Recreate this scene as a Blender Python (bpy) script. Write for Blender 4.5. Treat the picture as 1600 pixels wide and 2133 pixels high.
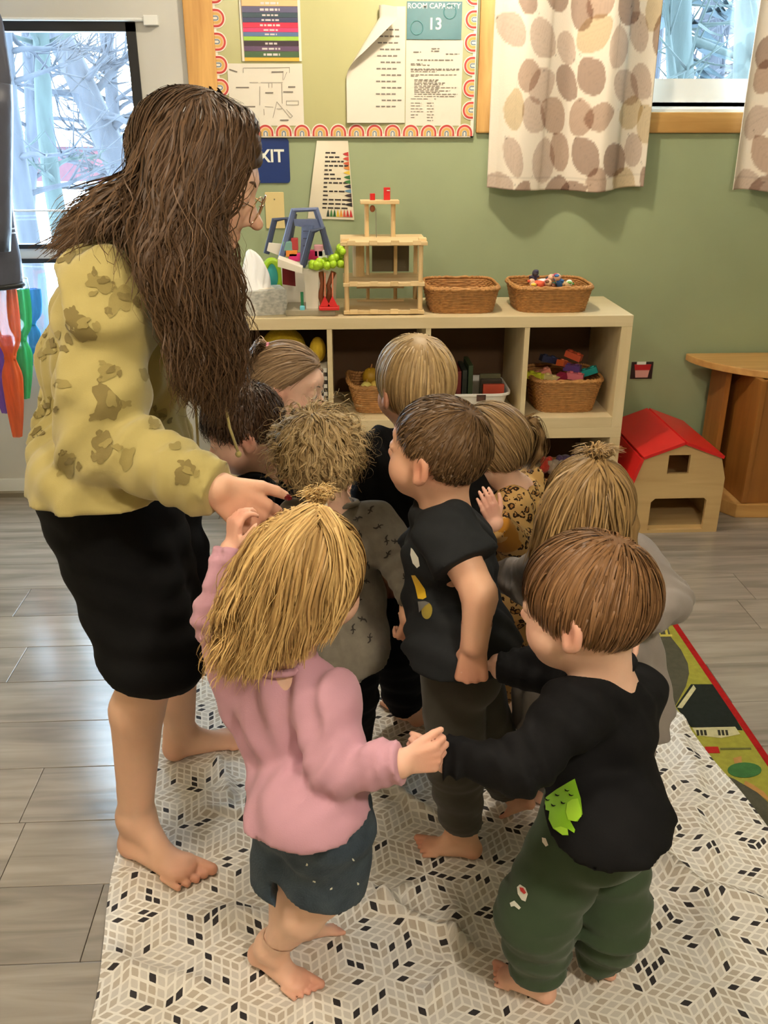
import bpy, bmesh, math, random
import numpy as np
from mathutils import Vector, Matrix, geometry
from mathutils.bvhtree import BVHTree

for o in list(bpy.data.objects):
    bpy.data.objects.remove(o)
SC = bpy.context.scene
COL = SC.collection
rnd = random.Random(7)
rng = np.random.default_rng(11)

# ------------------------------------------------------------------ camera
F_PX, PITCH, YAW, CAM_H = 1850.0, math.radians(23.3), math.radians(2.7), 1.44
cam_d = bpy.data.cameras.new('camera')
cam_d.sensor_fit = 'HORIZONTAL'
cam_d.sensor_width = 36.0
cam_d.lens = 36.0 * F_PX / 1600.0
cam_d.clip_start = 0.05
cam_d.clip_end = 300
cam = bpy.data.objects.new('camera', cam_d)
COL.objects.link(cam)
cam.location = (0, 0, CAM_H)
cam.rotation_euler = (math.pi / 2 - PITCH, 0, -YAW)
SC.camera = cam

# ------------------------------------------------------------------ world, lights, exposure
SC.view_settings.view_transform = 'Standard'
SC.view_settings.look = 'None'
SC.view_settings.gamma = 1.0
SC.view_settings.use_curve_mapping = False
SC.view_settings.exposure = 0.5
W = bpy.data.worlds.new('overcast_sky')
SC.world = W
W.use_nodes = True
bg = W.node_tree.nodes['Background']
bg.inputs[0].default_value = (0.68, 0.86, 1.0, 1)
bg.inputs[1].default_value = 16.0
WARM = (1.0, 0.875, 0.70)
LAMPS = [((0.32, 2.82, 2.32), 37, 0.05), ((0.75, -0.25, 2.32), 74, 0.12), ((-0.75, 0.9, 2.32), 26, 0.12)]
for loc, p, r in LAMPS:
    ld = bpy.data.lights.new('ceiling_bulb', 'POINT')
    ld.energy = p
    ld.color = WARM
    ld.shadow_soft_size = r
    lo = bpy.data.objects.new('ceiling_bulb', ld)
    COL.objects.link(lo)
    lo.location = loc
# portals tell the renderer where the daylight comes in (they give no light themselves)
def portal(loc, sx, sy, name):
    ld = bpy.data.lights.new(name, 'AREA')
    ld.shape = 'RECTANGLE'
    ld.size = sx
    ld.size_y = sy
    ld.cycles.is_portal = True
    lo = bpy.data.objects.new(name, ld)
    COL.objects.link(lo)
    lo.location = loc
    lo.rotation_euler = (-math.pi / 2, 0, 0)

# ------------------------------------------------------------------ pixel -> place helpers
_f = np.array([math.sin(YAW) * math.cos(PITCH), math.cos(YAW) * math.cos(PITCH), -math.sin(PITCH)])
_r = np.array([math.cos(YAW), -math.sin(YAW), 0.0])
_u = np.cross(_r, _f)
_c = np.array([0, 0, CAM_H])
def ray(px, py):
    return _f + _r * ((px - 800) / F_PX) + _u * ((1066.5 - py) / F_PX)
def PY(px, py, Y):
    d = ray(px, py)
    return _c + d * (Y / d[1])
def PZ(px, py, z=0.0):
    d = ray(px, py)
    return _c + d * ((z - CAM_H) / d[2])

# ------------------------------------------------------------------ materials
def lin(c):
    return tuple((x / 12.92 if x <= 0.04045 else ((x + 0.055) / 1.055) ** 2.4) for x in [v / 255.0 for v in c])
MATS = {}
def mat(name, rgb, rough=0.6, var=0.0, scale=8.0, bump=0.0, bscale=60.0, stretch=(1, 1, 1), spec=0.4, metal=0.0,
        rgb2=None, trans=0.0, sss=0.0, sheen=0.0, alpha=1.0, attr=None, emit=None, coat=0.0):
    if name in MATS:
        return MATS[name]
    m = bpy.data.materials.new(name)
    MATS[name] = m
    m.use_nodes = True
    nt = m.node_tree
    N, L = nt.nodes, nt.links
    b = N['Principled BSDF']
    c = lin(rgb)
    b.inputs['Base Color'].default_value = (*c, 1)
    b.inputs['Roughness'].default_value = rough
    b.inputs['Specular IOR Level'].default_value = spec
    b.inputs['Metallic'].default_value = metal
    b.inputs['Transmission Weight'].default_value = trans
    b.inputs['Sheen Weight'].default_value = sheen
    b.inputs['Coat Weight'].default_value = coat
    b.inputs['Alpha'].default_value = alpha
    if sss:
        b.inputs['Subsurface Weight'].default_value = sss
        b.inputs['Subsurface Radius'].default_value = (0.012, 0.005, 0.003)
        b.inputs['Subsurface Scale'].default_value = 1.0
    if emit:
        b.inputs['Emission Color'].default_value = (*lin(emit[0]), 1)
        b.inputs['Emission Strength'].default_value = emit[1]
    tc = N.new('ShaderNodeTexCoord')
    mp = N.new('ShaderNodeMapping')
    mp.inputs['Scale'].default_value = stretch
    L.new(tc.outputs['Object'], mp.inputs['Vector'])
    colsock = None
    if var > 0 or rgb2:
        n = N.new('ShaderNodeTexNoise')
        n.inputs['Scale'].default_value = scale
        n.inputs['Detail'].default_value = 5
        L.new(mp.outputs[0], n.inputs['Vector'])
        mx = N.new('ShaderNodeMix')
        mx.data_type = 'RGBA'
        c2 = lin(rgb2) if rgb2 else tuple(x * (1 - var) for x in c)
        c1 = c if rgb2 else tuple(min(1, x * (1 + var)) for x in c)
        rp = N.new('ShaderNodeMapRange')
        rp.inputs[1].default_value = 0.3
        rp.inputs[2].default_value = 0.7
        L.new(n.outputs['Fac'], rp.inputs[0])
        L.new(rp.outputs[0], mx.inputs['Factor'])
        mx.inputs['A'].default_value = (*c1, 1)
        mx.inputs['B'].default_value = (*c2, 1)
        colsock = mx.outputs['Result']
    if attr:   # (attribute name, rgb at 1)
        an = N.new('ShaderNodeAttribute')
        an.attribute_name = attr[0]
        m2 = N.new('ShaderNodeMix')
        m2.data_type = 'RGBA'
        L.new(an.outputs['Fac'], m2.inputs['Factor'])
        if colsock:
            L.new(colsock, m2.inputs['A'])
        else:
            m2.inputs['A'].default_value = (*c, 1)
        m2.inputs['B'].default_value = (*lin(attr[1]), 1)
        colsock = m2.outputs['Result']
    if colsock:
        L.new(colsock, b.inputs['Base Color'])
    if bump > 0:
        n2 = N.new('ShaderNodeTexNoise')
        n2.inputs['Scale'].default_value = bscale
        n2.inputs['Detail'].default_value = 3
        L.new(mp.outputs[0], n2.inputs['Vector'])
        bp = N.new('ShaderNodeBump')
        bp.inputs['Strength'].default_value = bump
        bp.inputs['Distance'].default_value = 0.01
        L.new(n2.outputs['Fac'], bp.inputs['Height'])
        L.new(bp.outputs[0], b.inputs['Normal'])
    return m

def wood(name, a, b_, rough=0.45, axis=0, scale=1.0, rand=0.25, bump=0.08):
    if name in MATS:
        return MATS[name]
    m = bpy.data.materials.new(name)
    MATS[name] = m
    m.use_nodes = True
    N, L = m.node_tree.nodes, m.node_tree.links
    bs = N['Principled BSDF']
    bs.inputs['Roughness'].default_value = rough
    bs.inputs['Specular IOR Level'].default_value = 0.8 if 'plank' in name else 0.4
    tc = N.new('ShaderNodeTexCoord')
    mp = N.new('ShaderNodeMapping')
    s = [14 * scale, 14 * scale, 14 * scale]
    s[axis] = 1.3 * scale
    mp.inputs['Scale'].default_value = s
    oi = N.new('ShaderNodeObjectInfo')
    ad = N.new('ShaderNodeVectorMath')
    ad.operation = 'ADD'
    ml = N.new('ShaderNodeMath')
    ml.operation = 'MULTIPLY'
    ml.inputs[1].default_value = 37.0
    L.new(oi.outputs['Random'], ml.inputs[0])
    L.new(tc.outputs['Object'], ad.inputs[0])
    L.new(ml.outputs[0], ad.inputs[1])
    L.new(ad.outputs[0], mp.inputs['Vector'])
    n = N.new('ShaderNodeTexNoise')
    n.inputs['Scale'].default_value = 1.6
    n.inputs['Detail'].default_value = 8
    n.inputs['Distortion'].default_value = 0.8
    L.new(mp.outputs[0], n.inputs['Vector'])
    cr = N.new('ShaderNodeValToRGB')
    cr.color_ramp.elements[0].position = 0.3
    cr.color_ramp.elements[0].color = (*lin(b_), 1)
    cr.color_ramp.elements[1].position = 0.68
    cr.color_ramp.elements[1].color = (*lin(a), 1)
    L.new(n.outputs['Fac'], cr.inputs[0])
    hv = N.new('ShaderNodeHueSaturation')
    mr = N.new('ShaderNodeMapRange')
    mr.inputs[3].default_value = 1 - rand
    mr.inputs[4].default_value = 1 + rand
    L.new(oi.outputs['Random'], mr.inputs[0])
    L.new(mr.outputs[0], hv.inputs['Value'])
    L.new(cr.outputs[0], hv.inputs['Color'])
    L.new(hv.outputs[0], bs.inputs['Base Color'])
    bp = N.new('ShaderNodeBump')
    bp.inputs['Strength'].default_value = bump
    bp.inputs['Distance'].default_value = 0.004
    L.new(n.outputs['Fac'], bp.inputs['Height'])
    L.new(bp.outputs[0], bs.inputs['Normal'])
    return m

# ------------------------------------------------------------------ mesh builder
def ortho(d):
    d = np.asarray(d, float)
    d = d / np.linalg.norm(d)
    a = np.array([0, 0, 1.0]) if abs(d[2]) < 0.9 else np.array([1.0, 0, 0])
    u = np.cross(d, a)
    u /= np.linalg.norm(u)
    return u, np.cross(d, u)
class MB:
    def __init__(s):
        s.v, s.f, s.m = [], [], []
    def add(s, vs, fs, m=0):
        n = len(s.v)
        s.v += [tuple(float(c) for c in v) for v in vs]
        s.f += [tuple(i + n for i in f) for f in fs]
        s.m += [m] * len(fs)
        return s
    def box(s, x0, x1, y0, y1, z0, z1, m=0):
        vs = [(x, y, z) for z in (z0, z1) for y in (y0, y1) for x in (x0, x1)]
        return s.add(vs, [(0, 2, 3, 1), (4, 5, 7, 6), (0, 1, 5, 4), (2, 6, 7, 3), (0, 4, 6, 2), (1, 3, 7, 5)], m)
    def obox(s, c, ax, ay, az, m=0):
        c, ax, ay, az = [np.asarray(q, float) for q in (c, ax, ay, az)]
        vs = [c + i * ax + j * ay + k * az for k in (-1, 1) for j in (-1, 1) for i in (-1, 1)]
        return s.add(vs, [(0, 2, 3, 1), (4, 5, 7, 6), (0, 1, 5, 4), (2, 6, 7, 3), (0, 4, 6, 2), (1, 3, 7, 5)], m)
    def tube(s, pts, rs, n=10, m=0, caps=True, closed=False):
        pts = [np.asarray(p, float) for p in pts]
        if np.isscalar(rs):
            rs = [rs] * len(pts)
        vs, fs = [], []
        k = len(pts)
        u = None
        for i, p in enumerate(pts):
            if closed:
                d = pts[(i + 1) % k] - pts[i - 1]
            else:
                d = pts[min(i + 1, k - 1)] - pts[max(i - 1, 0)]
            d = d / (np.linalg.norm(d) + 1e-12)
            if u is None:
                u, w = ortho(d)
            else:
                u = u - d * (u @ d)
                u /= np.linalg.norm(u)
                w = np.cross(d, u)
            for j in range(n):
                a = 2 * math.pi * j / n
                vs.append(p + rs[i] * (math.cos(a) * u + math.sin(a) * w))
        for i in range(k if closed else k - 1):
            i2 = (i + 1) % k
            for j in range(n):
                j2 = (j + 1) % n
                fs.append((i * n + j, i * n + j2, i2 * n + j2, i2 * n + j))
        if caps and not closed:
            fs.append(tuple(range(n))[::-1])
            fs.append(tuple((k - 1) * n + j for j in range(n)))
        return s.add(vs, fs, m)
    def ell(s, c, r, nu=14, nv=9, m=0, R=None):
        c = np.asarray(c, float)
        if np.isscalar(r):
            r = (r, r, r)
        vs, fs = [], []
        for i in range(nv + 1):
            t = math.pi * i / nv
            for j in range(nu):
                a = 2 * math.pi * j / nu
                q = np.array([r[0] * math.sin(t) * math.cos(a), r[1] * math.sin(t) * math.sin(a), r[2] * math.cos(t)])
                vs.append(c + (R @ q if R is not None else q))
        for i in range(nv):
            for j in range(nu):
                j2 = (j + 1) % nu
                fs.append((i * nu + j, (i + 1) * nu + j, (i + 1) * nu + j2, i * nu + j2))
        return s.add(vs, fs, m)
    def prism(s, pts, o, u, v, w, m=0):
        """polygon pts in (u,v) from o, extruded by vector w"""
        o, u, v, w = [np.asarray(q, float) for q in (o, u, v, w)]
        n = len(pts)
        a = [o + p[0] * u + p[1] * v for p in pts]
        vs = a + [p + w for p in a]
        fs = [tuple(range(n))[::-1], tuple(range(n, 2 * n))]
        fs += [(i, (i + 1) % n, (i + 1) % n + n, i + n) for i in range(n)]
        return s.add(vs, fs, m)
    def grid(s, fn, nu, nv, m=0, cu=False):
        vs = [fn(i / nu, j / nv) for j in range(nv + 1) for i in range(nu + 1)]
        fs = [(j * (nu + 1) + i, j * (nu + 1) + i + 1, (j + 1) * (nu + 1) + i + 1, (j + 1) * (nu + 1) + i) for j in range(nv) for i in range(nu)]
        return s.add(vs, fs, m)
    def build(s, name, mats, parent=None, smooth=False, bevel=0.0, fix=True, solid=0.0):
        me = bpy.data.meshes.new(name)
        off = np.array(parent_loc(parent))
        me.from_pydata([tuple(np.array(v) - off) for v in s.v], [], s.f)
        if not isinstance(mats, (list, tuple)):
            mats = [mats]
        for mm in mats:
            me.materials.append(mm)
        me.polygons.foreach_set('material_index', s.m)
        if fix or bevel:
            bm = bmesh.new()
            bm.from_mesh(me)
            bmesh.ops.remove_doubles(bm, verts=bm.verts, dist=1e-6)
            bmesh.ops.recalc_face_normals(bm, faces=bm.faces)
            if bevel:
                ed = [e for e in bm.edges if len(e.link_faces) == 2 and e.calc_face_angle(0) > 0.5]
                bmesh.ops.bevel(bm, geom=ed, offset=bevel, segments=2, affect='EDGES', profile=0.6, clamp_overlap=True)
            bm.to_mesh(me)
            bm.free()
        if smooth:
            me.polygons.foreach_set('use_smooth', [True] * len(me.polygons))
        o = bpy.data.objects.new(name, me)
        COL.objects.link(o)
        if parent:
            o.parent = parent
        if solid:
            md = o.modifiers.new('thickness', 'SOLIDIFY')
            md.thickness = solid
        return o
def parent_loc(p):
    l = np.zeros(3)
    while p is not None:
        l = l + np.array(p.location)
        p = p.parent
    return l
def tag(o, label, cat, group=None):
    o['label'] = label
    o['category'] = cat
    if group:
        o['group'] = group
    return o
def thing(name, label, cat, loc, group=None):
    o = bpy.data.objects.new(name, None)
    COL.objects.link(o)
    o.location = tuple(float(v) for v in loc)
    o.empty_display_size = 0.05
    return tag(o, label, cat, group)
def struct(o):
    o['kind'] = 'structure'
    return o
def text_mb(mb, txt, size, o, u, v, lift, m=0, align='CENTER', bold=0.0, depth=0.0006):
    """real lettering laid on the plane o,u,v"""
    cu = bpy.data.curves.new('lettering', 'FONT')
    cu.body = txt
    cu.size = size
    cu.align_x = align
    cu.align_y = 'CENTER'
    cu.offset = bold
    cu.resolution_u = 3
    to = bpy.data.objects.new('lettering', cu)
    COL.objects.link(to)
    dg = bpy.context.evaluated_depsgraph_get()
    me = to.evaluated_get(dg).to_mesh()
    o, u, v = [np.asarray(q, float) for q in (o, u, v)]
    n = np.cross(u, v)
    vs = [o + p.co.x * u + p.co.y * v + n * lift for p in me.vertices]
    fs = [tuple(p.vertices) for p in me.polygons]
    mb.add(vs, fs, m)
    to.evaluated_get(dg).to_mesh_clear()
    bpy.data.objects.remove(to)
    bpy.data.curves.remove(cu)
def rrect(w, h, r, n=4):
    pts = []
    for cx, cy, a0 in ((w / 2 - r, h / 2 - r, 0), (-w / 2 + r, h / 2 - r, 90), (-w / 2 + r, -h / 2 + r, 180), (w / 2 - r, -h / 2 + r, 270)):
        for i in range(n + 1):
            a = math.radians(a0 + 90 * i / n)
            pts.append((cx + r * math.cos(a), cy + r * math.sin(a)))
    return pts
X_, Y_, Z_ = np.eye(3)

# ------------------------------------------------------------------ the room
WY = 3.60                     # face of the wall with door and window
XL, XR, YF, ZC = -1.62, 3.5, -2.3, 2.40
m_paint = mat('sage_paint', (150, 161, 124), 0.55, var=0.05, scale=3, bump=0.03, bscale=220)
m_cream = mat('cream_paint', (214, 205, 182), 0.6, bump=0.02, bscale=200)
m_ceil = mat('ceiling_white', (226, 222, 212), 0.8, bump=0.05, bscale=120)
m_white = mat('white_enamel', (222, 222, 216), 0.4, bump=0.01)
m_oak = wood('oak_trim', (203, 158, 92), (168, 122, 64), 0.4, axis=2)
m_oakx = wood('oak_trim_level', (203, 158, 92), (168, 122, 64), 0.4, axis=0)
m_black = mat('black_rubber', (26, 25, 24), 0.5, bump=0.02)
m_glass = bpy.data.materials.new('window_glass')
m_glass.use_nodes = True
_n, _l = m_glass.node_tree.nodes, m_glass.node_tree.links
_n.clear()
_o = _n.new('ShaderNodeOutputMaterial')
_mx = _n.new('ShaderNodeMixShader')
_t = _n.new('ShaderNodeBsdfTransparent')
_t.inputs[0].default_value = (0.93, 0.97, 1, 1)
_g = _n.new('ShaderNodeBsdfGlossy')
_g.inputs['Roughness'].default_value = 0.02
_mx.inputs[0].default_value = 0.05
_l.new(_t.outputs[0], _mx.inputs[1]); _l.new(_g.outputs[0], _mx.inputs[2]); _l.new(_mx.outputs[0], _o.inputs[0])

# floor: dark base with every plank laid on it
m_plank = wood('grey_oak_plank', (162, 152, 140), (126, 117, 106), 0.21, axis=0, rand=0.10, bump=0.12)
m_gap = mat('floor_joint', (48, 40, 34), 0.8, bump=0.02)
floor = struct(MB().box(XL, XR, YF, WY, -0.05, -0.004).build('floor', m_gap))
def plank_mesh(L, wdt):
    mb = MB().box(-L / 2, L / 2, -wdt / 2, wdt / 2, -0.006, 0)
    o = mb.build('plank', m_plank, bevel=0.0012)
    me = o.data
    bpy.data.objects.remove(o)
    return me
PW, PL = 0.1885, 1.22
starts = {}
def joint(px, py, row):
    starts[row] = PZ(px, py)[0]
ROW0 = 1.227
for px, py in ((41, 1376), (66, 1656), (1561, 1280), (198, 2110)):
    r = math.floor((PZ(px, py)[1] - ROW0) / PW)
    joint(px, py, r)
pm_full = plank_mesh(PL - 0.0016, PW - 0.0016)
row = math.floor((YF - ROW0) / PW) + 1
while ROW0 + row * PW < WY - 0.01:
    y0, y1 = ROW0 + row * PW, min(ROW0 + (row + 1) * PW, WY)
    x = starts.get(row, rnd.uniform(0, PL))
    while x > XL:
        x -= PL
    while x < XR - 0.02:
        xa, xb = max(x, XL), min(x + PL, XR)
        if xb - xa > 0.04:
            if xb - xa > PL - 0.001 and y1 - y0 > PW - 0.001:
                me = pm_full
            else:
                me = plank_mesh(xb - xa - 0.0016, y1 - y0 - 0.0016)
            o = bpy.data.objects.new('plank', me)
            COL.objects.link(o)
            o.parent = floor
            o.location = ((xa + xb) / 2, (y0 + y1) / 2, 0)
        x += PL
    row += 1
# walls
DX0, DX1, DZ1 = -1.56, -0.525, 2.05      # door opening
WX0, WX1, WZ0, WZ1 = 0.585, 2.10, 1.500, 2.2   # window opening
T = 0.14
wb = MB()
wb.box(XL - T, DX0, WY, WY + T, -0.05, ZC)
wb.box(DX0, DX1, WY, WY + T, DZ1, ZC)
wb.box(DX1, WX0, WY, WY + T, -0.05, ZC)
wb.box(WX0, WX1, WY, WY + T, -0.05, WZ0)
wb.box(WX0, WX1, WY, WY + T, WZ1, ZC)
wb.box(WX1, XR + T, WY, WY + T, -0.05, ZC)
struct(wb.build('wall_back', m_paint, fix=False))
struct(MB().box(XL - T, XL, YF, WY, -0.05, ZC).build('wall_left', m_cream))
struct(MB().box(XR, XR + T, YF, WY, -0.05, ZC).build('wall_right', m_paint))
struct(MB().box(XL - T, XR + T, YF - T, YF, -0.05, ZC).build('wall_front', m_cream))
struct(MB().box(XL - T, XR + T, YF - T, WY + T, ZC, ZC + 0.1).build('ceiling', m_ceil))
struct(MB().box(DX1 + 0.1, XR, WY - 0.012, WY, 0, 0.07).build('baseboard_back', m_oakx, bevel=0.003))
portal((-1.04, WY + 0.1, 1.2), 0.95, 1.2, 'door_daylight_portal')
portal(((WX0 + WX1) / 2, WY + 0.1, 1.87), 1.5, 0.7, 'window_daylight_portal')
# ceiling fixtures around the bulbs
for i, (loc, p, r) in enumerate(LAMPS):
    t = thing('ceiling_light', ['round ceiling lamp nearest the wall with the curtains', 'round ceiling lamp above the near right side of the room', 'round ceiling lamp above the left side of the room'][i], 'ceiling lamp', (loc[0], loc[1], ZC), 'round ceiling lamps')
    MB().tube([(loc[0], loc[1], ZC), (loc[0], loc[1], ZC - 0.02)], 0.11, 28).build('base', m_white, t, bevel=0.002)
    MB().tube([(loc[0], loc[1], ZC - 0.015), (loc[0], loc[1], ZC - 0.05)], 0.02, 14).build('socket', m_white, t)

# door: white slab, two panes, dark gasket
dt = struct(bpy.data.objects.new('door_1', None))
COL.objects.link(dt)
dt.location = ((DX0 + DX1) / 2, WY + 0.02, 0)
gx1 = PY(288, 150, WY)[0]
gz1 = PY(150, 47, WY)[2]
gz0 = PY(50, 516, WY)[2]
gx0 = -1.46
lz1, lz0 = PY(80, 541, WY)[2], 0.62
y0, y1 = WY + 0.0, WY + 0.045
d = MB()
d.box(DX0 + .005, gx0, y0, y1, 0.02, DZ1 - .005)
d.box(gx1, DX1 - .005, y0, y1, 0.02, DZ1 - .005)
d.box(gx0, gx1, y0, y1, gz1, DZ1 - .005)
d.box(gx0, gx1, y0, y1, lz1, gz0)
d.box(gx0, gx1, y0, y1, 0.02, lz0)
d.build('door_slab', mat('door_grey_white', (196, 193, 184), 0.45, var=0.03, scale=5, bump=0.01), dt, fix=False)
for (z0, z1) in ((gz0, gz1), (lz0, lz1)):
    g = MB()
    w_ = 0.028 if z1 > 1.3 else 0.012
    g.box(gx0, gx0 + w_, y0 - .008, y1, z0, z1)
    g.box(gx1 - w_, gx1 + 0.006, y0 - .008, y1, z0, z1)
    g.box(gx0, gx1 + 0.006, y0 - .008, y1, z1 - w_, z1 + 0.004)
    g.box(gx0, gx1 + 0.006, y0 - .004, y1, z0 - 0.004, z0 + .012)
    g.build('gasket', m_black, dt, fix=False)
    MB().box(gx0 + .005, gx1 - .005, y0 + .02, y0 + .024, z0, z1).build('pane', m_glass, dt)
MB().box(gx0, gx1, y0 + .012, y0 + .03, gz0 + 0.13, gz0 + 0.136).build('glazing_bar', m_white, dt)
MB().box(DX0, DX1, WY - 0.03, WY + 0.05, 0.0, 0.02).build('threshold', mat('threshold_metal', (150, 140, 122), 0.4, metal=0.6, bump=0.02), dt)
MB().box(DX0 + 0.01, DX1 - 0.01, WY - 0.004, WY + 0.002, 0.02, 0.075).build('kick_plate', m_white, dt)
# oak casing beside the door
struct(MB().box(DX1 - 0.012, DX1 + 0.092, WY - 0.02, WY, 0, DZ1 + 0.09).build('trim_1', m_oak, bevel=0.004))
struct(MB().box(DX0 - 0.06, DX1 - 0.003, WY - 0.02, WY, DZ1, DZ1 + 0.09).build('trim_2', m_oakx, bevel=0.004))
# shade rod above the pane
zr = PY(150, 40, WY - 0.02)[2]
t = thing('blind_rod', 'thin white rod with end bracket above the door pane', 'rod', (-1.0, WY - 0.02, zr))
xe = PY(308, 40, WY - 0.02)[0]
MB().tube([(-1.5, WY - 0.02, zr), (xe, WY - 0.02, zr)], 0.006, 10).build('rod', m_white, t)
MB().box(xe - 0.015, xe + 0.035, WY - 0.03, WY, zr - 0.018, zr + 0.014).build('bracket', m_white, t, bevel=0.003)
MB().box(-1.52, -1.49, WY - 0.03, WY, zr - 0.018, zr + 0.014).build('bracket', m_white, t, bevel=0.003)

# window
w = struct(bpy.data.objects.new('window_1', None))
COL.objects.link(w)
w.location = ((WX0 + WX1) / 2, WY, WZ0)
cs = 0.072
MB().box(WX0 - cs, WX0, WY - 0.02, WY + 0.01, WZ0 - cs, WZ1 + cs).build('casing', m_oak, w, bevel=0.005)
MB().box(WX1, WX1 + cs, WY - 0.02, WY + 0.01, WZ0 - cs, WZ1 + cs).build('casing', m_oak, w, bevel=0.005)
MB().box(WX0, WX1, WY - 0.02, WY + 0.01, WZ0 - cs, WZ0).build('casing', m_oakx, w, bevel=0.005)
MB().box(WX0, WX1, WY - 0.02, WY + 0.01, WZ1, WZ1 + cs).build('casing', m_oakx, w, bevel=0.005)
m_vinyl = mat('white_vinyl', (226, 228, 226), 0.3, bump=0.01)
def sash(xa, xb, yy):
    f = MB()
    f.box(xa, xa + .055, yy, yy + .05, WZ0, WZ1)
    f.box(xb - .055, xb, yy, yy + .05, WZ0, WZ1)
    f.box(xa, xb, yy, yy + .05, WZ0, WZ0 + .115)
    f.box(xa, xb, yy + .0, yy + .03, WZ0 + .02, WZ0 + .034)
    f.box(xa, xb, yy, yy + .05, WZ1 - .055, WZ1)
    fo = f.build('sash', m_vinyl, w, fix=False)
    MB().box(xa + .05, xb - .05, yy + .022, yy + .027, WZ0 + .11, WZ1 - .05).build('pane', m_glass, w)
sash(WX0, WX1, WY + 0.04)
MB().box(WX0, WX1, WY + .008, WY + .045, WZ0 - .004, WZ0 + .012).build('stool', m_vinyl, w, bevel=.002)
# ------------------------------------------------------------------ outdoors
m_snow = mat('snow', (238, 242, 248), 0.8, var=0.03, scale=2, bump=0.15, bscale=3)
m_bark = mat('bark_grey', (50, 52, 58), 0.9, var=0.25, scale=12, bump=0.5, bscale=30, stretch=(1, 1, .2))
m_bark2 = mat('bark_green_grey', (45, 54, 52), 0.9, var=0.25, scale=12, bump=0.5, bscale=30, stretch=(1, 1, .2))
m_needle = mat('fir_needles', (38, 52, 58), 0.8, var=0.3, scale=20, bump=0.4)
gz = -0.25
def snowy(u, v):
    x, y = -30 + 70 * u, WY + 0.2 + 60 * v
    return (x, y, gz + 0.02 * y * math.sin(x * .1) * v + 0.05 * math.sin(x * 1.3 + y))
struct(MB().grid(snowy, 60, 40).build('ground', m_snow, smooth=True))
def tree(label, px_base, Y, px_top, r, seed, m, h=7.0, nb=26, spread=1.0):
    R_ = random.Random(seed)
    b = PY(px_base, 420, Y)
    tp = PY(px_top, 60, Y)
    dx = (tp[0] - b[0]) / max(0.1, tp[2] - b[2])
    base = np.array([b[0] + dx * (gz - b[2]), Y, gz - 0.05])
    t = thing('bare_tree', label, 'tree', base, 'bare winter trees outside')
    pts = [base + np.array([dx * z + 0.05 * math.sin(z * 1.7 + seed), 0.03 * math.sin(z + seed), z]) for z in np.linspace(0, h, 12)]
    MB().tube(pts, list(np.linspace(r, r * .35, 12)), 9, caps=True).build('trunk', m, t, smooth=True)
    br = MB()
    for i in range(nb):
        z = R_.uniform(0.8, h * .9)
        o = base + np.array([dx * z, 0, z])
        a = R_.uniform(0, 2 * math.pi)
        ln = R_.uniform(.5, 1.5) * spread
        q = [o]
        d = np.array([math.cos(a), .5 * math.sin(a), R_.uniform(-.15, .6)])
        for k in range(5):
            d = d + np.array([R_.uniform(-.25, .25), R_.uniform(-.2, .2), R_.uniform(-.2, .25)])
            q.append(q[-1] + d / np.linalg.norm(d) * ln / 5)
        br.tube(q, [r * .28 * (1 - .8 * k / 5) for k in range(6)], 5)
        for k in range(2, 6):
            for _ in range(3):
                d2 = d + np.array([R_.uniform(-1, 1), R_.uniform(-.6, .6), R_.uniform(-.7, .7)])
                d2 /= np.linalg.norm(d2)
                br.tube([q[k], q[k] + d2 * ln * .18, q[k] + d2 * ln * .36 + np.array([0, 0, .03])], [r * .08, r * .06, r * .03], 4)
    br.build('branches', m, t, smooth=True)['kind'] = 'stuff'
tree('slim grey tree trunk outside the door, nearest its left edge', 45, 7.4, 15, .09, 1, m_bark, nb=18, spread=.7)
tree('greenish grey tree trunk seen through the middle of the door pane', 120, 9.6, 85, .10, 2, m_bark2, nb=24)
tree('thick leaning tree trunk crossing the door pane diagonally', 300, 11.6, 110, .20, 3, m_bark, nb=24)
tree('thin upright tree trunk near the right edge of the door pane', 245, 14, 215, .12, 4, m_bark, nb=34)
tree('distant twiggy tree far behind the door pane', 60, 18.5, 60, .15, 5, m_bark, nb=50, spread=2.2)
tree('broad tree trunk left of centre outside the curtained window', 1420, 9.2, 1425, .16, 6, m_bark2, nb=40, spread=1.3)
tree('tree trunk to the right outside the curtained window', 1560, 7.0, 1570, .11, 7, m_bark2, nb=36, spread=1.2)
tree('distant tree in the middle outside the curtained window', 1490, 17.5, 1480, .26, 8, m_bark, nb=60, spread=2.8)
def fir(label, px, Y, h, rad, seed):
    R_ = random.Random(seed)
    b = PY(px, 300, Y)
    t = thing('fir_tree', label, 'tree', (b[0], Y, gz), 'fir trees outside the window')
    MB().tube([(b[0], Y, gz), (b[0], Y, gz + h)], [.12, .02], 7).build('trunk', m_bark, t)
    mb = MB()
    for k in range(520):
        f = R_.random()
        z = gz + .2 + f * (h - .3)
        rr = rad * (1 - f) * R_.uniform(.55, 1)
        a = R_.uniform(0, 6.283)
        c = np.array([b[0] + rr * math.cos(a), Y + rr * math.sin(a), z])
        tip = c + np.array([math.cos(a), math.sin(a), -.35]) * .32
        sd = np.array([-math.sin(a), math.cos(a), 0]) * .10
        mb.add([c - sd, c + sd, tip, c + np.array([0, 0, .08])], [(0, 1, 2), (0, 2, 3), (1, 3, 2)])
    mb.build('needles', m_needle, t)['kind'] = 'stuff'
fir('bluish fir tree left outside the curtained window', 1345, 13, 7.5, 1.9, 3)
fir('bluish fir tree right outside the curtained window', 1620, 23, 12, 3.4, 4)
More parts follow.
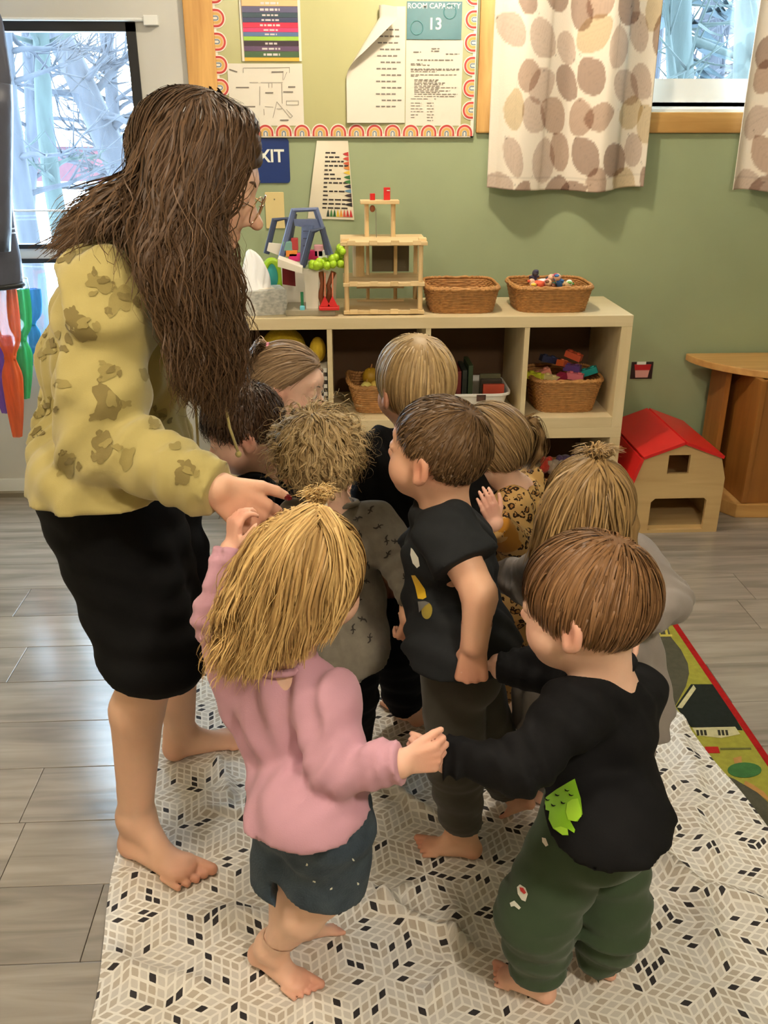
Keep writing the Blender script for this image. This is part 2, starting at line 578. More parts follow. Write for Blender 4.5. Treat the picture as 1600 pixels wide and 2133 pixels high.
# red shed with snowy roof
t = thing('shed', 'long red shed with snow covered roof far outside the door', 'shed', (-9, 34, gz))
MB().box(-17, -5.2, 34, 40, gz, 0.95).build('wall', mat('barn_red', (74, 44, 50), 0.8, var=0.1, bump=0.1), t)
MB().prism([(33.6, .9), (40.4, .9), (37, 3.0)], (-17.4, 0, 0), Y_, Z_, (12.6, 0, 0)).build('roof', m_snow, t)
MB().box(-8.6, -7.0, 33.95, 34, .1, .75).build('door', mat('shed_door', (82, 46, 52), 0.8, bump=0.1), t)

# ------------------------------------------------------------------ bulletin board
YB = WY - 0.004
def wp(px, py, off=0.0):
    return PY(px, py, YB - off)
bx0, bx1 = wp(447, 100)[0], wp(990, 150)[0]
bz0 = wp(720, 286)[2]
bz1 = 2.16
m_board = mat('board_plastic_sheet', (176, 172, 122), 0.25, var=0.06, scale=4, bump=0.10, bscale=7, stretch=(1, 1, .35), spec=.5)
bt = thing('bulletin_board', 'pinboard covered with shiny olive sheet and rainbow scalloped border', 'bulletin board', ((bx0 + bx1) / 2, YB, bz0))
MB().box(bx0, bx1, YB - 0.010, YB, bz0, bz1).build('backing', m_board, bt)
m_card = mat('white_card', (226, 216, 200), 0.6, bump=0.02)
m_red = mat('rainbow_red', (186, 62, 58), 0.6, bump=0.02)
m_peach = mat('rainbow_peach', (232, 178, 150), 0.6, bump=0.02)
m_must = mat('rainbow_mustard', (206, 164, 92), 0.6, bump=0.02)
m_bluec = mat('rainbow_blue', (112, 128, 142), 0.6, bump=0.02)
def arch_mesh(wd):
    mb = MB()
    n = 14
    def ring(r0, r1, y0, y1, m):
        for i in range(n):
            a0, a1 = math.pi * i / n, math.pi * (i + 1) / n
            q = [(r1 * math.cos(a0), r1 * math.sin(a0)), (r1 * math.cos(a1), r1 * math.sin(a1)), (r0 * math.cos(a1), r0 * math.sin(a1)), (r0 * math.cos(a0), r0 * math.sin(a0))]
            mb.prism(q, (0, y0, wd * .16), X_, Z_, (0, y1 - y0, 0), m)
        for sg in (-1, 1):
            xs = sorted((sg * r0, sg * r1))
            mb.box(xs[0], xs[1], min(y0, y1), max(y0, y1), 0.0, wd * .16, m)
    ring(0.0001, wd * .5, 0, -.0012, 0)
    ring(wd * .34, wd * .44, -.0012, -.0020, 1)
    ring(wd * .28, wd * .34, -.0012, -.0018, 2)
    ring(wd * .15, wd * .28, -.0012, -.0018, 3)
    ring(wd * .06, wd * .12, -.0012, -.0018, 4)
    o = mb.build('rainbow', [m_card, m_red, m_peach, m_must, m_bluec])
    me = o.data
    bpy.data.objects.remove(o)
    return me
pitch = (wp(1000, 200)[0] - wp(963, 200)[0])
am = arch_mesh(pitch * .98)
b_ = MB()
bw = 0.012
b_.box(bx0, bx1, YB - .0115, YB - .010, bz0, bz0 + bw)
b_.box(bx0, bx0 + bw, YB - .0115, YB - .010, bz0, bz1)
b_.box(bx1 - bw, bx1, YB - .0115, YB - .010, bz0, bz1)
b_.build('border_strip', m_card, bt)
nb = int((bx1 - bx0) / pitch)
px_ = (bx1 - bx0) / nb
for i in range(nb):
    o = bpy.data.objects.new('rainbow', am)
    COL.objects.link(o)
    o.parent = bt
    o.location = np.array([bx0 + px_ * (i + .5), YB - .0115, bz0 + .004]) - np.array(bt.location)
nv = int((bz1 - bz0 - 0.03) / (pitch * 1.12))
for sgn, xx in ((1, bx0 + .004), (-1, bx1 - .004)):
    for i in range(nv):
        o = bpy.data.objects.new('rainbow', am)
        COL.objects.link(o)
        o.parent = bt
        o.location = np.array([xx, YB - .0118, bz0 + .055 + pitch * 1.12 * (i + .5)]) - np.array(bt.location)
        o.rotation_euler = (0, math.radians(90 * sgn), 0)

# papers
m_paper = mat('white_paper', (218, 210, 194), 0.7, bump=0.02, bscale=20)
m_ink = mat('grey_ink', (120, 112, 104), 0.7, bump=0.01)
m_ink2 = mat('dark_ink', (52, 46, 44), 0.7, bump=0.01)
YP = YB - 0.0112
def sheet(x0, x1, z0, z1, y=YP, th=.0008, warp=.0015):
    mb = MB()
    def fn(u, v):
        return (x0 + (x1 - x0) * u, y - warp * (math.sin(5 * u + 3 * v) * .5 + .5), z0 + (z1 - z0) * v)
    return mb.grid(fn, 10, 10)
def words(mb, x0, x1, z, h, y, seed, m=0):
    R_ = random.Random(seed)
    x = x0
    while x < x1:
        l = R_.uniform(.006, .02)
        mb.box(x, min(x + l, x1), y - .0006, y, z - h / 2, z + h / 2, m)
        x += l + .004
# strips poster
p0, p1 = wp(502, 128), wp(628, 0)
t = thing('strip_poster', 'poster of stacked coloured strips hanging at the board\'s upper left', 'poster', ((p0[0] + p1[0]) / 2, YP, p0[2]))
sx0, sx1, sz0 = wp(502, 60)[0], wp(627, 60)[0], wp(560, 128)[2]
MB().box(sx0, sx1, YP - .004, YP, sz0, sz0 + .42).build('backing', m_card, t)
cols = [(214, 170, 60), (66, 92, 58), (92, 68, 96), (54, 40, 48), (152, 190, 70), (84, 108, 146), (206, 58, 104), (204, 42, 70), (58, 62, 92), (52, 70, 80), (88, 84, 112), (228, 178, 128), (74, 120, 164), (72, 112, 160), (84, 120, 166), (232, 220, 70), (190, 80, 60), (80, 140, 130), (120, 90, 150), (230, 160, 60), (70, 90, 140), (200, 60, 90), (90, 150, 80), (60, 60, 90), (220, 200, 80), (80, 110, 160)]
hz = [8, 13, 11, 11, 9, 9, 9, 11, 10, 10, 13, 13, 9, 9, 9, 9, 11, 11, 11, 11, 11, 11, 11, 11, 11, 11]
z = sz0
sc = (wp(560, 0)[2] - wp(560, 128)[2]) / 128.
for i, (c, hh) in enumerate(zip(cols, hz)):
    h_ = hh * sc
    if z + h_ > sz0 + .415:
        break
    MB().box(sx0 + .009, sx1 - .009, YP - .0055 - .0004 * i, YP - .004, z, z + h_ * .96).build('strip', mat('strip_%02d' % i, c, 0.35, bump=0.02), t)
    if i not in (0, 4):
        L_ = rnd.uniform(.04, .09)
        xm = (sx0 + sx1) / 2
        tm = MB()
        words(tm, xm - L_ / 2, xm + L_ / 2, z + h_ * .45, h_ * .36, YP - .0056 - .0004 * i, i)
        tm.build('print', mat('strip_lettering', (206, 198, 196), 0.6, bump=0.01), t)['kind'] = 'stuff'
    z += h_
# floor plan sheet
x0, x1, z0, z1 = wp(478, 200)[0], wp(632, 200)[0], wp(560, 262)[2], wp(560, 133)[2]
t = thing('floor_plan_sheet', 'white sheet with a drawn floor plan under the coloured strips', 'paper', ((x0 + x1) / 2, YP, z0))
sheet(x0, x1, z0, z1).build('sheet', m_paper, t, smooth=True)
mb = MB()
def pl(a, b, wd=.0014):
    A, B = wp(*a, .0135), wp(*b, .0135)
    dd = B - A
    dd /= np.linalg.norm(dd)
    sd = np.cross(dd, Y_) * wd / 2
    mb.add([A - sd, A + sd, B + sd, B - sd], [(0, 1, 2, 3)])
k = 300 / 1600.
def cp(x, y):
    return (440 + x * k, y * k)
for a, b in (((425, 917), (520, 917)), ((550, 917), (795, 917)), ((785, 925), (790, 1150)), ((540, 960), (540, 1170)), ((640, 925), (640, 975)), ((675, 925), (675, 975)), ((595, 1185), (690, 1190)), ((730, 1130), (685, 1310)), ((730, 1130), (880, 1310)), ((725, 1210), (790, 1210)), ((835, 1215), (905, 1290)), ((905, 1290), (880, 1310)), ((800, 790), (795, 890)), ((840, 800), (805, 890)), ((355, 755), (355, 810)), ((870, 745), (870, 810)), ((360, 755), (870, 750)), ((835, 1120), (970, 1120)), ((835, 1165), (970, 1165)), ((835, 1120), (835, 1165)), ((970, 1120), (970, 1165)), ((585, 1210), (590, 1280))):
    pl(cp(*a), cp(*b))
for a, b in (((275, 972), (420, 972)), ((290, 1185), (490, 1185)), ((200, 770), (290, 800)), ((670, 800), (800, 798)), ((600, 1030), (690, 1030)), ((855, 965), (935, 965)), ((800, 1020), (910, 1022)), ((765, 1335), (860, 1335))):
    pl(cp(*a), cp(*b), .0040)
mb.build('drawing', m_ink, t)['kind'] = 'stuff'
# document on the right
x0, x1, z0, z1 = wp(845, 150)[0], wp(962, 150)[0], wp(900, 262)[2], wp(900, 84)[2]
t = thing('document_sheet', 'typed document sheet pinned below the teal room capacity card', 'paper', ((x0 + x1) / 2, YP, z0))
sheet(x0, x1, z0, z1, warp=.001).build('sheet', m_paper, t, smooth=True)
mb = MB()
def cq(x, y):
    return wp(700 + x * k, y * k, .0128)
for i, (a, b, y) in enumerate(((1060, 1150, 540), (1055, 1155, 567), (860, 945, 578), (1220, 1370, 600), (900, 1300, 666), (830, 960, 708), (830, 1050, 722), (830, 1370, 765), (830, 1370, 776), (830, 1120, 795), (830, 1350, 830), (830, 910, 845), (870, 1150, 885), (870, 1130, 900), (870, 1210, 920), (870, 1190, 936), (870, 1150, 955), (870, 1350, 972), (870, 1150, 990), (870, 1270, 1008), (870, 1150, 1025), (870, 1350, 1045), (870, 1330, 1070), (830, 1020, 1098), (1090, 1110, 1098), (830, 950, 1145), (1010, 1085, 1145), (830, 950, 1175), (1010, 1085, 1175), (830, 960, 1208), (1010, 1085, 1208), (830, 970, 1240), (1010, 1085, 1240), (830, 910, 1275), (1010, 1085, 1275), (830, 880, 1305), (1010, 1075, 1305), (1010, 1080, 1338))):
    A, B = cq(a, y), cq(b, y)
    words(mb, A[0], B[0], A[2], .0022 if i > 4 else .0034, A[1], i)
mb.build('print', m_ink, t)['kind'] = 'stuff'
# teal capacity card
x0, x1, z0, z1 = wp(847, 40)[0], wp(961, 40)[0], wp(900, 83)[2], wp(900, 4)[2]
t = thing('capacity_card', 'teal card reading ROOM CAPACITY 13 on the board', 'sign', ((x0 + x1) / 2, YP, z0))
MB().box(x0, x1, YP - .004, YP - .001, z0, z1).build('card', mat('teal_card', (62, 112, 120), 0.25, var=0.08, scale=10, bump=0.02), t)
m_lett = mat('white_lettering', (226, 226, 214), 0.5, bump=0.01)
mb = MB()
c = wp(904, 13, .012); text_mb(mb, 'ROOM CAPACITY', .0235, (c[0], YP - .0045, c[2]), X_, Z_, 0.0006, bold=.0004)
c = wp(906, 51, .012); text_mb(mb, '13', .052, (c[0], YP - .0045, c[2]), X_, Z_, 0.0006, bold=.001)
mb.build('lettering', m_lett, t)['kind'] = 'stuff'
mb = MB()
m_teal2 = mat('teal_print', (92, 142, 146), 0.3, bump=0.01)
for (qx, qy, r) in ((868, 58, .022), (937, 25, .022)):
    c = wp(qx, qy, .012)
    MB().tube([(c[0] + r * math.cos(a), YP - .0042, c[2] + r * math.sin(a)) for a in np.linspace(0, 2 * math.pi, 24, endpoint=False)], .0022, 4, closed=True).build('ring_print', m_teal2, t)

# curled page
x0, x1, z0, z1 = wp(722, 200)[0], wp(843, 200)[0], wp(790, 256)[2], wp(790, 14)[2]
t = thing('curled_page', 'curling grey printed page folding over at its upper left corner', 'paper', ((x0 + x1) / 2, YP, z0))
wdt, hgt = x1 - x0, z1 - z0
def curl(u, v):
    # the free left edge folds over towards the viewer, more towards the top
    x, zz = u * wdt, v * hgt
    fold = max(0.0, min(1.0, (v - .35) / .55)) * wdt * .66
    y = -.004 - .010 * (1 - u) * (1 - v)
    if x < fold:
        s_ = fold - x
        r = .022
        ang = min(s_ / r, math.pi * .93)
        rest = max(0, s_ - r * math.pi * .93)
        x2 = fold - r * math.sin(ang) + rest * .55
        y2 = y - r * (1 - math.cos(ang)) - rest * .35
        return (x0 + x2, YP + y2, z0 + zz - .12 * rest)
    return (x0 + x, YP + y, z0 + zz)
cpg = MB().grid(curl, 40, 40)
cpg.build('sheet', m_paper, t, smooth=True, fix=False)
mb = MB()
for i in range(13):
    v = .80 - .055 * i
    u0 = .55 + .05 * math.sin(i * 3)
    for j in range(4):
        ua, ub = u0 + .09 * j, u0 + .09 * j + .07
        if ub < .97 and ua * wdt > max(0.0, min(1.0, (v - .35) / .55)) * wdt * .66 + .004:
            q = [np.array(curl(a_, b_)) + np.array([0, -.0012, 0]) for a_, b_ in ((ua, v), (ub, v), (ub, v + .012), (ua, v + .012))]
            mb.add(q, [(0, 1, 2, 3)])
mb.build('print', m_ink, t, fix=False)['kind'] = 'stuff'

# exit sign
x1, z0, z1 = PY(603, 330, WY)[0], PY(570, 381, WY)[2], PY(570, 288, WY)[2]
x0 = x1 - .215
t = thing('exit_sign', 'blue wall sign with white EXIT lettering under the board', 'sign', ((x0 + x1) / 2, WY, z0))
MB().prism(rrect(x1 - x0, z1 - z0, .012), ((x0 + x1) / 2, WY, (z0 + z1) / 2), X_, Z_, (0, -.006, 0)).build('plate', mat('exit_blue', (20, 46, 104), 0.4, bump=0.03, bscale=300), t)
mb = MB()
c = PY(592, 326, WY - .006)
text_mb(mb, 'EXIT', .062, (c[0], WY - .0065, c[2]), X_, Z_, .0008, align='RIGHT', bold=.0014)
mb.build('lettering', m_lett, t)['kind'] = 'stuff'
# switch plate
c = PY(573, 438, WY)
hw, hh = .036, .066
t = thing('switch_plate', 'cream blank switch plate on the green wall beside the poster', 'switch plate', (c[0], WY, c[2] - hh))
MB().prism(rrect(2 * hw, 2 * hh, .004), (c[0], WY, c[2]), X_, Z_, (0, -.006, 0)).build('plate', mat('ivory_plastic', (212, 190, 132), 0.4, bump=0.01), t, bevel=.0015)
for dz in (-.04, .04):
    MB().tube([(c[0], WY - .006, c[2] + dz), (c[0], WY - .0075, c[2] + dz)], .003, 10).build('screw', mat('screw_steel', (150, 140, 120), 0.4, metal=.8, bump=.01), t)
# crayon poster
q = [PY(px, py, WY - .003) for px, py in ((641, 455), (738, 458), (725, 293), (660, 293))]
t = thing('crayon_poster', 'narrow printed list poster with crayon border on the green wall', 'poster', (q[0] + q[1]) / 2)
mb = MB()
def bil(u, v):
    a = q[0] * (1 - u) + q[1] * u
    b = q[3] * (1 - u) + q[2] * u
    p = a * (1 - v) + b * v
    return p + np.array([0, -.012 * math.sin(math.pi * v) * (1 - u) - .002, 0])
mb.grid(bil, 14, 20)
mb.build('sheet', mat('poster_paper', (222, 212, 188), 0.3, bump=0.03, bscale=15, spec=.6), t, smooth=True)
mb = MB()
wr = [.30, .35, .62, .64, .2, .26, .46, .62, .12, .62, .1, .62, .6, .54]
for i, L_ in enumerate(wr):
    v = .84 - .054 * i
    u = .30
    R_ = random.Random(i)
    while u < .30 + L_ * .85:
        l = R_.uniform(.07, .15)
        a, b, c2, d2 = bil(u, v), bil(u + l, v), bil(u + l, v + .02), bil(u, v + .02)
        mb.add([p + np.array([0, -.001, 0]) for p in (a, b, c2, d2)], [(0, 1, 2, 3)])
        u += l + .03
mb.build('print', m_ink2, t, fix=False)['kind'] = 'stuff'
ccol = [(36, 32, 36), (44, 36, 40), (58, 44, 44), (90, 130, 160), (30, 36, 48), (62, 116, 58), (48, 98, 50), (214, 180, 60), (204, 128, 60), (196, 90, 56), (188, 66, 52), (180, 46, 46)]
def crayon(ua, va, du, dv, m):
    a = np.array(bil(ua, va)); b = np.array(bil(ua + du[0], va + du[1])); c3 = np.array(bil(ua + dv[0], va + dv[1])); d3 = np.array(bil(ua + du[0] + dv[0], va + du[1] + dv[1]))
    n_ = np.array([0, -.0015, 0])
    m1, m2 = a * .35 + c3 * .65, b * .35 + d3 * .65
    tipm = (c3 + d3) / 2
    MB().add([p + n_ for p in (a, b, m2 * .75 + m1 * .25, tipm, m1 * .75 + m2 * .25)], [(0, 1, 2, 3, 4)]).build('crayon_print', m, t, fix=False)
for i, cc in enumerate(ccol):
    m_ = mat('crayon_%d' % i, cc, .5, bump=.01)
    crayon(.98, .17 + .058 * i, (0, .054), (-.17, 0), m_)
for i, cc in enumerate([(40, 60, 50), (70, 120, 60), (40, 96, 48), (226, 186, 60), (224, 150, 60), (200, 84, 60), (190, 60, 52), (186, 44, 46)]):
    crayon(.40 + .072 * i, .035, (.066, 0), (0, .10), mat('crayon_b%d' % i, cc, .5, bump=.01))
# outlet sticker with red and white picture by the table
c = PY(1337, 771, WY)
t = thing('outlet_cover', 'dark outlet plate with red and white cup picture beside the shelf', 'outlet', (c[0], WY, c[2] - .035))
MB().box(c[0] - .047, c[0] + .045, WY - .005, WY, c[2] - .036, c[2] + .036).build('plate', mat('dark_plate', (44, 26, 26), .4, bump=.02), t, bevel=.002)
MB().prism([(-.034, .026), (.034, .026), (.026, -.030), (-.026, -.030)], (c[0], WY - .005, c[2]), X_, Z_, (0, -.0015, 0)).build('cup_base', mat('cup_pink', (216, 160, 150), .4, bump=.02), t)
MB().prism([(-.036, .026), (.036, .026), (.032, .002), (-.032, .002)], (c[0], WY - .006, c[2]), X_, Z_, (0, -.0015, 0)).build('cup_band', mat('cup_red', (176, 34, 38), .4, bump=.02), t)
MB().box(c[0] - .026, c[0] + .012, WY - .009, WY - .0045, c[2] + .026, c[2] + .037).build('cup_lid', m_lett, t)

# ------------------------------------------------------------------ curtains
def curtain(name, label, x0, x1, zb, seed, npleat, ph=0.0, tight=0.0):
    YC = WY - 0.085
    zt = 2.27
    nu, nv = 150, 165
    R_ = random.Random(seed)
    flat_w = (x1 - x0) * 1.45
    leaves = []
    for gy in range(12):
        for gx in range(9):
            cx = (gx + .5 + R_.uniform(-.3, .3) + .5 * (gy % 2)) * flat_w / 6.4
            cy = (gy + R_.uniform(-.25, .25)) * .125
            leaves.append((cx, cy, R_.uniform(.064, .082), R_.uniform(.048, .060), R_.choice([.5, .9, 2.2, 2.6, 1.57, .2, -0.6]), R_.choice([0, 0, 1, 2, 3])))
    lc = [np.array(lin(c)) for c in ((136, 106, 90), (162, 132, 112), (188, 166, 128), (178, 156, 140))]
    V, C = [], []
    uu = np.linspace(0, 1, nu + 1)
    vv = np.linspace(0, 1, nv + 1)
    U, Vv = np.meshgrid(uu, vv)
    phase = 2 * math.pi * npleat * U + ph + .35 * np.sin(3 * U * math.pi + Vv)
    prof = np.sign(np.sin(phase)) * np.abs(np.sin(phase)) ** .75
    amp = .036 * (.75 + .25 * (1 - Vv))
    Yv = YC + amp * prof + .006 * np.sin(11 * U + 5 * Vv)
    Xv = x0 + (x1 - x0) * (U + .010 * np.sin(phase * 2) + tight * (U - .5) * Vv)
    Zv = zb + (zt - zb) * Vv + .006 * np.sin(7 * U + 1) * (1 - Vv) + .004 * prof * (1 - Vv)
    A, B = U * flat_w, Vv * (zt - zb)
    base = np.array(lin((222, 212, 196)))
    col = np.ones(U.shape + (3,)) * base
    for cx, cy, ra, rb, an, ci in leaves:
        dx, dy = A - cx, B - cy
        a = dx * math.cos(an) + dy * math.sin(an)
        b = -dx * math.sin(an) + dy * math.cos(an)
        pinch = 1 - .35 * np.clip(a / ra, 0, 1) ** 2
        e = (a / ra) ** 2 + (b / (rb * pinch)) ** 2
        k_ = np.clip((1.03 - e) / .06, 0, 1) * .78
        vein = np.clip(1 - np.abs(b) / .0014, 0, 1) * .25 + .10 * (np.sin((np.abs(b) * 1.2 + a) * 420) > .6)
        ccol_ = lc[ci] * (1 - vein[..., None])
        col = col * (1 - k_[..., None]) + ccol_ * col / base * k_[..., None]
        stem = np.clip(1 - np.abs(b) / .0012, 0, 1) * ((a > ra * .9) & (a < ra * 1.35))
        col = col * (1 - stem[..., None] * .6)
    hem = (B < .045) & (B > .0415)
    col[hem] *= .85
    me = bpy.data.meshes.new('panel')
    t = thing(name, label, 'curtain', ((x0 + x1) / 2, YC, zb), 'leaf print curtains')
    V = np.stack([Xv, Yv, Zv], -1).reshape(-1, 3) - np.array(t.location)
    fs = [(j * (nu + 1) + i, j * (nu + 1) + i + 1, (j + 1) * (nu + 1) + i + 1, (j + 1) * (nu + 1) + i) for j in range(nv) for i in range(nu)]
    me.from_pydata(V.tolist(), [], fs)
    at = me.color_attributes.new('print', 'FLOAT_COLOR', 'POINT')
    at.data.foreach_set('color', np.concatenate([col.reshape(-1, 3), np.ones((len(V), 1))], 1).ravel().astype(np.float32))
    me.polygons.foreach_set('use_smooth', [True] * len(fs))
    me.materials.append(m_curtain)
    o = bpy.data.objects.new('panel', me)
    COL.objects.link(o)
    o.parent = t
    md = o.modifiers.new('thickness', 'SOLIDIFY')
    md.thickness = .0015
m_curtain = bpy.data.materials.new('leaf_print_cloth')
m_curtain.use_nodes = True
_N, _L = m_curtain.node_tree.nodes, m_curtain.node_tree.links
_a = _N.new('ShaderNodeAttribute')
_a.attribute_name = 'print'
_b = _N['Principled BSDF']
_b.inputs['Roughness'].default_value = .85
_b.inputs['Specular IOR Level'].default_value = .1
_tc = _N.new('ShaderNodeTexCoord')
_wv = _N.new('ShaderNodeTexNoise'); _wv.inputs['Scale'].default_value = 180
_bp = _N.new('ShaderNodeBump'); _bp.inputs['Strength'].default_value = .15; _bp.inputs['Distance'].default_value = .004
_L.new(_tc.outputs['Object'], _wv.inputs['Vector']); _L.new(_wv.outputs['Fac'], _bp.inputs['Height']); _L.new(_bp.outputs[0], _b.inputs['Normal'])
_L.new(_a.outputs['Color'], _b.inputs['Base Color'])
YC = WY - .085
curtain('curtain', 'leaf printed curtain hanging beside the bulletin board', PY(1020, 390, YC)[0], PY(1348, 390, YC)[0], PY(1180, 396, YC)[2], 3, 2.0, 2.3)
curtain('curtain', 'leaf printed curtain cut off at the photo\'s right edge', PY(1530, 390, YC)[0], PY(1530, 390, YC)[0] + .62, PY(1560, 401, YC)[2], 5, 2.0, .6)
t = thing('curtain_rod', 'dark metal curtain rod above the window', 'curtain rod', (1.4, YC, 2.285))
MB().tube([(.5, YC, 2.285), (2.3, YC, 2.285)], .009, 10).build('rod', m_black, t)
for xx in (.5, 2.3):
    MB().tube([(xx, YC, 2.285), (xx, WY, 2.285)], .006, 8).build('bracket', m_black, t)

# ------------------------------------------------------------------ shelf units
CY0, CY1 = 3.13, 3.525
m_shelf = wood('birch_laminate', (218, 200, 160), (207, 187, 145), .45, axis=0, rand=.03, bump=.02)
m_shelfz = wood('birch_laminate_upright', (218, 200, 160), (207, 187, 145), .45, axis=2, rand=.03, bump=.02)
m_cubby_shade = mat('cubby_shade_brown', (92, 66, 42), .7, var=.1, scale=6, bump=.02)
cxr = PY(1321, 656, CY0)[0]
ctop = PY(1200, 658, CY0)[2]
zmid = PY(1200, 891, CY0)[2]
FR, DV = .040, .018
pitch_c = (PY(1100, 690, CY0)[0] - PY(684, 690, CY0)[0]) / 2
cell_r = [PY(x, 690, CY0)[0] for x in (686, 893, 1099)]
cxl = cell_r[0] - pitch_c - FR - .005
def unit(z0, z1, label):
    t = thing('cube_shelf', label, 'shelf', ((cxl + cxr) / 2, (CY0 + CY1) / 2, z0))
    MB().box(cxl, cxr, CY0, CY1, z1 - FR, z1).build('top_panel', m_shelf, t, bevel=.0015)
    MB().box(cxl + FR, cxr - FR, CY0, CY1, z0, z0 + FR).build('bottom_panel', m_shelf, t, bevel=.0015)
    MB().box(cxl, cxl + FR, CY0, CY1, z0, z1 - FR).build('side_panel', m_shelfz, t, bevel=.0015)
    MB().box(cxr - FR, cxr, CY0, CY1, z0, z1 - FR).build('side_panel', m_shelfz, t, bevel=.0015)
    for x in cell_r:
        MB().box(x - DV / 2, x + DV / 2, CY0 + .002, CY1, z0 + FR, z1 - FR).build('divider', m_shelfz, t)
    MB().box(cxl + .01, cxr - .01, CY1, CY1 + .006, z0 + .01, z1 - .01).build('back_panel', m_cubby_shade, t)  # added panel; its brown stands in for shade at the open back
unit(zmid, ctop, 'pale wood cube shelf unit, upper of the two stacked')
unit(0, zmid, 'pale wood cube shelf unit standing on the floor under the other')
CT = ctop
CF = zmid + FR         # floor of the upper cubbies
# name tags at shelf lips
for i, (px, py) in enumerate(((880, 869), (1172, 867), (765, 868))):
    pass

# ------------------------------------------------------------------ baskets
m_wick = mat('wicker', (176, 126, 72), .6, var=.22, scale=60, bump=.3, bscale=150)
def rr_pt(a, w_, d_, r):
    # rounded rectangle by superellipse
    c, s_ = math.cos(a), math.sin(a)
    e = 2.0 / r
    return np.sign(c) * abs(c) ** e * w_ / 2, np.sign(s_) * abs(s_) ** e * d_ / 2
def basket(label, cx, cy, z, w_, d_, h, flare=.86, rows=13, group='wicker baskets', dip=0.0):
    t = thing('wicker_basket', label, 'basket', (cx, cy, z), group)
    n = 96
    def ring(fz, off=0.0, amp=0.0, ph=0):
        sc_ = flare + (1 - flare) * fz
        pts = []
        for i in range(n):
            a = 2 * math.pi * i / n
            x, y = rr_pt(a, w_ * sc_, d_ * sc_, 4.5)
            rr = 1 + (off + amp * math.cos(24 * a + ph)) / (w_ / 2)
            zz = z + h * fz + dip * (abs(math.cos(a)) ** 3) * fz
            pts.append(np.array([cx + x * rr, cy + y * rr, zz]))
        return pts
    mb = MB()
    for j in range(rows):
        mb.tube(ring((j + .5) / rows * .95, 0, .0022, math.pi * (j % 2)), h / rows * .56, 5, closed=True)
    mb.build('weave', m_wick, t, smooth=True)['kind'] = 'stuff'
    mb = MB()
    base = ring(0.03)
    mb.add(base, [tuple(range(n))])
    mb.add([p + np.array([0, 0, .004]) for p in base], [tuple(range(n))])
    mb.build('base', m_wick, t)
    mb = MB()
    for k_ in range(24):
        a = 2 * math.pi * (k_ + .5) / 24
        p = []
        for fz in (0.0, .5, .97):
            sc_ = flare + (1 - flare) * fz
            x, y = rr_pt(a, w_ * sc_, d_ * sc_, 4.5)
            p.append((cx + x, cy + y, z + h * fz + .001 + dip * (abs(math.cos(a)) ** 3) * fz))
        mb.tube(p, .0022, 5)
    mb.build('stakes', m_wick, t)['kind'] = 'stuff'
    mb = MB()
    for ph in (0, math.pi):
        mb.tube([p + np.array([0, 0, .004 * math.sin(24 * 2 * math.pi * i / n + ph)]) for i, p in enumerate(ring(1.0, .001, .003, ph + 1.57))], .0052, 6, closed=True)
    mb.build('rim', m_wick, t, smooth=True)
    return t
def px2x(px, py, Y):
    return PY(px, py, Y)[0]
YM = 3.31
bw1 = px2x(1032, 600, YM) - px2x(884, 600, YM)
bc1 = (px2x(1032, 600, YM) + px2x(884, 600, YM)) / 2
hb = .088
basket('shallow wicker basket on the shelf top beside the wooden dollhouse', bc1, YM, CT, bw1, .27, hb)
bw2 = px2x(1222, 600, YM) - px2x(1062, 600, YM)
bc2 = (px2x(1222, 600, YM) + px2x(1062, 600, YM)) / 2
basket('shallow wicker basket of small toy figures on the shelf top', bc2, YM, CT, bw2, .27, hb)
YI = 3.30
bc3 = PY(1175, 830, 3.25)[0]
basket('tall wicker basket of building bricks in the right upper cubby', bc3, YI, CF, .265, .26, .125, .8, 16)
bc4 = PY(790, 835, 3.3)[0]
basket('small wicker basket of yellow toy fruit in an upper cubby', bc4, YI, CF, .24, .22, .105, .72, 11, dip=.02)
bc5 = PY(1150, 1020, 3.2)[0]
basket('wicker basket of soft toys in the right lower cubby', bc5, YI, FR, .27, .25, .15, .85, 15)
# dark things lying in the first basket
m_dk = mat('dark_felt', (44, 38, 34), .9, bump=.2)
for i in range(5):
    x = bc1 + (-.07, -.03, .02, .05, .07)[i]
    mb = MB().ell((x, YM - .02 + .03 * (i % 2), CT + .048 + .004 * (i % 3)), (.028, .03, .018), 12, 8)
    mb.ell((x + .012, YM - .03, CT + .062), .012, 10, 6)
    tag(mb.build('dark_toy', m_dk, None, smooth=True), ['leftmost', 'second from left', 'middle', 'second from right', 'rightmost'][i] + ' dark felt toy in the basket next to the dollhouse', 'toy', 'dark toys in the first basket')
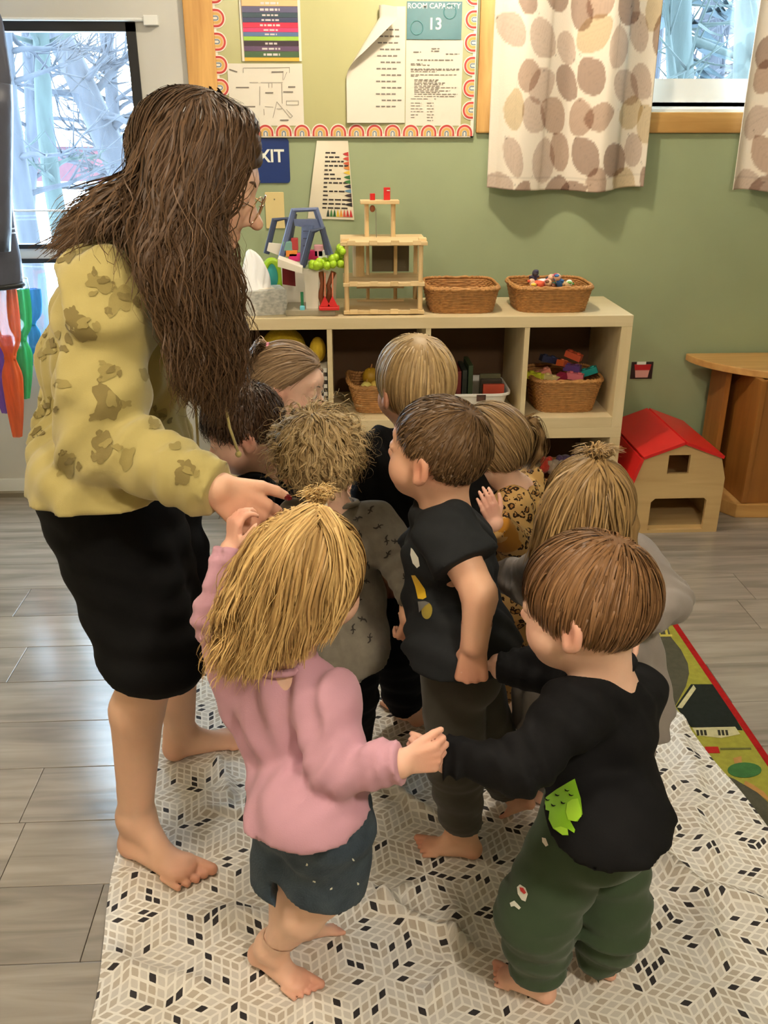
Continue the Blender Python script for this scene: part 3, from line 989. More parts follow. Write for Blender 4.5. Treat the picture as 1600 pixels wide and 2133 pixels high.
# little figures in the second basket
figs = [((232, 190, 60), (226, 178, 140), 'yellow'), ((220, 150, 150), (232, 190, 160), 'pale pink'), ((206, 52, 84), (228, 170, 150), 'crimson'), ((60, 58, 84), (70, 66, 80), 'navy'), ((40, 92, 74), (226, 200, 120), 'dark green'), ((200, 160, 110), (232, 200, 160), 'tan'), ((236, 236, 240), (60, 60, 70), 'white'), ((120, 74, 50), (232, 190, 150), 'brown'), ((120, 176, 90), (240, 240, 236), 'light green'), ((220, 96, 60), (226, 180, 150), 'orange'), ((60, 110, 170), (226, 180, 150), 'blue')]
def figure(p, d, cb, ch, nm, label, group):
    p, d = np.array(p), np.array(d) / np.linalg.norm(d)
    t = thing('toy_figure', label, 'toy figure', p, group)
    MB().tube([p, p + d * .02, p + d * .036], [.016, .014, .008], 12).build('body', mat('fig_' + nm, cb, .6, bump=.05), t, smooth=True)
    MB().ell(p + d * .044, .0125, 12, 8).build('head', mat('figh_' + nm, ch, .6, bump=.02), t, smooth=True)
    u, w_ = ortho(d)
    MB().tube([p + d * .028 - u * .02, p + d * .03, p + d * .028 + u * .02], [.004, .006, .004], 8).build('arms', mat('fig_' + nm, cb), t, smooth=True)
    MB().ell(p + d * .052, (.010, .010, .006), 10, 6).build('hat', mat('fig_' + nm, cb), t, smooth=True)
for i, (cb, ch, nm) in enumerate(figs):
    p = (bc2 - .075 + .16 * ((i * .37) % 1), YM - .055 + .10 * ((i * .61) % 1), CT + .066 + .020 * ((i * .29) % 1))
    figure(p, (rnd.uniform(-1, 1), rnd.uniform(-1, .3), rnd.uniform(.2, .9)), cb, ch, nm, nm + ' little toy figure in the basket on the shelf top', 'toy figures in the basket')
# building bricks
bricks = [((210, 214, 60), (-.115, -.04, .125), 'yellow green'), ((214, 140, 120), (-.085, -.02, .13), 'salmon'), ((150, 40, 70), (-.03, -.06, .118), 'wine red'), ((222, 120, 130), (.035, -.05, .125), 'pink'), ((40, 150, 145), (.095, -.02, .135), 'teal'), ((190, 84, 40), (.0, .0, .16), 'orange'), ((206, 92, 60), (.045, .03, .185), 'coral red'), ((90, 60, 120), (.03, -.02, .15), 'purple'), ((46, 50, 80), (-.05, .04, .17), 'navy'), ((230, 210, 150), (-.06, -.06, .12), 'cream')]
for i, (c_, (dx, dy, dz), nm) in enumerate(bricks):
    p = np.array([bc3 + dx, YI + dy, CF + dz])
    t = thing('toy_brick', nm + ' toy brick heaped in the tall cubby basket', 'toy brick', p, 'building bricks in the cubby basket')
    a, b_r = rnd.uniform(-.9, .9), rnd.uniform(-.5, .5)
    ux = np.array([math.cos(a) * math.cos(b_r), math.sin(a), math.sin(b_r)])
    ux /= np.linalg.norm(ux)
    uy = np.cross(Z_, ux); uy /= np.linalg.norm(uy)
    uz = np.cross(ux, uy)
    m_ = mat('brick_' + nm, c_, .3, bump=.01)
    MB().obox(p, ux * .032, uy * .016, uz * .012).build('block', m_, t, bevel=.001)
    for k_ in (-1, 1):
        q_ = p + ux * .016 * k_ + uz * .012
        MB().tube([q_, q_ + uz * .005], .0075, 12).build('stud', m_, t)
# yellow fruit
for i, (dx, dy, dz, r) in enumerate(((-.05, -.04, .085, .024), (-.015, -.03, .088, .022), (.02, .02, .10, .03), (-.03, .03, .11, .034), (.05, -.03, .09, .022))):
    p = np.array([bc4 + dx, YI + dy, CF + dz])
    t = thing('toy_fruit', ['pale yellow toy pear at the front left of the fruit basket', 'small yellow toy fruit at the front middle of the basket', 'dull yellow toy fruit in the middle of the basket', 'largest dark yellow toy fruit at the back of the basket', 'small olive toy fruit at the right of the basket'][i], 'toy fruit', p, 'toy fruit in the cubby basket')
    MB().ell(p, (r, r, r * 1.1)).build('flesh', mat('fruit%d' % i, [(228, 214, 120), (220, 190, 90), (196, 160, 60), (176, 136, 30), (140, 130, 70)][i], .5, var=.1, bump=.02), t, smooth=True)
    MB().tube([p + np.array([0, 0, r]), p + np.array([.004, 0, r * 1.5])], .0025, 6).build('stem', m_wick, t)
# soft toys in the lower basket
for i, (dx, dy, dz, r, c_, nm) in enumerate(((-.085, -.05, .165, .04, (110, 104, 70), 'olive'), (-.03, -.03, .18, .036, (190, 56, 36), 'red'), (-.06, .03, .20, .035, (176, 40, 30), 'dark red'), (.02, -.04, .17, .034, (170, 150, 130), 'grey beige'), (-.075, .0, .195, .026, (120, 170, 60), 'green'), (.07, .0, .17, .04, (90, 70, 110), 'purple'))):
    p = np.array([bc5 + dx, YI + dy, FR + dz])
    t = thing('soft_toy', nm + ' soft toy in the lower cubby basket', 'soft toy', p, 'soft toys in the lower basket')
    m_ = mat('plush_' + nm, c_, .95, var=.1, scale=40, bump=.5, bscale=200, sheen=.3)
    MB().ell(p, r).build('body', m_, t, smooth=True)
    for s_ in (-1, 1):
        MB().ell(p + np.array([s_ * r * .7, -.3 * r, r * .75]), r * .36, 10, 7).build('ear', m_, t, smooth=True)
# white bin of books
bcx = PY(985, 840, 3.2)[0]
t = thing('storage_bin', 'white plastic bin of boards in the upper cubby', 'bin', (bcx, YI, CF))
def bin_shell(w_, d_, h, z0, cx, cy):
    mb = MB()
    n = 40
    rings = []
    for (f, zz, off) in ((.84, 0, 0), (1, h, 0), (1.05, h, 0), (1.05, h - .008, 0), (.985, h - .004, -1), (.83, .004, -1)):
        rings.append([np.array([cx + rr_pt(2 * math.pi * i / n, w_ * f, d_ * f, 6)[0], cy + rr_pt(2 * math.pi * i / n, w_ * f, d_ * f, 6)[1], z0 + zz]) for i in range(n)])
    def band(a, b):
        mb.add(a + b, [(i, (i + 1) % n, (i + 1) % n + n, i + n) for i in range(n)])
    band(rings[0], rings[1]); band(rings[1], rings[2]); band(rings[2], rings[3]); band(rings[2], rings[4]); band(rings[4], rings[5])
    mb.add(rings[5], [tuple(range(n))]); mb.add(rings[0], [tuple(range(n))])
    return mb
bin_shell(.27, .27, .085, CF, bcx, YI).build('shell', mat('white_plastic', (226, 222, 214), .35, bump=.01), t, smooth=False)
c = PY(1003, 829, 3.158)
MB().box(c[0] - .018, c[0] + .016, 3.157, 3.160, c[2] - .013, c[2] + .012).build('picture_label', mat('label_photo', (92, 62, 50), .4, rgb2=(30, 24, 22), scale=60, bump=.01), t)
for i in range(9):
    c_ = [(178, 70, 44), (60, 50, 40), (90, 86, 60), (52, 66, 40), (40, 44, 36), (110, 40, 36), (36, 52, 34), (60, 30, 30), (120, 150, 60)][i]
    x = bcx + (.085 if i == 0 else (.08 if i < 3 else .06 - .022 * i))
    dz = .105 + .012 * i if i < 3 else .12 + .02 * math.sin(i)
    y = YI - .08 + (.03 * i if i < 3 else .05)
    if i < 3:
        mb = MB().box(x - .045, x + .035, y, y + .015, CF + .01, CF + dz)
    elif i == 8:
        mb = MB().box(bcx - .115, bcx - .09, YI - .09, YI + .02, CF + .01, CF + .12)
    else:
        mb = MB().box(x - .009, x + .009, YI - .06, YI + .09, CF + .01, CF + dz + .05)
    tag(mb.build('wooden_board', mat('board_%d' % i, c_, .5, var=.15, scale=20, bump=.03), None, bevel=.002), ['orange red board standing at the front of the white bin', 'brown board just behind the orange red board in the bin', 'grey green board third from the front in the bin', 'dark olive board in the white bin', 'blackish green board in the white bin', 'dull red board in the white bin', 'deep green board in the white bin', 'maroon board in the white bin', 'bright green board at the left end of the white bin'][i], 'board', 'boards in the white bin')
# first cubby: yellow cushion, checkered box
cx1 = (cxl + FR + cell_r[0]) / 2
t = thing('yellow_cushion', 'yellow plush cushion stuffed in the left upper cubby', 'cushion', (cx1 + .03, YI, CF + .15))
MB().ell((cx1 + .005, YI, CF + .225), (.085, .13, .085), 22, 14).build('cover', mat('yellow_plush', (206, 178, 40), .9, var=.15, scale=40, bump=.6, bscale=160), t, smooth=True)
tag(MB().ell((cell_r[0] - .046, YI - .05, CF + .237), (.030, .055, .046), 16, 10).build('yellow_ball', mat('yellow_plush2', (200, 166, 40), .9, bump=.3), None, smooth=True), 'small yellow soft ball lying on the checkered box', 'ball')
m_chk = mat('checker_print', (216, 212, 202), .5, bump=.02)
t = thing('checkered_box', 'black and white checkered box in the left upper cubby', 'box', (cx1 + .09, YI, CF))
MB().box(cell_r[0] - .012 - .07, cell_r[0] - .012, CY0 + .03, CY0 + .25, CF, CF + .19).build('carton', m_chk, t)
mb = MB()
for i in range(5):
    for j in range(13):
        if (i + j) % 2:
            mb.box(cell_r[0] - .082 + .014 * i, cell_r[0] - .082 + .014 * (i + 1), CY0 + .0292, CY0 + .0302, CF + .0145 * j, CF + .0145 * (j + 1))
mb.build('dark_squares', m_ink2, t)['kind'] = 'stuff'
tag(MB().box(cxl + FR + .01, cx1 + .05, CY0 + .05, CY1 - .02, CF, CF + .13).build('fabric_bin', mat('black_fabric', (26, 26, 28), .9, bump=.2), None, bevel=.006), 'black fabric bin in the left upper cubby', 'bin')

# ------------------------------------------------------------------ tissue box
YT = 3.22
p = PY(480, 640, YT)
tx1 = PY(592, 600, YT + .05)[0]
t = thing('tissue_box', 'grey patterned tissue box with a white tissue on the shelf top', 'tissue box', (tx1 - .12, YT, CT))
m_tb = mat('tissue_card', (206, 204, 194), .5, rgb2=(156, 156, 150), scale=70, stretch=(1, 1, 1.6), bump=.02)
ang = math.radians(14)
ux, uy = np.array([math.cos(ang), math.sin(ang), 0]), np.array([-math.sin(ang), math.cos(ang), 0])
cc = np.array([tx1 - .115, YT + .02, CT + .043])
MB().obox(cc, ux * .115, uy * .062, Z_ * .043).build('carton', m_tb, t, bevel=.001)
MB().obox(cc + Z_ * .0432, ux * .08, uy * .03, Z_ * .0004).build('slot', m_card, t)
def tis(u, v):
    a = 2 * math.pi * u
    r = (.055 * (1 - v) ** .6 + .004) * (1 + .25 * math.sin(3 * a + 4 * v) + .12 * math.sin(7 * a))
    q_ = cc + Z_ * .043 + ux * r * math.cos(a) * 1.0 + uy * r * .55 * math.sin(a) + Z_ * .135 * v + ux * .02 * v * math.sin(3 * v)
    return tuple(q_)
MB().grid(tis, 40, 16).build('tissue', mat('tissue_paper', (240, 240, 240), .8, bump=.05), t, smooth=True)

# ------------------------------------------------------------------ plastic dollhouse
YD = 3.26
def D_(px, py, Y=YD):
    return PY(px, py, Y)
t = thing('plastic_dollhouse', 'folding plastic dollhouse with blue roof frames and green tree', 'dollhouse', (D_(640, 650)[0], YD, CT))
m_slate = mat('slate_blue_plastic', (96, 108, 142), .45, var=.06, scale=30, bump=.15, bscale=90)
m_slate2 = mat('dark_slate_plastic', (62, 70, 92), .45, bump=.1)
m_wp = mat('offwhite_plastic', (226, 218, 200), .45, bump=.03)
m_greyp = mat('grey_tray_plastic', (150, 142, 122), .5, bump=.03)
m_lime = mat('lime_plastic', (166, 204, 44), .4, var=.08, scale=20, bump=.08)
m_swing = mat('red_plastic', (206, 46, 44), .4, bump=.02)
m_brownp = mat('brown_plastic', (130, 70, 36), .5, var=.15, bump=.05)
def fr(pts, r, name, m, Y=None):
    pass
# tray
q0, q1 = D_(600, 662), D_(697, 662)
MB().box(D_(596, 655, 3.2)[0], D_(699, 655, 3.2)[0], 3.17, 3.34, CT, CT + .022).build('tray', m_greyp, t, bevel=.004)
# white walls
def panel(p4, th, name, m):
    a = [np.array(p_) for p_ in p4]
    n_ = np.cross(a[1] - a[0], a[3] - a[0])
    n_ = n_ / np.linalg.norm(n_) * th
    return MB().add(a + [p_ + n_ for p_ in a], [(0, 1, 2, 3), (7, 6, 5, 4), (0, 4, 5, 1), (1, 5, 6, 2), (2, 6, 7, 3), (3, 7, 4, 0)]).build(name, m, t)
yf = 3.20
panel([D_(638, 645, yf), D_(663, 645, yf), D_(664, 560, yf), D_(634, 560, yf)], .006, 'wall', m_wp)
panel([D_(664, 645, yf), D_(697, 640, 3.3), D_(700, 570, 3.3), D_(664, 560, yf)], .004, 'wall', m_wp)
panel([D_(592, 635, 3.33), D_(638, 645, 3.33), D_(634, 560, 3.33), D_(584, 545, 3.33)], .004, 'wall', m_wp)
panel([D_(589, 592, 3.26), D_(616, 596, 3.26), D_(614, 556, 3.26), D_(588, 552, 3.26)], .004, 'door', mat('maroon_plastic', (110, 18, 22), .4, bump=.02))
# upper floor ledges
panel([D_(582, 548, yf), D_(632, 562, yf), D_(632, 550, yf), D_(582, 532, yf)], .09, 'floor_ledge', m_wp)
panel([D_(556, 522, 3.3), D_(590, 535, 3.3), D_(590, 508, 3.3), D_(560, 505, 3.3)], .005, 'wall', m_wp)
# A-frame roofs with holes: built from bars and shingled cheeks
def bar(a, b, w_, m, name, d=.02):
    a, b = np.array(a), np.array(b)
    MB().tube([a, b], w_, 6).build(name, m, t)
def aframe(lb, lt, rt, rb, Y0, m, name):
    P_ = [D_(*q_, Y0) for q_ in (lb, lt, rt, rb)]
    MB().tube(P_, [.011, .011, .011, .011], 8).build(name, m, t, smooth=False)
aframe((585, 540), (612, 438), (658, 436), (688, 530), 3.22, m_slate, 'roof_frame')
aframe((555, 528), (572, 458), (598, 455), (606, 520), 3.34, m_slate2, 'roof_frame')
aframe((630, 556), (650, 482), (672, 476), (684, 530), 3.17, m_slate2, 'dormer_frame')
panel([D_(628, 556, 3.20), D_(640, 552, 3.18), D_(655, 470, 3.18), D_(632, 470, 3.22)], .008, 'roof_cheek', m_slate)
panel([D_(614, 470, 3.215), D_(668, 478, 3.215), D_(660, 456, 3.215), D_(612, 456, 3.215)], .010, 'roof_ridge', m_slate)
panel([D_(588, 535, 3.25), D_(604, 520, 3.3), D_(616, 445, 3.3), D_(608, 445, 3.25)], .006, 'roof_cheek', m_slate2)
for k_ in range(5):
    a = D_(633, 540 - 15 * k_, 3.198)
    MB().box(a[0] - .002, a[0] + .022, 3.176, 3.18, a[2] - .002, a[2] + .001).build('shingle_line', m_slate2, t)
# furniture on the upper floor
for (px, py, c_, w_, h) in ((608, 527, (214, 130, 50), .02, .012), (616, 535, (214, 40, 120), .024, .014), (650, 530, (196, 30, 90), .022, .016), (600, 512, (110, 150, 140), .018, .016), (614, 508, (170, 60, 60), .012, .02), (664, 522, (222, 160, 170), .016, .02), (672, 530, (220, 220, 224), .016, .016)):
    c = D_(px, py, 3.225)
    MB().box(c[0] - w_, c[0] + w_, 3.21, 3.24, c[2] - h, c[2] + h).build('furniture', mat('df_%d_%d' % (px, py), c_, .4, bump=.02), t, bevel=.003)
# tree: bobbly crown, trunk, swing
mb = MB()
R_ = random.Random(4)
for i in range(46):
    f = R_.random()
    px = 648 + 68 * f
    py = 556 - 4 * f - (R_.random() * (10 + 34 * max(0, (f - .5) * 2)))
    c = D_(px, py, 3.185 + R_.uniform(-.02, .02))
    mb.ell(c, R_.uniform(.011, .016), 10, 7)
mb.build('tree_crown', m_lime, t, smooth=True)
for pts in (((668, 566), (672, 590), (668, 615), (676, 645)), ((695, 566), (684, 595), (688, 605), (682, 640))):
    MB().tube([D_(*q_, 3.20) for q_ in pts], [.010, .008, .010, .012], 8).build('trunk', m_brownp, t, smooth=True)
for x in (677, 693):
    MB().tube([D_(x, 568, 3.175), D_(x, 630, 3.175)], .003, 6).build('swing_rope', mat('peach_plastic', (214, 130, 100), .5, bump=.02), t)
c = D_(687, 640, 3.175)
MB().box(c[0] - .038, c[0] + .034, 3.155, 3.195, c[2] - .008, c[2] + .004).build('swing_seat', m_swing, t, bevel=.003)
for x in (677, 693):
    MB().prism([(-.018, 0), (.018, 0), (0, .036)], D_(x, 638, 3.165), X_, Z_, (0, .005, 0)).build('swing_side', m_swing, t)
MB().box(D_(627, 640)[0], D_(637, 640)[0], 3.17, 3.185, CT + .02, CT + .035).build('bathtub', mat('aqua_plastic', (110, 196, 214), .4, bump=.02), t, bevel=.003)
MB().box(D_(628, 620)[0], D_(634, 620)[0], 3.19, 3.20, CT + .02, CT + .08).build('green_panel', mat('green_plastic', (40, 110, 70), .4, bump=.02), t)
# lime oval toy leaning behind
c = D_(567, 565, 3.36)
t = thing('oval_mirror_toy', 'lime green oval toy mirror leaning behind the tissue box', 'toy', (c[0], 3.36, CT))
MB().tube([(c[0] + .032 * math.cos(a), 3.36, c[2] - .02 + .058 * math.sin(a)) for a in np.linspace(0, 2 * math.pi, 28, endpoint=False)], .012, 8, closed=True).build('rim', m_lime, t, smooth=True)
MB().ell((c[0], 3.362, c[2] - .02), (.028, .004, .05)).build('face', mat('mirror_teal', (70, 170, 160), .15, bump=.01), t, smooth=True)
MB().box(c[0] - .03, c[0] + .03, 3.35, 3.385, CT, c[2] - .072).build('foot', m_lime, t)

# ------------------------------------------------------------------ wooden dollhouse
t = thing('wooden_dollhouse', 'open natural wood dollhouse with three decks on the shelf top', 'dollhouse', (D_(800, 650)[0], 3.28, CT))
m_pine = wood('pine_toy', (228, 202, 154), (206, 176, 126), .5, axis=0, rand=.06, bump=.03)
m_pinez = wood('pine_toy_upright', (222, 194, 144), (200, 168, 118), .5, axis=2, rand=.06, bump=.03)
ya, yb = 3.17, 3.42
def deck(z, name, x0, x1, th=.012):
    mb = MB().box(x0, x1, ya, yb, z, z + th)
    o = mb.build(name, m_pine, t, bevel=.001)
    for k_ in range(4):
        f = (k_ + .5) / 4
        xx = x0 + (x1 - x0) * f
        MB().box(xx - .014, xx + .014, ya - .004, ya + .004, z + .002, z + th + .006).build('joint_tab', m_pine, t, bevel=.001)
    return o
xa, xb = D_(716, 640, ya)[0], D_(884, 640, ya)[0]
z_0 = CT + .004
z_1 = D_(800, 597, ya)[2]
z_2 = D_(800, 512, ya)[2]
deck(z_0, 'deck', xa, xb)
deck(z_1, 'deck', xa, xb)
deck(z_2, 'deck', xa - .008, xb + .008)
for xx in (xa + .012, xb - .014):
    for yy in (ya + .015, yb - .015):
        MB().tube([(xx, yy, z_0 + .01), (xx, yy, z_1)], .0085, 10).build('post', m_pinez, t)
        MB().tube([(xx, yy, z_1 + .01), (xx, yy, z_2)], .0085, 10).build('post', m_pinez, t)
for f in (.32, .68):
    xx = xa + (xb - xa) * f
    MB().tube([(xx, yb - .05, z_0 + .01), (xx, yb - .05, z_1)], .007, 10).build('post', m_pinez, t)
    MB().tube([(xx, yb - .05, z_1 + .01), (xx, yb - .05, z_2)], .007, 10).build('post', m_pinez, t)
m_plex = mat('smoky_panel', (96, 88, 66), .2, bump=.01)
MB().box(xa + (xb - xa) * .38, xa + (xb - xa) * .86, yb - .03, yb - .026, z_1 + .02, z_2 - .01).build('back_screen', m_plex, t)
MB().tube([((xa * .8 + xb * .2), yb - .08, z_1 + .012), ((xa * .8 + xb * .2), yb - .08, z_2 - .01)], .022, 14).build('lift_cage', m_pinez, t)
MB().box(xa + .05, xb - .06, yb - .06, yb - .05, z_0 + .012, z_0 + .018).build('ladder_rail', m_pine, t)
MB().box(xa + .05, xb - .06, yb - .06, yb - .05, z_0 + .06, z_0 + .066).build('ladder_rail', m_pine, t)
# corner notches on the top deck
for xx in (xa - .004, xb - .02):
    MB().box(xx, xx + .026, ya + .02, ya + .06, z_2 + .012, z_2 + .022).build('joint_tab', m_pine, t, bevel=.001)
# tower
yt = 3.34
tx0, tx1_ = D_(764, 480, yt)[0], D_(819, 480, yt)[0]
zt_ = D_(790, 424, yt)[2]
for xx in (tx0, tx1_):
    MB().tube([(xx, yt, z_2 + .01), (xx, yt, zt_)], .0085, 10).build('tower_post', m_pinez, t)
MB().box(D_(750, 420, yt)[0], D_(831, 420, yt)[0], yt - .035, yt + .035, zt_, zt_ + .012).build('tower_deck', m_pine, t, bevel=.002)
c = D_(776, 435, yt - .03)
MB().ell((c[0], yt - .02, c[2]), (.010, .008, .012)).build('pulley', m_brownp, t, smooth=True)
MB().tube([(c[0] + .012, yt - .02, c[2]), (c[0] + .014, yt - .02, z_2 + .012)], .001, 4).build('string', m_ink, t)
m_rw = mat('red_wood', (196, 34, 30), .4, bump=.02)
tp = zt_ + .012
c = D_(776, 411, yt)
tag(MB().tube([(c[0], yt, tp), (c[0], yt, tp + .022)], .0095, 14).build('toy_cup', m_rw, None, bevel=.001), 'small round red wooden block on the dollhouse tower', 'toy')
c = D_(806, 405, yt)
t = thing('toy_fridge', 'taller red wooden block with white stripe on the dollhouse tower', 'toy', (c[0], yt, tp))
MB().box(c[0] - .0115, c[0] + .0115, yt - .01, yt + .01, tp, tp + .042).build('block', m_rw, t, bevel=.001)
MB().box(c[0] - .001, c[0] + .010, yt - .0108, yt - .010, tp + .031, tp + .034).build('stripe', m_lett, t)

# ------------------------------------------------------------------ toy barn
YBn = 3.085
def B_(px, py):
    return PY(px, py, YBn)
t = thing('toy_barn', 'wooden toy barn with red gambrel roof on the floor beside the shelf', 'toy barn', (B_(1410, 1110)[0], YBn + .2, 0))
m_ply = wood('barn_plywood', (206, 176, 124), (190, 158, 108), .5, axis=0, rand=.02, bump=.02)
m_roof = mat('red_roof_plastic', (206, 34, 32), .35, var=.05, scale=5, bump=.02)
G = [B_(*q_) for q_ in ((1316, 1116), (1313, 1003), (1337, 961), (1422, 925), (1494, 948), (1513, 992), (1501, 1106))]
x0b, x1b = (G[0][0] + G[1][0]) / 2, G[5][0] - .004
xm = G[3][0]
hw_ = (x1b - x0b) / 2
xm = (x0b + x1b) / 2
ze, zk, zp = (G[1][2] + G[5][2]) / 2, (G[2][2] + G[4][2]) / 2, G[3][2]
kx = hw_ * .86
prof = [(x0b, 0.0), (x0b, ze), (xm - kx, zk), (xm, zp), (xm + kx, zk), (x1b, ze), (x1b, 0.0)]
dw, dz = [B_(1348, 1108)[0], B_(1463, 1100)[0]], [.012, B_(1410, 1038)[2]]
ww, wz = [B_(1393, 960)[0], B_(1438, 960)[0]], [B_(1410, 987)[2], B_(1410, 948)[2]]
def gable(y, name):
    bm = bmesh.new()
    base = np.array(t.location)
    tess_out = [Vector((x, z, 0)) for x, z in prof]
    r1 = [Vector((ww[0], wz[0], 0)), Vector((ww[1], wz[0], 0)), Vector((ww[1], wz[1], 0)), Vector((ww[0], wz[1], 0))]
    r2 = [Vector((dw[0], dz[0], 0)), Vector((dw[1], dz[0], 0)), Vector((dw[1], dz[1] - .01, 0)), Vector((dw[1] - .012, dz[1], 0)), Vector((dw[0] + .015, dz[1], 0)), Vector((dw[0], dz[1] - .015, 0))]
    tris = geometry.tessellate_polygon([tess_out, r1, r2])
    allp = tess_out + r1 + r2
    mb = MB()
    n = len(allp)
    vs = [(p_.x, y, p_.y) for p_ in allp] + [(p_.x, y + .016, p_.y) for p_ in allp]
    fs = [tuple(q_) for q_ in tris] + [tuple(i + n for i in q_)[::-1] for q_ in tris]
    st = 0
    for loop in (tess_out, r1, r2):
        k_ = len(loop)
        fs += [(st + i, st + (i + 1) % k_, st + (i + 1) % k_ + n, st + i + n) for i in range(k_)]
        st += k_
    mb.add(vs, fs)
    return mb.build(name, m_ply, t)
yb2 = WY - .10
gable(YBn, 'front_wall')
gable(yb2 - .016, 'rear_wall')
MB().box(x0b, x1b, YBn + .016, yb2 - .016, .012, .026).build('floor_board', m_ply, t)
MB().box(x0b, x0b + .014, YBn + .016, yb2 - .016, .026, ze).build('side_wall', m_ply, t)
MB().box(x1b - .014, x1b, YBn + .016, yb2 - .016, .026, ze).build('side_wall', m_ply, t)
MB().box(x0b + .014, x1b - .014, YBn + .016, yb2 - .016, dz[1] + .02, dz[1] + .03).build('loft', m_ply, t)
ys, ye = YBn - .014, yb2 + .014
def slope(a, b, name):
    a, b = np.array(a), np.array(b)
    d_ = b - a
    n_ = np.array([-d_[1], d_[0]]) / np.linalg.norm(d_)
    if n_[1] < 0:
        n_ = -n_
    q_ = [a + n_ * .001, b + n_ * .001, b + n_ * .013, a + n_ * .013]
    MB().prism(q_, (0, ys, 0), X_, Z_, (0, ye - ys, 0)).build(name, m_roof, t, bevel=.001)
slope((x0b - .004, ze - .012), (xm - kx, zk), 'roof_panel')
slope((xm - kx, zk), (xm, zp), 'roof_panel')
slope((xm, zp), (xm + kx + .002, zk - .002), 'roof_panel')

# ------------------------------------------------------------------ half round table
zt2 = PY(1432, 737, WY - .04)[2]
xt0 = PY(1431, 737, WY - .04)[0]
RX, RY = .92, .50
cxt = xt0 + RX
t = thing('half_round_table', 'oak half round table standing against the green wall', 'table', (cxt, WY - .25, 0))
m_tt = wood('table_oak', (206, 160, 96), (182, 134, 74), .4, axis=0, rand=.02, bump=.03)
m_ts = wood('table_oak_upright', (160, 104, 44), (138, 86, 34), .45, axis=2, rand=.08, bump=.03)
pts = [(cxt - RX * math.cos(a), WY - .03 - RY * math.sin(a)) for a in np.linspace(0, math.pi, 40)]
MB().prism(pts, (0, 0, zt2 - .028), X_, Y_, (0, 0, .028)).build('table_top', m_tt, t, bevel=.004)
yw = WY - .05
xq = PY(1478, 900, WY - .12)[0]
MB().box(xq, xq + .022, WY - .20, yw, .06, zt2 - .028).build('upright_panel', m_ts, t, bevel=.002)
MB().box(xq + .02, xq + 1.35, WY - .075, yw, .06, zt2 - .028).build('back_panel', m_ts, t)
xs = PY(1545, 900, 3.32)[0]
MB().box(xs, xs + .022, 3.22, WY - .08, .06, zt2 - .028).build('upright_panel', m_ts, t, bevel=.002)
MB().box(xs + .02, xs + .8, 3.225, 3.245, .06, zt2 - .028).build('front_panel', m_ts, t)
zb_ = .058
MB().prism([(xq - .06, WY - .03), (xq - .06, 3.38), (xs - .02, 3.215), (xs + .9, 3.16), (xs + 1.0, WY - .03)], (0, 0, 0), X_, Y_, (0, 0, zb_)).build('plinth', m_tt, t, bevel=.004)

# ------------------------------------------------------------------ road rug
rx1 = 1.04
rug = thing('road_rug', 'green and grey road map play rug with red border under the sheet', 'rug', (.7, 1.6, 0))
def rugmat(n, c):
    return mat('rug_' + n, c, .95, var=.12, scale=60, bump=.35, bscale=500, spec=.1)
ry1 = PZ(1380, 1262)[1] + .06
MB().box(-.28, rx1, .55, ry1, .0, .004).build('pile', rugmat('grass', (150, 146, 58)), rug)
MB().box(rx1 - .016, rx1 + .002, .55, ry1, .0, .0052).build('border', rugmat('red', (158, 28, 26)), rug)
def rp(pxs, name, m, z=.0046):
    q_ = [PZ(a, b, z) for a, b in pxs]
    MB().prism([(p_[0], p_[1]) for p_ in q_], (0, 0, .003), X_, Y_, (0, 0, z - .003)).build(name, m, rug)
cr = lambda x, y: (1240 + x / 3.808, 1240 + y / 3.808)
m_road = rugmat('road', (78, 76, 62))
rp([cr(*q_) for q_ in ((150, 190), (560, 190), (600, 330), (680, 430), (735, 540), (745, 620), (720, 720), (640, 870), (560, 900), (250, 400))], 'road', m_road)
rp([cr(*q_) for q_ in ((760, 705), (950, 705), (1170, 1070), (760, 1045), (640, 880))], 'pond', rugmat('dark', (34, 38, 34)))
rp([cr(*q_) for q_ in ((960, 1400), (1100, 1455), (1280, 1560), (1371, 1640), (1371, 1950), (1250, 1900))], 'road', m_road)
m_ry = rugmat('yellow', (196, 180, 84))
for (x0_, x1_) in ((350, 375), (435, 450), (505, 520), (565, 582), (290, 305)):
    rp([cr(x0_ - 25, 222), cr(x0_ - 5, 222), cr(x0_ + 15, 310), cr(x0_ - 5, 310)], 'crossing_stripe', m_ry, .0050)
rp([cr(280, 212), cr(575, 208), cr(580, 222), cr(285, 226)], 'crossing_stripe', m_ry, .0050)
rp([cr(300, 312), cr(610, 310), cr(612, 326), cr(302, 330)], 'crossing_stripe', m_ry, .0050)
rp([cr(420, 345), cr(435, 345), cr(520, 485), cr(503, 490)], 'lane_dash', m_ry, .0050)
for (x, y) in ((520, 532), (520, 602), (500, 660), (470, 715)):
    rp([cr(x - 14, y - 16), cr(x + 12, y - 16), cr(x + 14, y + 14), cr(x - 12, y + 14)], 'lane_dash', m_ry, .0050)
m_rw2 = rugmat('cream', (190, 182, 140))
rp([cr(780, 710), cr(800, 740), cr(690, 895), cr(650, 890)], 'kerb', m_rw2, .0050)
rp([cr(770, 1050), cr(1110, 1042), cr(1150, 1100), cr(1000, 1130), cr(810, 1110)], 'building_print', m_rw2, .0050)
for x0_ in (800, 970):
    for i in range(3):
        rp([cr(x0_ + 30 * i, 1068), cr(x0_ + 20 + 30 * i, 1068), cr(x0_ + 28 + 30 * i, 1110), cr(x0_ + 8 + 30 * i, 1110)], 'window_print', rugmat('line', (52, 50, 40)), .0054)
rp([cr(870, 1200), cr(975, 1200), cr(990, 1250), cr(880, 1250)], 'sign_print', rugmat('red2', (170, 40, 34)), .0050)
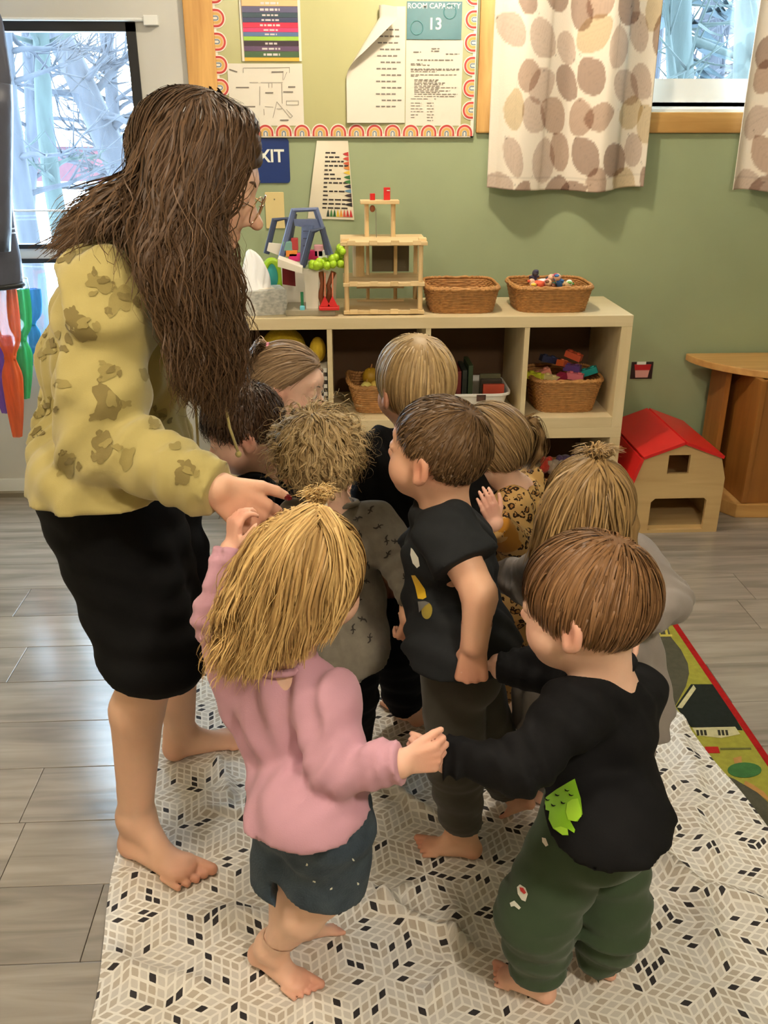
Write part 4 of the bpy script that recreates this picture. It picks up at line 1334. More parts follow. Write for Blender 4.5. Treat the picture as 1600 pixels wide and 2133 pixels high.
rp([cr(990, 1210), cr(1235, 1208), cr(1240, 1222), cr(995, 1224)], 'path_print', rugmat('olive', (96, 96, 52)), .0050)
rp([cr(1185 + 135 * math.cos(a), 1385 + 60 * math.sin(a)) for a in np.linspace(0, 6.283, 20, endpoint=False)], 'bush_print', rugmat('green', (62, 106, 58)), .0052)
rp([cr(1190, 1470), cr(1250, 1500), cr(1340, 1560), cr(1371, 1600), cr(1371, 1630), cr(1280, 1560), cr(1180, 1500)], 'path_print', rugmat('clay', (176, 128, 74)), .0050)
rp([cr(1095, 1290), cr(1160, 1275), cr(1165, 1340), cr(1110, 1345)], 'roof_print', rugmat('clay', (176, 128, 74)), .0049)

# ------------------------------------------------------------------ printed sheet on the floor
FEET = []      # (x, y) of every foot, filled from the pose table below
FEETPX = [(270, 1775), (350, 1830), (430, 1845), (345, 1580), (420, 1545), (470, 1505), (540, 2000), (600, 2045), (655, 2080), (640, 1955), (705, 1945), (1040, 2040), (1100, 2065), (1150, 2090), (1260, 2045), (870, 1780), (930, 1790), (995, 1785), (1090, 1705), (850, 1510), (815, 1480), (740, 1590), (1040, 1490), (1200, 1650), (1260, 1650), (600, 1470), (640, 1460)]
FEET = [PZ(*q_)[:2] for q_ in FEETPX]
def sheet_z(x, y):
    """height of the crumpled sheet (numpy arrays)"""
    z = .0065 + .0022 * np.sin(7 * x + 3 * np.sin(4 * y)) * np.sin(6 * y + 2 * np.sin(5 * x + 1))
    folds = (((780, 1860), (1060, 2050), .016, .014), ((465, 1540), (468, 1670), .014, .016), ((640, 1790), (720, 1760), .012, .012), ((250, 1690), (262, 1830), .020, .016), ((760, 1250), (800, 1420), .016, .02), ((1150, 2110), (1260, 2000), .016, .014), ((380, 1870), (640, 1960), .012, .022), ((1420, 1500), (1470, 1800), .010, .022), ((1360, 1720), (1500, 1990), .012, .02), ((820, 1640), (900, 1700), .016, .016), ((700, 1900), (860, 1860), .014, .016), ((900, 2080), (960, 1900), .012, .018), ((1030, 1650), (1090, 1560), .014, .016), ((400, 1350), (560, 1420), .012, .03), ((1380, 1800), (1590, 1900), .012, .02), ((560, 1720), (420, 1690), .010, .018), ((230, 1990), (420, 2080), .010, .022))
    for a, b, h, w_ in folds:
        A, B = PZ(*a)[:2], PZ(*b)[:2]
        d_ = B - A
        L_ = np.linalg.norm(d_)
        d_ = d_ / L_
        s_ = (x - A[0]) * d_[0] + (y - A[1]) * d_[1]
        n_ = (x - A[0]) * -d_[1] + (y - A[1]) * d_[0] + .012 * np.sin(s_ * 22)
        e = np.clip(np.minimum(s_ + .05, L_ + .05 - s_) / .08, 0, 1)
        e = e * e * (3 - 2 * e)
        h = h * 1.4
        z = z + h * e * np.exp(-(n_ / w_) ** 2) - .35 * h * e * np.exp(-((n_ - 2.1 * w_) / w_) ** 2)
    att = np.ones_like(z)
    for f in FEET:
        r = np.sqrt((x - f[0]) ** 2 + (y - f[1]) ** 2)
        att = np.minimum(att, np.clip((r - .045) / .07, 0, 1))
    return .006 + (np.maximum(z, .0058) - .006) * att
def make_sheet():
    s_ = .019 * 4      # edge of the big rhombus
    n = 4
    quad, inner, cols_ = [], [], []
    a1, a2 = np.array([s_ * math.sqrt(3), 0]), np.array([s_ * math.sqrt(3) / 2, s_ * 1.5])
    th = math.radians(-6.8)
    R2 = np.array([[math.cos(th), -math.sin(th)], [math.sin(th), math.cos(th)]])
    R2 = np.array([[math.cos(math.radians(7)), -math.sin(math.radians(7))], [math.sin(math.radians(7)), math.cos(math.radians(7))]])
    org = np.array([.18, 1.75])
    hw, hl = .715, 1.02
    V, Fs, M = [], [], []
    R_ = random.Random(5)
    dirs = [np.array([math.cos(math.radians(30 + 60 * k_)), math.sin(math.radians(30 + 60 * k_))]) * s_ for k_ in range(6)]
    for i in range(-16, 17):
        for j in range(-16, 17):
            c_ = i * a1 + j * a2
            if abs(c_[0]) > hw + .2 or abs(c_[1]) > hl + .2:
                continue
            for k_ in (0, 1, 2):
                e1, e2 = dirs[k_] / n, dirs[k_ + 1] / n
                for a in range(n):
                    for b in range(n):
                        o_ = c_ + e1 * a + e2 * b
                        mid = o_ + (e1 + e2) / 2
                        if abs(mid[0]) > hw + .02 or abs(mid[1]) > hl + .02:
                            continue
                        P4 = [o_, o_ + e1, o_ + e1 + e2, o_ + e2]
                        g = .26
                        ac = P4[0] * (1 - g) + mid * g
                        cc_ = P4[2] * (1 - g) + mid * g
                        ob = [P4[1] * (1 - .30) + mid * .30, P4[3] * (1 - .30) + mid * .30]
                        # lens shaped diamond
                        I = [ac, (ac * .5 + ob[0] * .5) * 1.12 - mid * .12, ob[0], (cc_ * .5 + ob[0] * .5), cc_, (cc_ * .5 + ob[1] * .5) * 1.12 - mid * .12, ob[1], (ac * .5 + ob[1] * .5)]
                        st = len(V)
                        V += P4 + I
                        Fs += [tuple(st + 4 + q_ for q_ in range(8)), (st, st + 1, st + 6, st + 5, st + 4), (st + 1, st + 2, st + 8, st + 7, st + 6), (st + 2, st + 3, st + 10, st + 9, st + 8), (st + 3, st, st + 4, st + 11, st + 10)]
                        r = R_.random()
                        M += [3 if r < .115 else (1 if r < .55 else 2)] + [0] * 4
    V = np.array(V)
    bm = bmesh.new()
    vs = [bm.verts.new((p_[0], p_[1], 0)) for p_ in V]
    for f, m_ in zip(Fs, M):
        fc = bm.faces.new([vs[q_] for q_ in f])
        fc.material_index = m_
        fc.smooth = True
    bmesh.ops.remove_doubles(bm, verts=bm.verts, dist=1e-5)
    for co, no in (((hw, 0, 0), (1, 0, 0)), ((-hw, 0, 0), (-1, 0, 0)), ((0, hl, 0), (0, 1, 0)), ((0, -hl, 0), (0, -1, 0))):
        bmesh.ops.bisect_plane(bm, geom=bm.verts[:] + bm.edges[:] + bm.faces[:], plane_co=co, plane_no=no, clear_outer=True)
    co = np.array([v.co[:2] for v in bm.verts])
    w_ = co @ R2.T + org
    zz = sheet_z(w_[:, 0], w_[:, 1])
    for v, p_, z in zip(bm.verts, w_, zz):
        v.co = (p_[0] + .003 * math.sin(p_[1] * 17), p_[1] + .003 * math.sin(p_[0] * 15), z)
    me = bpy.data.meshes.new('printed_sheet')
    bm.to_mesh(me)
    bm.free()
    for nm, c_ in (('sheet_white', (234, 230, 222)), ('sheet_pale_grey', (204, 199, 191)), ('sheet_taupe', (186, 176, 162)), ('sheet_black', (44, 40, 42))):
        me.materials.append(mat(nm, c_, .75, var=.03, scale=6, bump=.05, bscale=40))
    o = bpy.data.objects.new('printed_sheet', me)
    COL.objects.link(o)
    tag(o, 'white cloth sheet printed with grey and black diamond stars on the floor', 'play sheet')
make_sheet()

# ------------------------------------------------------------------ jacket and tulle at the left edge
m_jk = mat('jacket_nylon', (74, 76, 88), .45, var=.1, scale=9, bump=.4, bscale=14)
YJ = 3.33
jx = PY(0, 300, YJ)[0]
t = thing('hanging_jacket', 'dark grey jacket hanging at the left edge in front of the door', 'jacket', (jx - .1, YJ, 1.0))
def jk(u, v):
    # closed body of the jacket: v 0 bottom .. 1 top
    edge = np.interp(v, [0, .10, .22, .45, .75, .95, 1], [48, 44, 30, 16, 26, 8, 2])
    py = 600 - 575 * v
    xr_ = PY(edge, py, YJ)[0]
    zz = PY(edge, py, YJ)[2]
    xl_ = XL + .02
    a = 2 * math.pi * u
    cx_, hw = (xr_ + xl_) / 2, (xr_ - xl_) / 2
    r = 1 + .05 * math.sin(5 * a + 3 * v) + .03 * math.sin(23 * v + 2 * a)
    return (cx_ + hw * (math.cos(a) if math.cos(a) > 0 else math.cos(a)) * min(1, r), YJ + .085 * math.sin(a) * r * (1 - .3 * v), zz)
MB().grid(jk, 40, 40).build('body', m_jk, t, smooth=True)
def jk_ring(v, r):
    return [np.array(jk(i / 40., v)) * 1.0 for i in range(40)]
MB().tube(jk_ring(.012, 0), .009, 6, closed=True).build('hem', m_black, t, smooth=True)
for dv in (.20, .215):
    MB().tube([p_ + np.array([0, -.001, 0]) for p_ in jk_ring(dv, 0)], .0032, 5, closed=True).build('reflective_stripe', mat('stripe_silver', (196, 204, 220), .3, bump=.02), t, smooth=True)
def slv(f):
    p_ = PY(4 + 20 * f, 170 + 350 * f, YJ - .11)
    return p_ + np.array([-.03 - .02 * f, 0, 0])
MB().tube([slv(f) for f in np.linspace(0, 1, 8)], [.06, .062, .06, .058, .055, .052, .05, .045], 14).build('sleeve', m_jk, t, smooth=True)
MB().tube([np.array([XL, YJ, 1.74]), np.array([XL + .10, YJ, 1.74]), np.array([XL + .12, YJ, 1.77])], .008, 8).build('hook', mat('hook_steel', (190, 186, 176), .3, metal=.9, bump=.01), t, smooth=True)
for i, (c_, a, b, nm) in enumerate((((226, 96, 40), (8, 602), (36, 910), 'orange'), ((60, 190, 110), (36, 602), (52, 830), 'green'), ((40, 140, 210), (60, 602), (66, 760), 'blue'), ((120, 70, 170), (2, 700), (14, 860), 'purple'))):
    Yt = 3.38 + .048 * i
    A, B = PY(*a, Yt), PY(*b, Yt)
    t = thing('tulle_streamer', nm + ' tulle streamer hanging below the jacket by the door', 'streamer', B, 'tulle streamers')
    def st_(u, v, A=A, B=B, i=i):
        c = A * (1 - v) + B * v
        wv = .034 * (1 - .55 * math.exp(-((v - .45) / .07) ** 2)) * (1 - .65 * max(0, v - .6) / .4) + .004
        aa = 2 * math.pi * u
        r = wv * (1 + .2 * math.sin(5 * aa + i) + .1 * math.sin(9 * v))
        return (c[0] + r * math.cos(aa), c[1] + r * .6 * math.sin(aa), c[2])
    MB().grid(st_, 24, 24).build('gathered_net', mat('tulle_' + nm, c_, .8, var=.2, scale=14, stretch=(4, 4, .5), bump=.4, bscale=40, alpha=.78), t, smooth=True)
    MB().tube([A, A + np.array([0, 0, .04]), np.array([XL, Yt, A[2] + .06])], .003, 6).build('string', m_card, t)
    MB().tube([A * .55 + B * .45 + np.array([-.02, 0, 0]), A * .55 + B * .45 + np.array([.02, 0, 0])], .009, 8).build('knot', MATS['tulle_' + nm], t, smooth=True)
# ------------------------------------------------------------------ implicit-surface modeller for bodies, clothes and hair
def nrm(v):
    v = np.asarray(v, float)
    return v / (np.linalg.norm(v) + 1e-12)
def smin(a, b, k):
    if k <= 1e-6:
        return np.minimum(a, b)
    h = np.maximum(k - np.abs(a - b), 0) / k
    return np.minimum(a, b) - h * h * k * .25
_lat = rng.random((32, 32, 32)).astype(np.float32)
def vnoise(P):
    i = np.floor(P).astype(int)
    f = P - i
    f = f * f * (3 - 2 * f)
    r = 0
    for dx in (0, 1):
        for dy in (0, 1):
            for dz in (0, 1):
                w_ = (f[..., 0] if dx else 1 - f[..., 0]) * (f[..., 1] if dy else 1 - f[..., 1]) * (f[..., 2] if dz else 1 - f[..., 2])
                r = r + w_ * _lat[(i[..., 0] + dx) & 31, (i[..., 1] + dy) & 31, (i[..., 2] + dz) & 31]
    return r
class SD:
    """ordered list of soft primitives; each is (lo, hi, fn, k, op)"""
    def __init__(s):
        s.p = []
        s.cuts = []
        s.disp = []
    def cone(s, a, b, ra, rb, k=.02, op='u', sq=None):
        """tapered capsule; sq=(axis, f) flattens it along a unit axis by f"""
        a, b = np.asarray(a, float), np.asarray(b, float)
        rm = max(ra, rb)
        lo, hi = np.minimum(a, b) - rm, np.maximum(a, b) + rm
        if sq is None:
            ba = b - a
            bb = ba @ ba + 1e-12
            def fn(P):
                pa = P - a
                t = np.clip((pa @ ba) / bb, 0, 1)
                return np.linalg.norm(pa - t[..., None] * ba, axis=-1) - (ra + (rb - ra) * t)
        else:
            ax, f = nrm(sq[0]), sq[1]
            def st(q):
                return q + (q @ ax)[..., None] * ax * (1 / f - 1)
            ba = st((b - a)[None])[0]
            bb = ba @ ba + 1e-12
            def fn(P):
                pa = st(P - a)
                t = np.clip((pa @ ba) / bb, 0, 1)
                return (np.linalg.norm(pa - t[..., None] * ba, axis=-1) - (ra + (rb - ra) * t)) * (f + 1) / 2
        s.p.append((lo, hi, fn, k, op))
        return s
    def chain(s, pts, rs, k=.02, op='u', sq=None):
        for i in range(len(pts) - 1):
            s.cone(pts[i], pts[i + 1], rs[i], rs[i + 1], k, op, sq)
        return s
    def ell(s, c, r, R=None, k=.02, op='u'):
        c = np.asarray(c, float)
        r = np.asarray(r if not np.isscalar(r) else (r, r, r), float)
        R = np.eye(3) if R is None else R        # columns are the axes
        def fn(P):
            q = (P - c) @ R
            k0 = np.linalg.norm(q / r, axis=-1)
            k1 = np.linalg.norm(q / (r * r), axis=-1) + 1e-9
            return np.where(k0 < 1e-6, -r.min(), k0 * (k0 - 1) / k1)
        rm = np.sqrt(((R * r) ** 2).sum(1))
        s.p.append((c - rm, c + rm, fn, k, op))
        return s
    def cut(s, p, n, lim=None):
        """remove what lies on the +n side of the plane (within lim of p if given)"""
        s.cuts.append((np.asarray(p, float), nrm(n), lim))
        return s
    def copy(s):
        o = SD()
        o.p, o.cuts, o.disp = list(s.p), list(s.cuts), list(s.disp)
        return o
    def bounds(s):
        lo = np.min([q[0] for q in s.p if q[4] == 'u'], axis=0)
        hi = np.max([q[1] for q in s.p if q[4] == 'u'], axis=0)
        return lo, hi
    def field(s, lo, hi, h):
        n = np.maximum(np.ceil((hi - lo) / h).astype(int) + 1, 3)
        ax = [lo[i] + h * np.arange(n[i]) for i in range(3)]
        D = np.full(n, 1.0, np.float32)
        for plo, phi, fn, k, op in s.p:
            pad = k + 3.5 * h
            i0 = np.clip(np.floor((plo - pad - lo) / h).astype(int), 0, n)
            i1 = np.clip(np.ceil((phi + pad - lo) / h).astype(int) + 1, 0, n)
            if np.any(i1 - i0 < 1):
                continue
            sl = tuple(slice(i0[i], i1[i]) for i in range(3))
            P = np.stack(np.meshgrid(*[ax[i][sl[i]] for i in range(3)], indexing='ij'), -1)
            d = fn(P)
            if op == 'u':
                D[sl] = smin(D[sl], d, k)
            else:
                D[sl] = -smin(-D[sl], d, k)
        if s.disp:
            m_ = np.abs(D) < .03
            P = np.stack([ax[i][q] for i, q in enumerate(np.nonzero(m_))], -1)
            for fn in s.disp:
                D[m_] += fn(P)
        if s.cuts:
            G = np.meshgrid(*ax, indexing='ij', sparse=True)
            for p, n_, lim in s.cuts:
                c_ = (G[0] - p[0]) * n_[0] + (G[1] - p[1]) * n_[1] + (G[2] - p[2]) * n_[2]
                if lim is None:
                    D = np.maximum(D, c_)
                else:
                    r2 = (G[0] - p[0]) ** 2 + (G[1] - p[1]) ** 2 + (G[2] - p[2]) ** 2
                    D = np.where(r2 < lim * lim, np.maximum(D, c_), D)
        return D
    def mesh(s, h, lo=None, hi=None):
        if lo is None:
            lo, hi = s.bounds()
            lo, hi = lo - 4 * h, hi + 4 * h
        return snets(s.field(lo, hi, h), lo, h)
def snets(D, lo, h):
    S = D < 0
    n = np.array(D.shape)
    cnt = np.zeros(n - 1, np.int8)
    for dx in (0, 1):
        for dy in (0, 1):
            for dz in (0, 1):
                cnt += S[dx:n[0] - 1 + dx, dy:n[1] - 1 + dy, dz:n[2] - 1 + dz]
    mixed = (cnt > 0) & (cnt < 8)
    I = np.argwhere(mixed)
    idx = np.full(n - 1, -1, np.int64)
    idx[mixed] = np.arange(len(I))
    cor = np.array([(a, b, c) for a in (0, 1) for b in (0, 1) for c in (0, 1)])
    vals = np.stack([D[I[:, 0] + c[0], I[:, 1] + c[1], I[:, 2] + c[2]] for c in cor], 1)
    acc = np.zeros((len(I), 3))
    w = np.zeros(len(I))
    for a in range(8):
        for b in range(a + 1, 8):
            if np.abs(cor[a] - cor[b]).sum() != 1:
                continue
            va, vb = vals[:, a], vals[:, b]
            m_ = (va < 0) != (vb < 0)
            t = np.where(m_, va / np.where(m_, va - vb, 1), 0)
            acc += m_[:, None] * (cor[a] + t[:, None] * (cor[b] - cor[a]))
            w += m_
    V = lo + h * (I + acc / np.maximum(w, 1)[:, None])
    Q = []
    for axis in range(3):
        o = [0, 0, 0]
        o[axis] = 1
        A = S[:n[0] - o[0], :n[1] - o[1], :n[2] - o[2]]
        B = S[o[0]:, o[1]:, o[2]:]
        E_ = np.argwhere(A != B)
        u, v = [(1, 2), (2, 0), (0, 1)][axis]
        E_ = E_[(E_[:, u] > 0) & (E_[:, v] > 0) & (E_[:, u] < n[u] - 1) & (E_[:, v] < n[v] - 1)]
        if len(E_) == 0:
            continue
        flip = A[E_[:, 0], E_[:, 1], E_[:, 2]]
        def cell(du, dv):
            c = E_.copy()
            c[:, u] -= du
            c[:, v] -= dv
            return idx[c[:, 0], c[:, 1], c[:, 2]]
        q = np.stack([cell(1, 1), cell(0, 1), cell(0, 0), cell(1, 0)], 1)
        q[~flip] = q[~flip][:, ::-1]
        Q.append(q)
    Q = np.concatenate(Q) if Q else np.zeros((0, 4), int)
    Q = Q[(Q >= 0).all(1)]
    return V, Q
def np_mesh(name, V, Fq, mats, parent, attrs=None, smooth=True, normals=None):
    me = bpy.data.meshes.new(name)
    off = parent_loc(parent)
    V = V - off
    nq = len(Fq)
    k = Fq.shape[1]
    me.vertices.add(len(V))
    me.vertices.foreach_set('co', V.astype(np.float32).ravel())
    me.loops.add(nq * k)
    me.loops.foreach_set('vertex_index', Fq.astype(np.int32).ravel())
    me.polygons.add(nq)
    me.polygons.foreach_set('loop_start', (np.arange(nq) * k).astype(np.int32))
    me.polygons.foreach_set('loop_total', np.full(nq, k, np.int32))
    me.polygons.foreach_set('use_smooth', np.full(nq, smooth))
    me.update(calc_edges=True)
    if normals is not None:
        vn = np.zeros(len(V) * 3, np.float32)
        me.vertex_normals.foreach_get('vector', vn)
        vn = vn.reshape(-1, 3)
        vn[:len(normals)] = normals
        me.normals_split_custom_set_from_vertices(vn.tolist())
    else:
        me.validate()
    for m_ in (mats if isinstance(mats, (list, tuple)) else [mats]):
        me.materials.append(m_)
    if attrs:
        for nm, a in attrs.items():
            at = me.attributes.new(nm, 'FLOAT', 'POINT')
            at.data.foreach_set('value', np.asarray(a, np.float32))
    o = bpy.data.objects.new(name, me)
    COL.objects.link(o)
    if parent:
        o.parent = parent
    return o
def relax(V, Q, it=3, lam=.5):
    e = np.concatenate([Q[:, [0, 1]], Q[:, [1, 2]], Q[:, [2, 3]], Q[:, [3, 0]]])
    e = np.concatenate([e, e[:, ::-1]])
    cnt = np.bincount(e[:, 0], minlength=len(V))[:, None]
    for k in range(it):
        a = np.stack([np.bincount(e[:, 0], V[e[:, 1], c], minlength=len(V)) for c in range(3)], 1)
        V = V + lam * (a / np.maximum(cnt, 1) - V) * (cnt > 0)
    return V
def merge(parts):
    V, Q, n = [], [], 0
    for v, q in parts:
        V.append(v)
        Q.append(q + n)
        n += len(v)
    return np.concatenate(V), np.concatenate(Q)
def refined(sd, h, boxes):
    """one surface: coarse everywhere, fine inside the boxes [(lo,hi,h)]"""
    V, Q = sd.mesh(h)
    keep = np.ones(len(Q), bool)
    cen = V[Q].mean(1)
    parts = []
    for lo, hi, hf in boxes:
        keep &= ~(((cen > lo) & (cen < hi)).all(1))
    parts.append((V, Q[keep]))
    done = []
    for lo, hi, hf in boxes:
        v, q = sd.mesh(hf, lo - 4 * hf - h, hi + 4 * hf + h)
        c = v[q].mean(1)
        ok = ((c > lo - .7 * h) & (c < hi + .7 * h)).all(1)
        for l2, h2 in done:
            ok &= ~(((c > l2) & (c < h2)).all(1))
        done.append((lo, hi))
        parts.append((v, q[ok]))
    V, Q = merge(parts)
    used = np.unique(Q)
    mp = np.full(len(V), -1)
    mp[used] = np.arange(len(used))
    return V[used], mp[Q]

# ------------------------------------------------------------------ anatomy
def frame(fwd, up=(0, 0, 1)):
    """columns right, forward, up"""
    f = nrm(fwd)
    u = np.asarray(up, float)
    u = nrm(u - f * (u @ f))
    r = np.cross(f, u)
    return np.stack([r, f, u], 1)
def add_head(S, c, R, s, adult=False):
    """c centre of the cranium; s = 1 for a 19 cm toddler head"""
    L = lambda x, y, z: c + R @ (np.array([x, y, z]) * s)
    fz = 1.10 if adult else 1.0
    S.ell(L(0, -.010, .012), np.array([.069, .086 if not adult else .083, .077]) * s, R, k=.01)
    S.ell(L(0, .026, -.042 * fz), np.array([.053, .056, .062 * fz]) * s, R, k=.03 * s)
    S.ell(L(0, .052, -.085 * fz), np.array([.024, .022, .018]) * s, R, k=.03 * s)
    for q in (-1, 1):
        S.ell(L(q * .033, .047, -.050), np.array([.024, .024, .024]) * s, R, k=.025 * s)
    S.ell(L(0, .066, .018 if not adult else .008), np.array([.042, .012, .016]) * s, R, k=.02 * s)
    for q in (-1, 1):
        S.ell(L(q * .029, .088, -.010), np.array([.017, .014, .012]) * s, R, k=.014 * s, op='s')
    S.cone(L(0, .073, -.010), L(0, .090 if not adult else .099, -.036), .0065 * s, .0105 * s if not adult else .0095 * s, k=.012 * s)
    for q in (-1, 1):
        S.ell(L(q * .009, .083, -.040), np.array([.007, .008, .006]) * s, R, k=.006 * s)
    S.ell(L(0, .077, -.060 * fz), np.array([.019, .009, .0052]) * s, R, k=.006 * s)
    S.ell(L(0, .076, -.069 * fz), np.array([.016, .009, .0055]) * s, R, k=.005 * s)
    S.ell(L(0, .087, -.0645 * fz), np.array([.018, .007, .0016]) * s, R, k=.003 * s, op='s')
    for q in (-1, 1):   # eyelids
        S.ell(L(q * .029, .0695, -.0085), np.array([.0155, .012, .0115]) * s, R, k=.006 * s)
    if not adult:
        for q in (-1, 1):   # open lids
            S.ell(L(q * .029, .0835, -.0112), np.array([.0112, .0065, .0046]) * s, R, k=.002 * s, op='s')
    for q in (-1, 1):   # ears
        a = .28
        Re = R @ np.array([[math.cos(q * .35), -math.sin(q * .35), 0], [math.sin(q * .35), math.cos(q * .35), 0], [0, 0, 1]])
        S.ell(L(q * .072, -.008, -.022), np.array([.0085, .0185, .029]) * s, Re, k=.010 * s)
        S.ell(L(q * .080, -.004, -.018), np.array([.006, .0105, .017]) * s, Re, k=.005 * s, op='s')
        S.ell(L(q * .071, -.001, -.043), np.array([.007, .008, .009]) * s, Re, k=.006 * s)
def add_hand(S, w, d, n, hl, side, curl=(.5, .7, .5), thumb=(.7, .6, .25), spread=.10):
    """w wrist, d towards the fingers, n the way the palm faces, side +1/-1 picks the thumb side (along n x d)"""
    d = nrm(d)
    n = nrm(n - d * (np.asarray(n) @ d))
    l = np.cross(n, d) * side
    info = []
    offs = [.155, .052, -.052, -.150]
    klen = [.50, .525, .50, .46]
    flen = [.40, .45, .42, .33]
    for i in range(4):
        kn = w + d * klen[i] * hl + l * offs[i] * hl * 1.05
        S.cone(w + l * offs[i] * .55 * hl + d * .04 * hl, kn, .085 * hl, .068 * hl, k=.045 * hl, sq=None)
    tb = w + d * .14 * hl + l * .16 * hl
    td = nrm(d * thumb[0] + l * thumb[1] + n * thumb[2])
    tk = tb + td * .24 * hl
    S.cone(w + d * .06 * hl + l * .08 * hl, tk, .085 * hl, .066 * hl, k=.04 * hl)
    td2 = nrm(td + d * .35 + n * .15)
    t2 = tk + td2 * .17 * hl
    td3 = nrm(td2 + d * .25 - l * .1 + n * .15)
    t3 = t2 + td3 * .12 * hl
    S.cone(tk, t2, .062 * hl, .056 * hl, k=.012 * hl)
    S.cone(t2, t3, .056 * hl, .044 * hl, k=.012 * hl)
    info.append((t3, td3, np.cross(td3, l)))
    for i in range(4):
        kn = w + d * klen[i] * hl + l * offs[i] * hl * 1.05
        a = 0.0
        p = kn
        base = nrm(d + l * spread * (1.5 - i) * .6)
        for j in range(3):
            a += curl[j] * (1 + .10 * i)
            dd = base * math.cos(a) + n * math.sin(a)
            q = p + dd * flen[i] * hl * (.45, .31, .24)[j]
            r0 = (.058, .052, .046, .038)[j] * hl * (.9 if i == 3 else 1)
            r1 = (.052, .046, .038)[j] * hl * (.9 if i == 3 else 1)
            S.cone(p, q, r0, r1, k=.010 * hl)
            p = q
        info.append((p, dd, -(n * math.cos(a) - base * math.sin(a))))
    return info
def add_foot(S, heel, toe, side, ankle, ar, lift=0.0):
    """heel and toe tips on the ground; side +1: big toe on the left of the walking direction"""
    heel, toe = np.array(heel, float), np.array(toe, float)
    v = toe - heel
    L = np.linalg.norm(v)
    f = v / L
    up = nrm(np.array([0, 0, 1.0]) - f * f[2])
    l = np.cross(up, f) * side
    H = heel + f * .13 * L + up * .125 * L
    B = heel + f * .70 * L + up * .085 * L
    S.ell(H, (.13 * L, .12 * L, .14 * L), frame(f, up), k=.01)
    S.cone(H, B + l * .03 * L, .115 * L, .085 * L, k=.05 * L)
    S.cone(H - l * .02 * L, B - l * .09 * L - up * .015 * L, .10 * L, .068 * L, k=.04 * L)
    S.ell(B, np.array([.175, .16, .078]) * L, frame(f, up), k=.05 * L)
    S.cone(ankle, B - f * .14 * L + up * .03 * L, ar * 1.02, .082 * L, k=.10 * L)
    S.cone(ankle, H + up * .02 * L, ar, .105 * L, k=.08 * L)
    for i in range(5):
        o = .128 - .074 * i
        st = heel + f * (.76 - .022 * i - (.015 * max(0, i - 1))) * L + l * o * L + up * .062 * L
        en = heel + f * (.955 - .030 * i - .012 * max(0, i - 2)) * L + l * (o * 1.06) * L + up * (.050 if i == 0 else .040) * L
        r = (.062, .044, .041, .038, .034)[i] * L
        S.cone(st, en, r * .9, r * .92, k=.006 * L)
    return [(heel, toe)]

# ------------------------------------------------------------------ decals: prints laid onto cloth
def decal(target, poly, o, u, v, d, m, name, parent, lift=.0012, step=.006):
    """polygon in plane (o,u,v) thrown along d onto the target mesh object"""
    me = target.data
    off = parent_loc(target)
    bv = target.get('_bv')
    key = target.name
    if key not in BV:
        vs = [Vector(p_.co) + Vector(off) for p_ in me.vertices]
        BV[key] = BVHTree.FromPolygons(vs, [tuple(p_.vertices) for p_ in me.polygons])
    bvh = BV[key]
    P = np.array(poly, float)
    lo, hi = P.min(0), P.max(0)
    pts = []
    n = len(P)
    for i in range(n):
        a, b = P[i], P[(i + 1) % n]
        k = max(1, int(np.linalg.norm(b - a) / step))
        pts += [a + (b - a) * j / k for j in range(k)]
    nb_ = len(pts)
    edges = [(i, (i + 1) % nb_) for i in range(nb_)]
    x = lo[0] + step
    while x < hi[0]:
        y = lo[1] + step
        while y < hi[1]:
            pts.append(np.array([x + .0007 * math.sin(y * 900), y]))
            y += step
        x += step
    vv, ee, ff, _, _, _ = geometry.delaunay_2d_cdt([Vector(p_) for p_ in pts], edges, [], 1, 1e-6)
    o, u, v, d = [np.asarray(q, float) for q in (o, u, v, nrm(d))]
    W = []
    for p_ in vv:
        src = o + u * p_[0] + v * p_[1]
        hit, no, _, _ = bvh.ray_cast(Vector(src), Vector(d), 1.5)
        W.append(None if hit is None else np.array(hit) + np.array(no) * (lift if Vector(no).dot(Vector(d)) < 0 else -lift))
    fs = [tuple(f) for f in ff if all(W[i] is not None for i in f)]
    fs = [f for f in fs if max(np.linalg.norm(W[f[i]] - W[f[i - 1]]) for i in range(len(f))) < step * 5]
    if not fs:
        return None
    used = sorted({i for f in fs for i in f})
    mp = {i: k for k, i in enumerate(used)}
    mb = MB()
    mb.add([W[i] for i in used], [tuple(mp[i] for i in f) for f in fs])
    o_ = mb.build(name, m, parent, smooth=True, fix=False)
    if name == 'print_patch':
        o_['kind'] = 'stuff'
    return o_
BV = {}

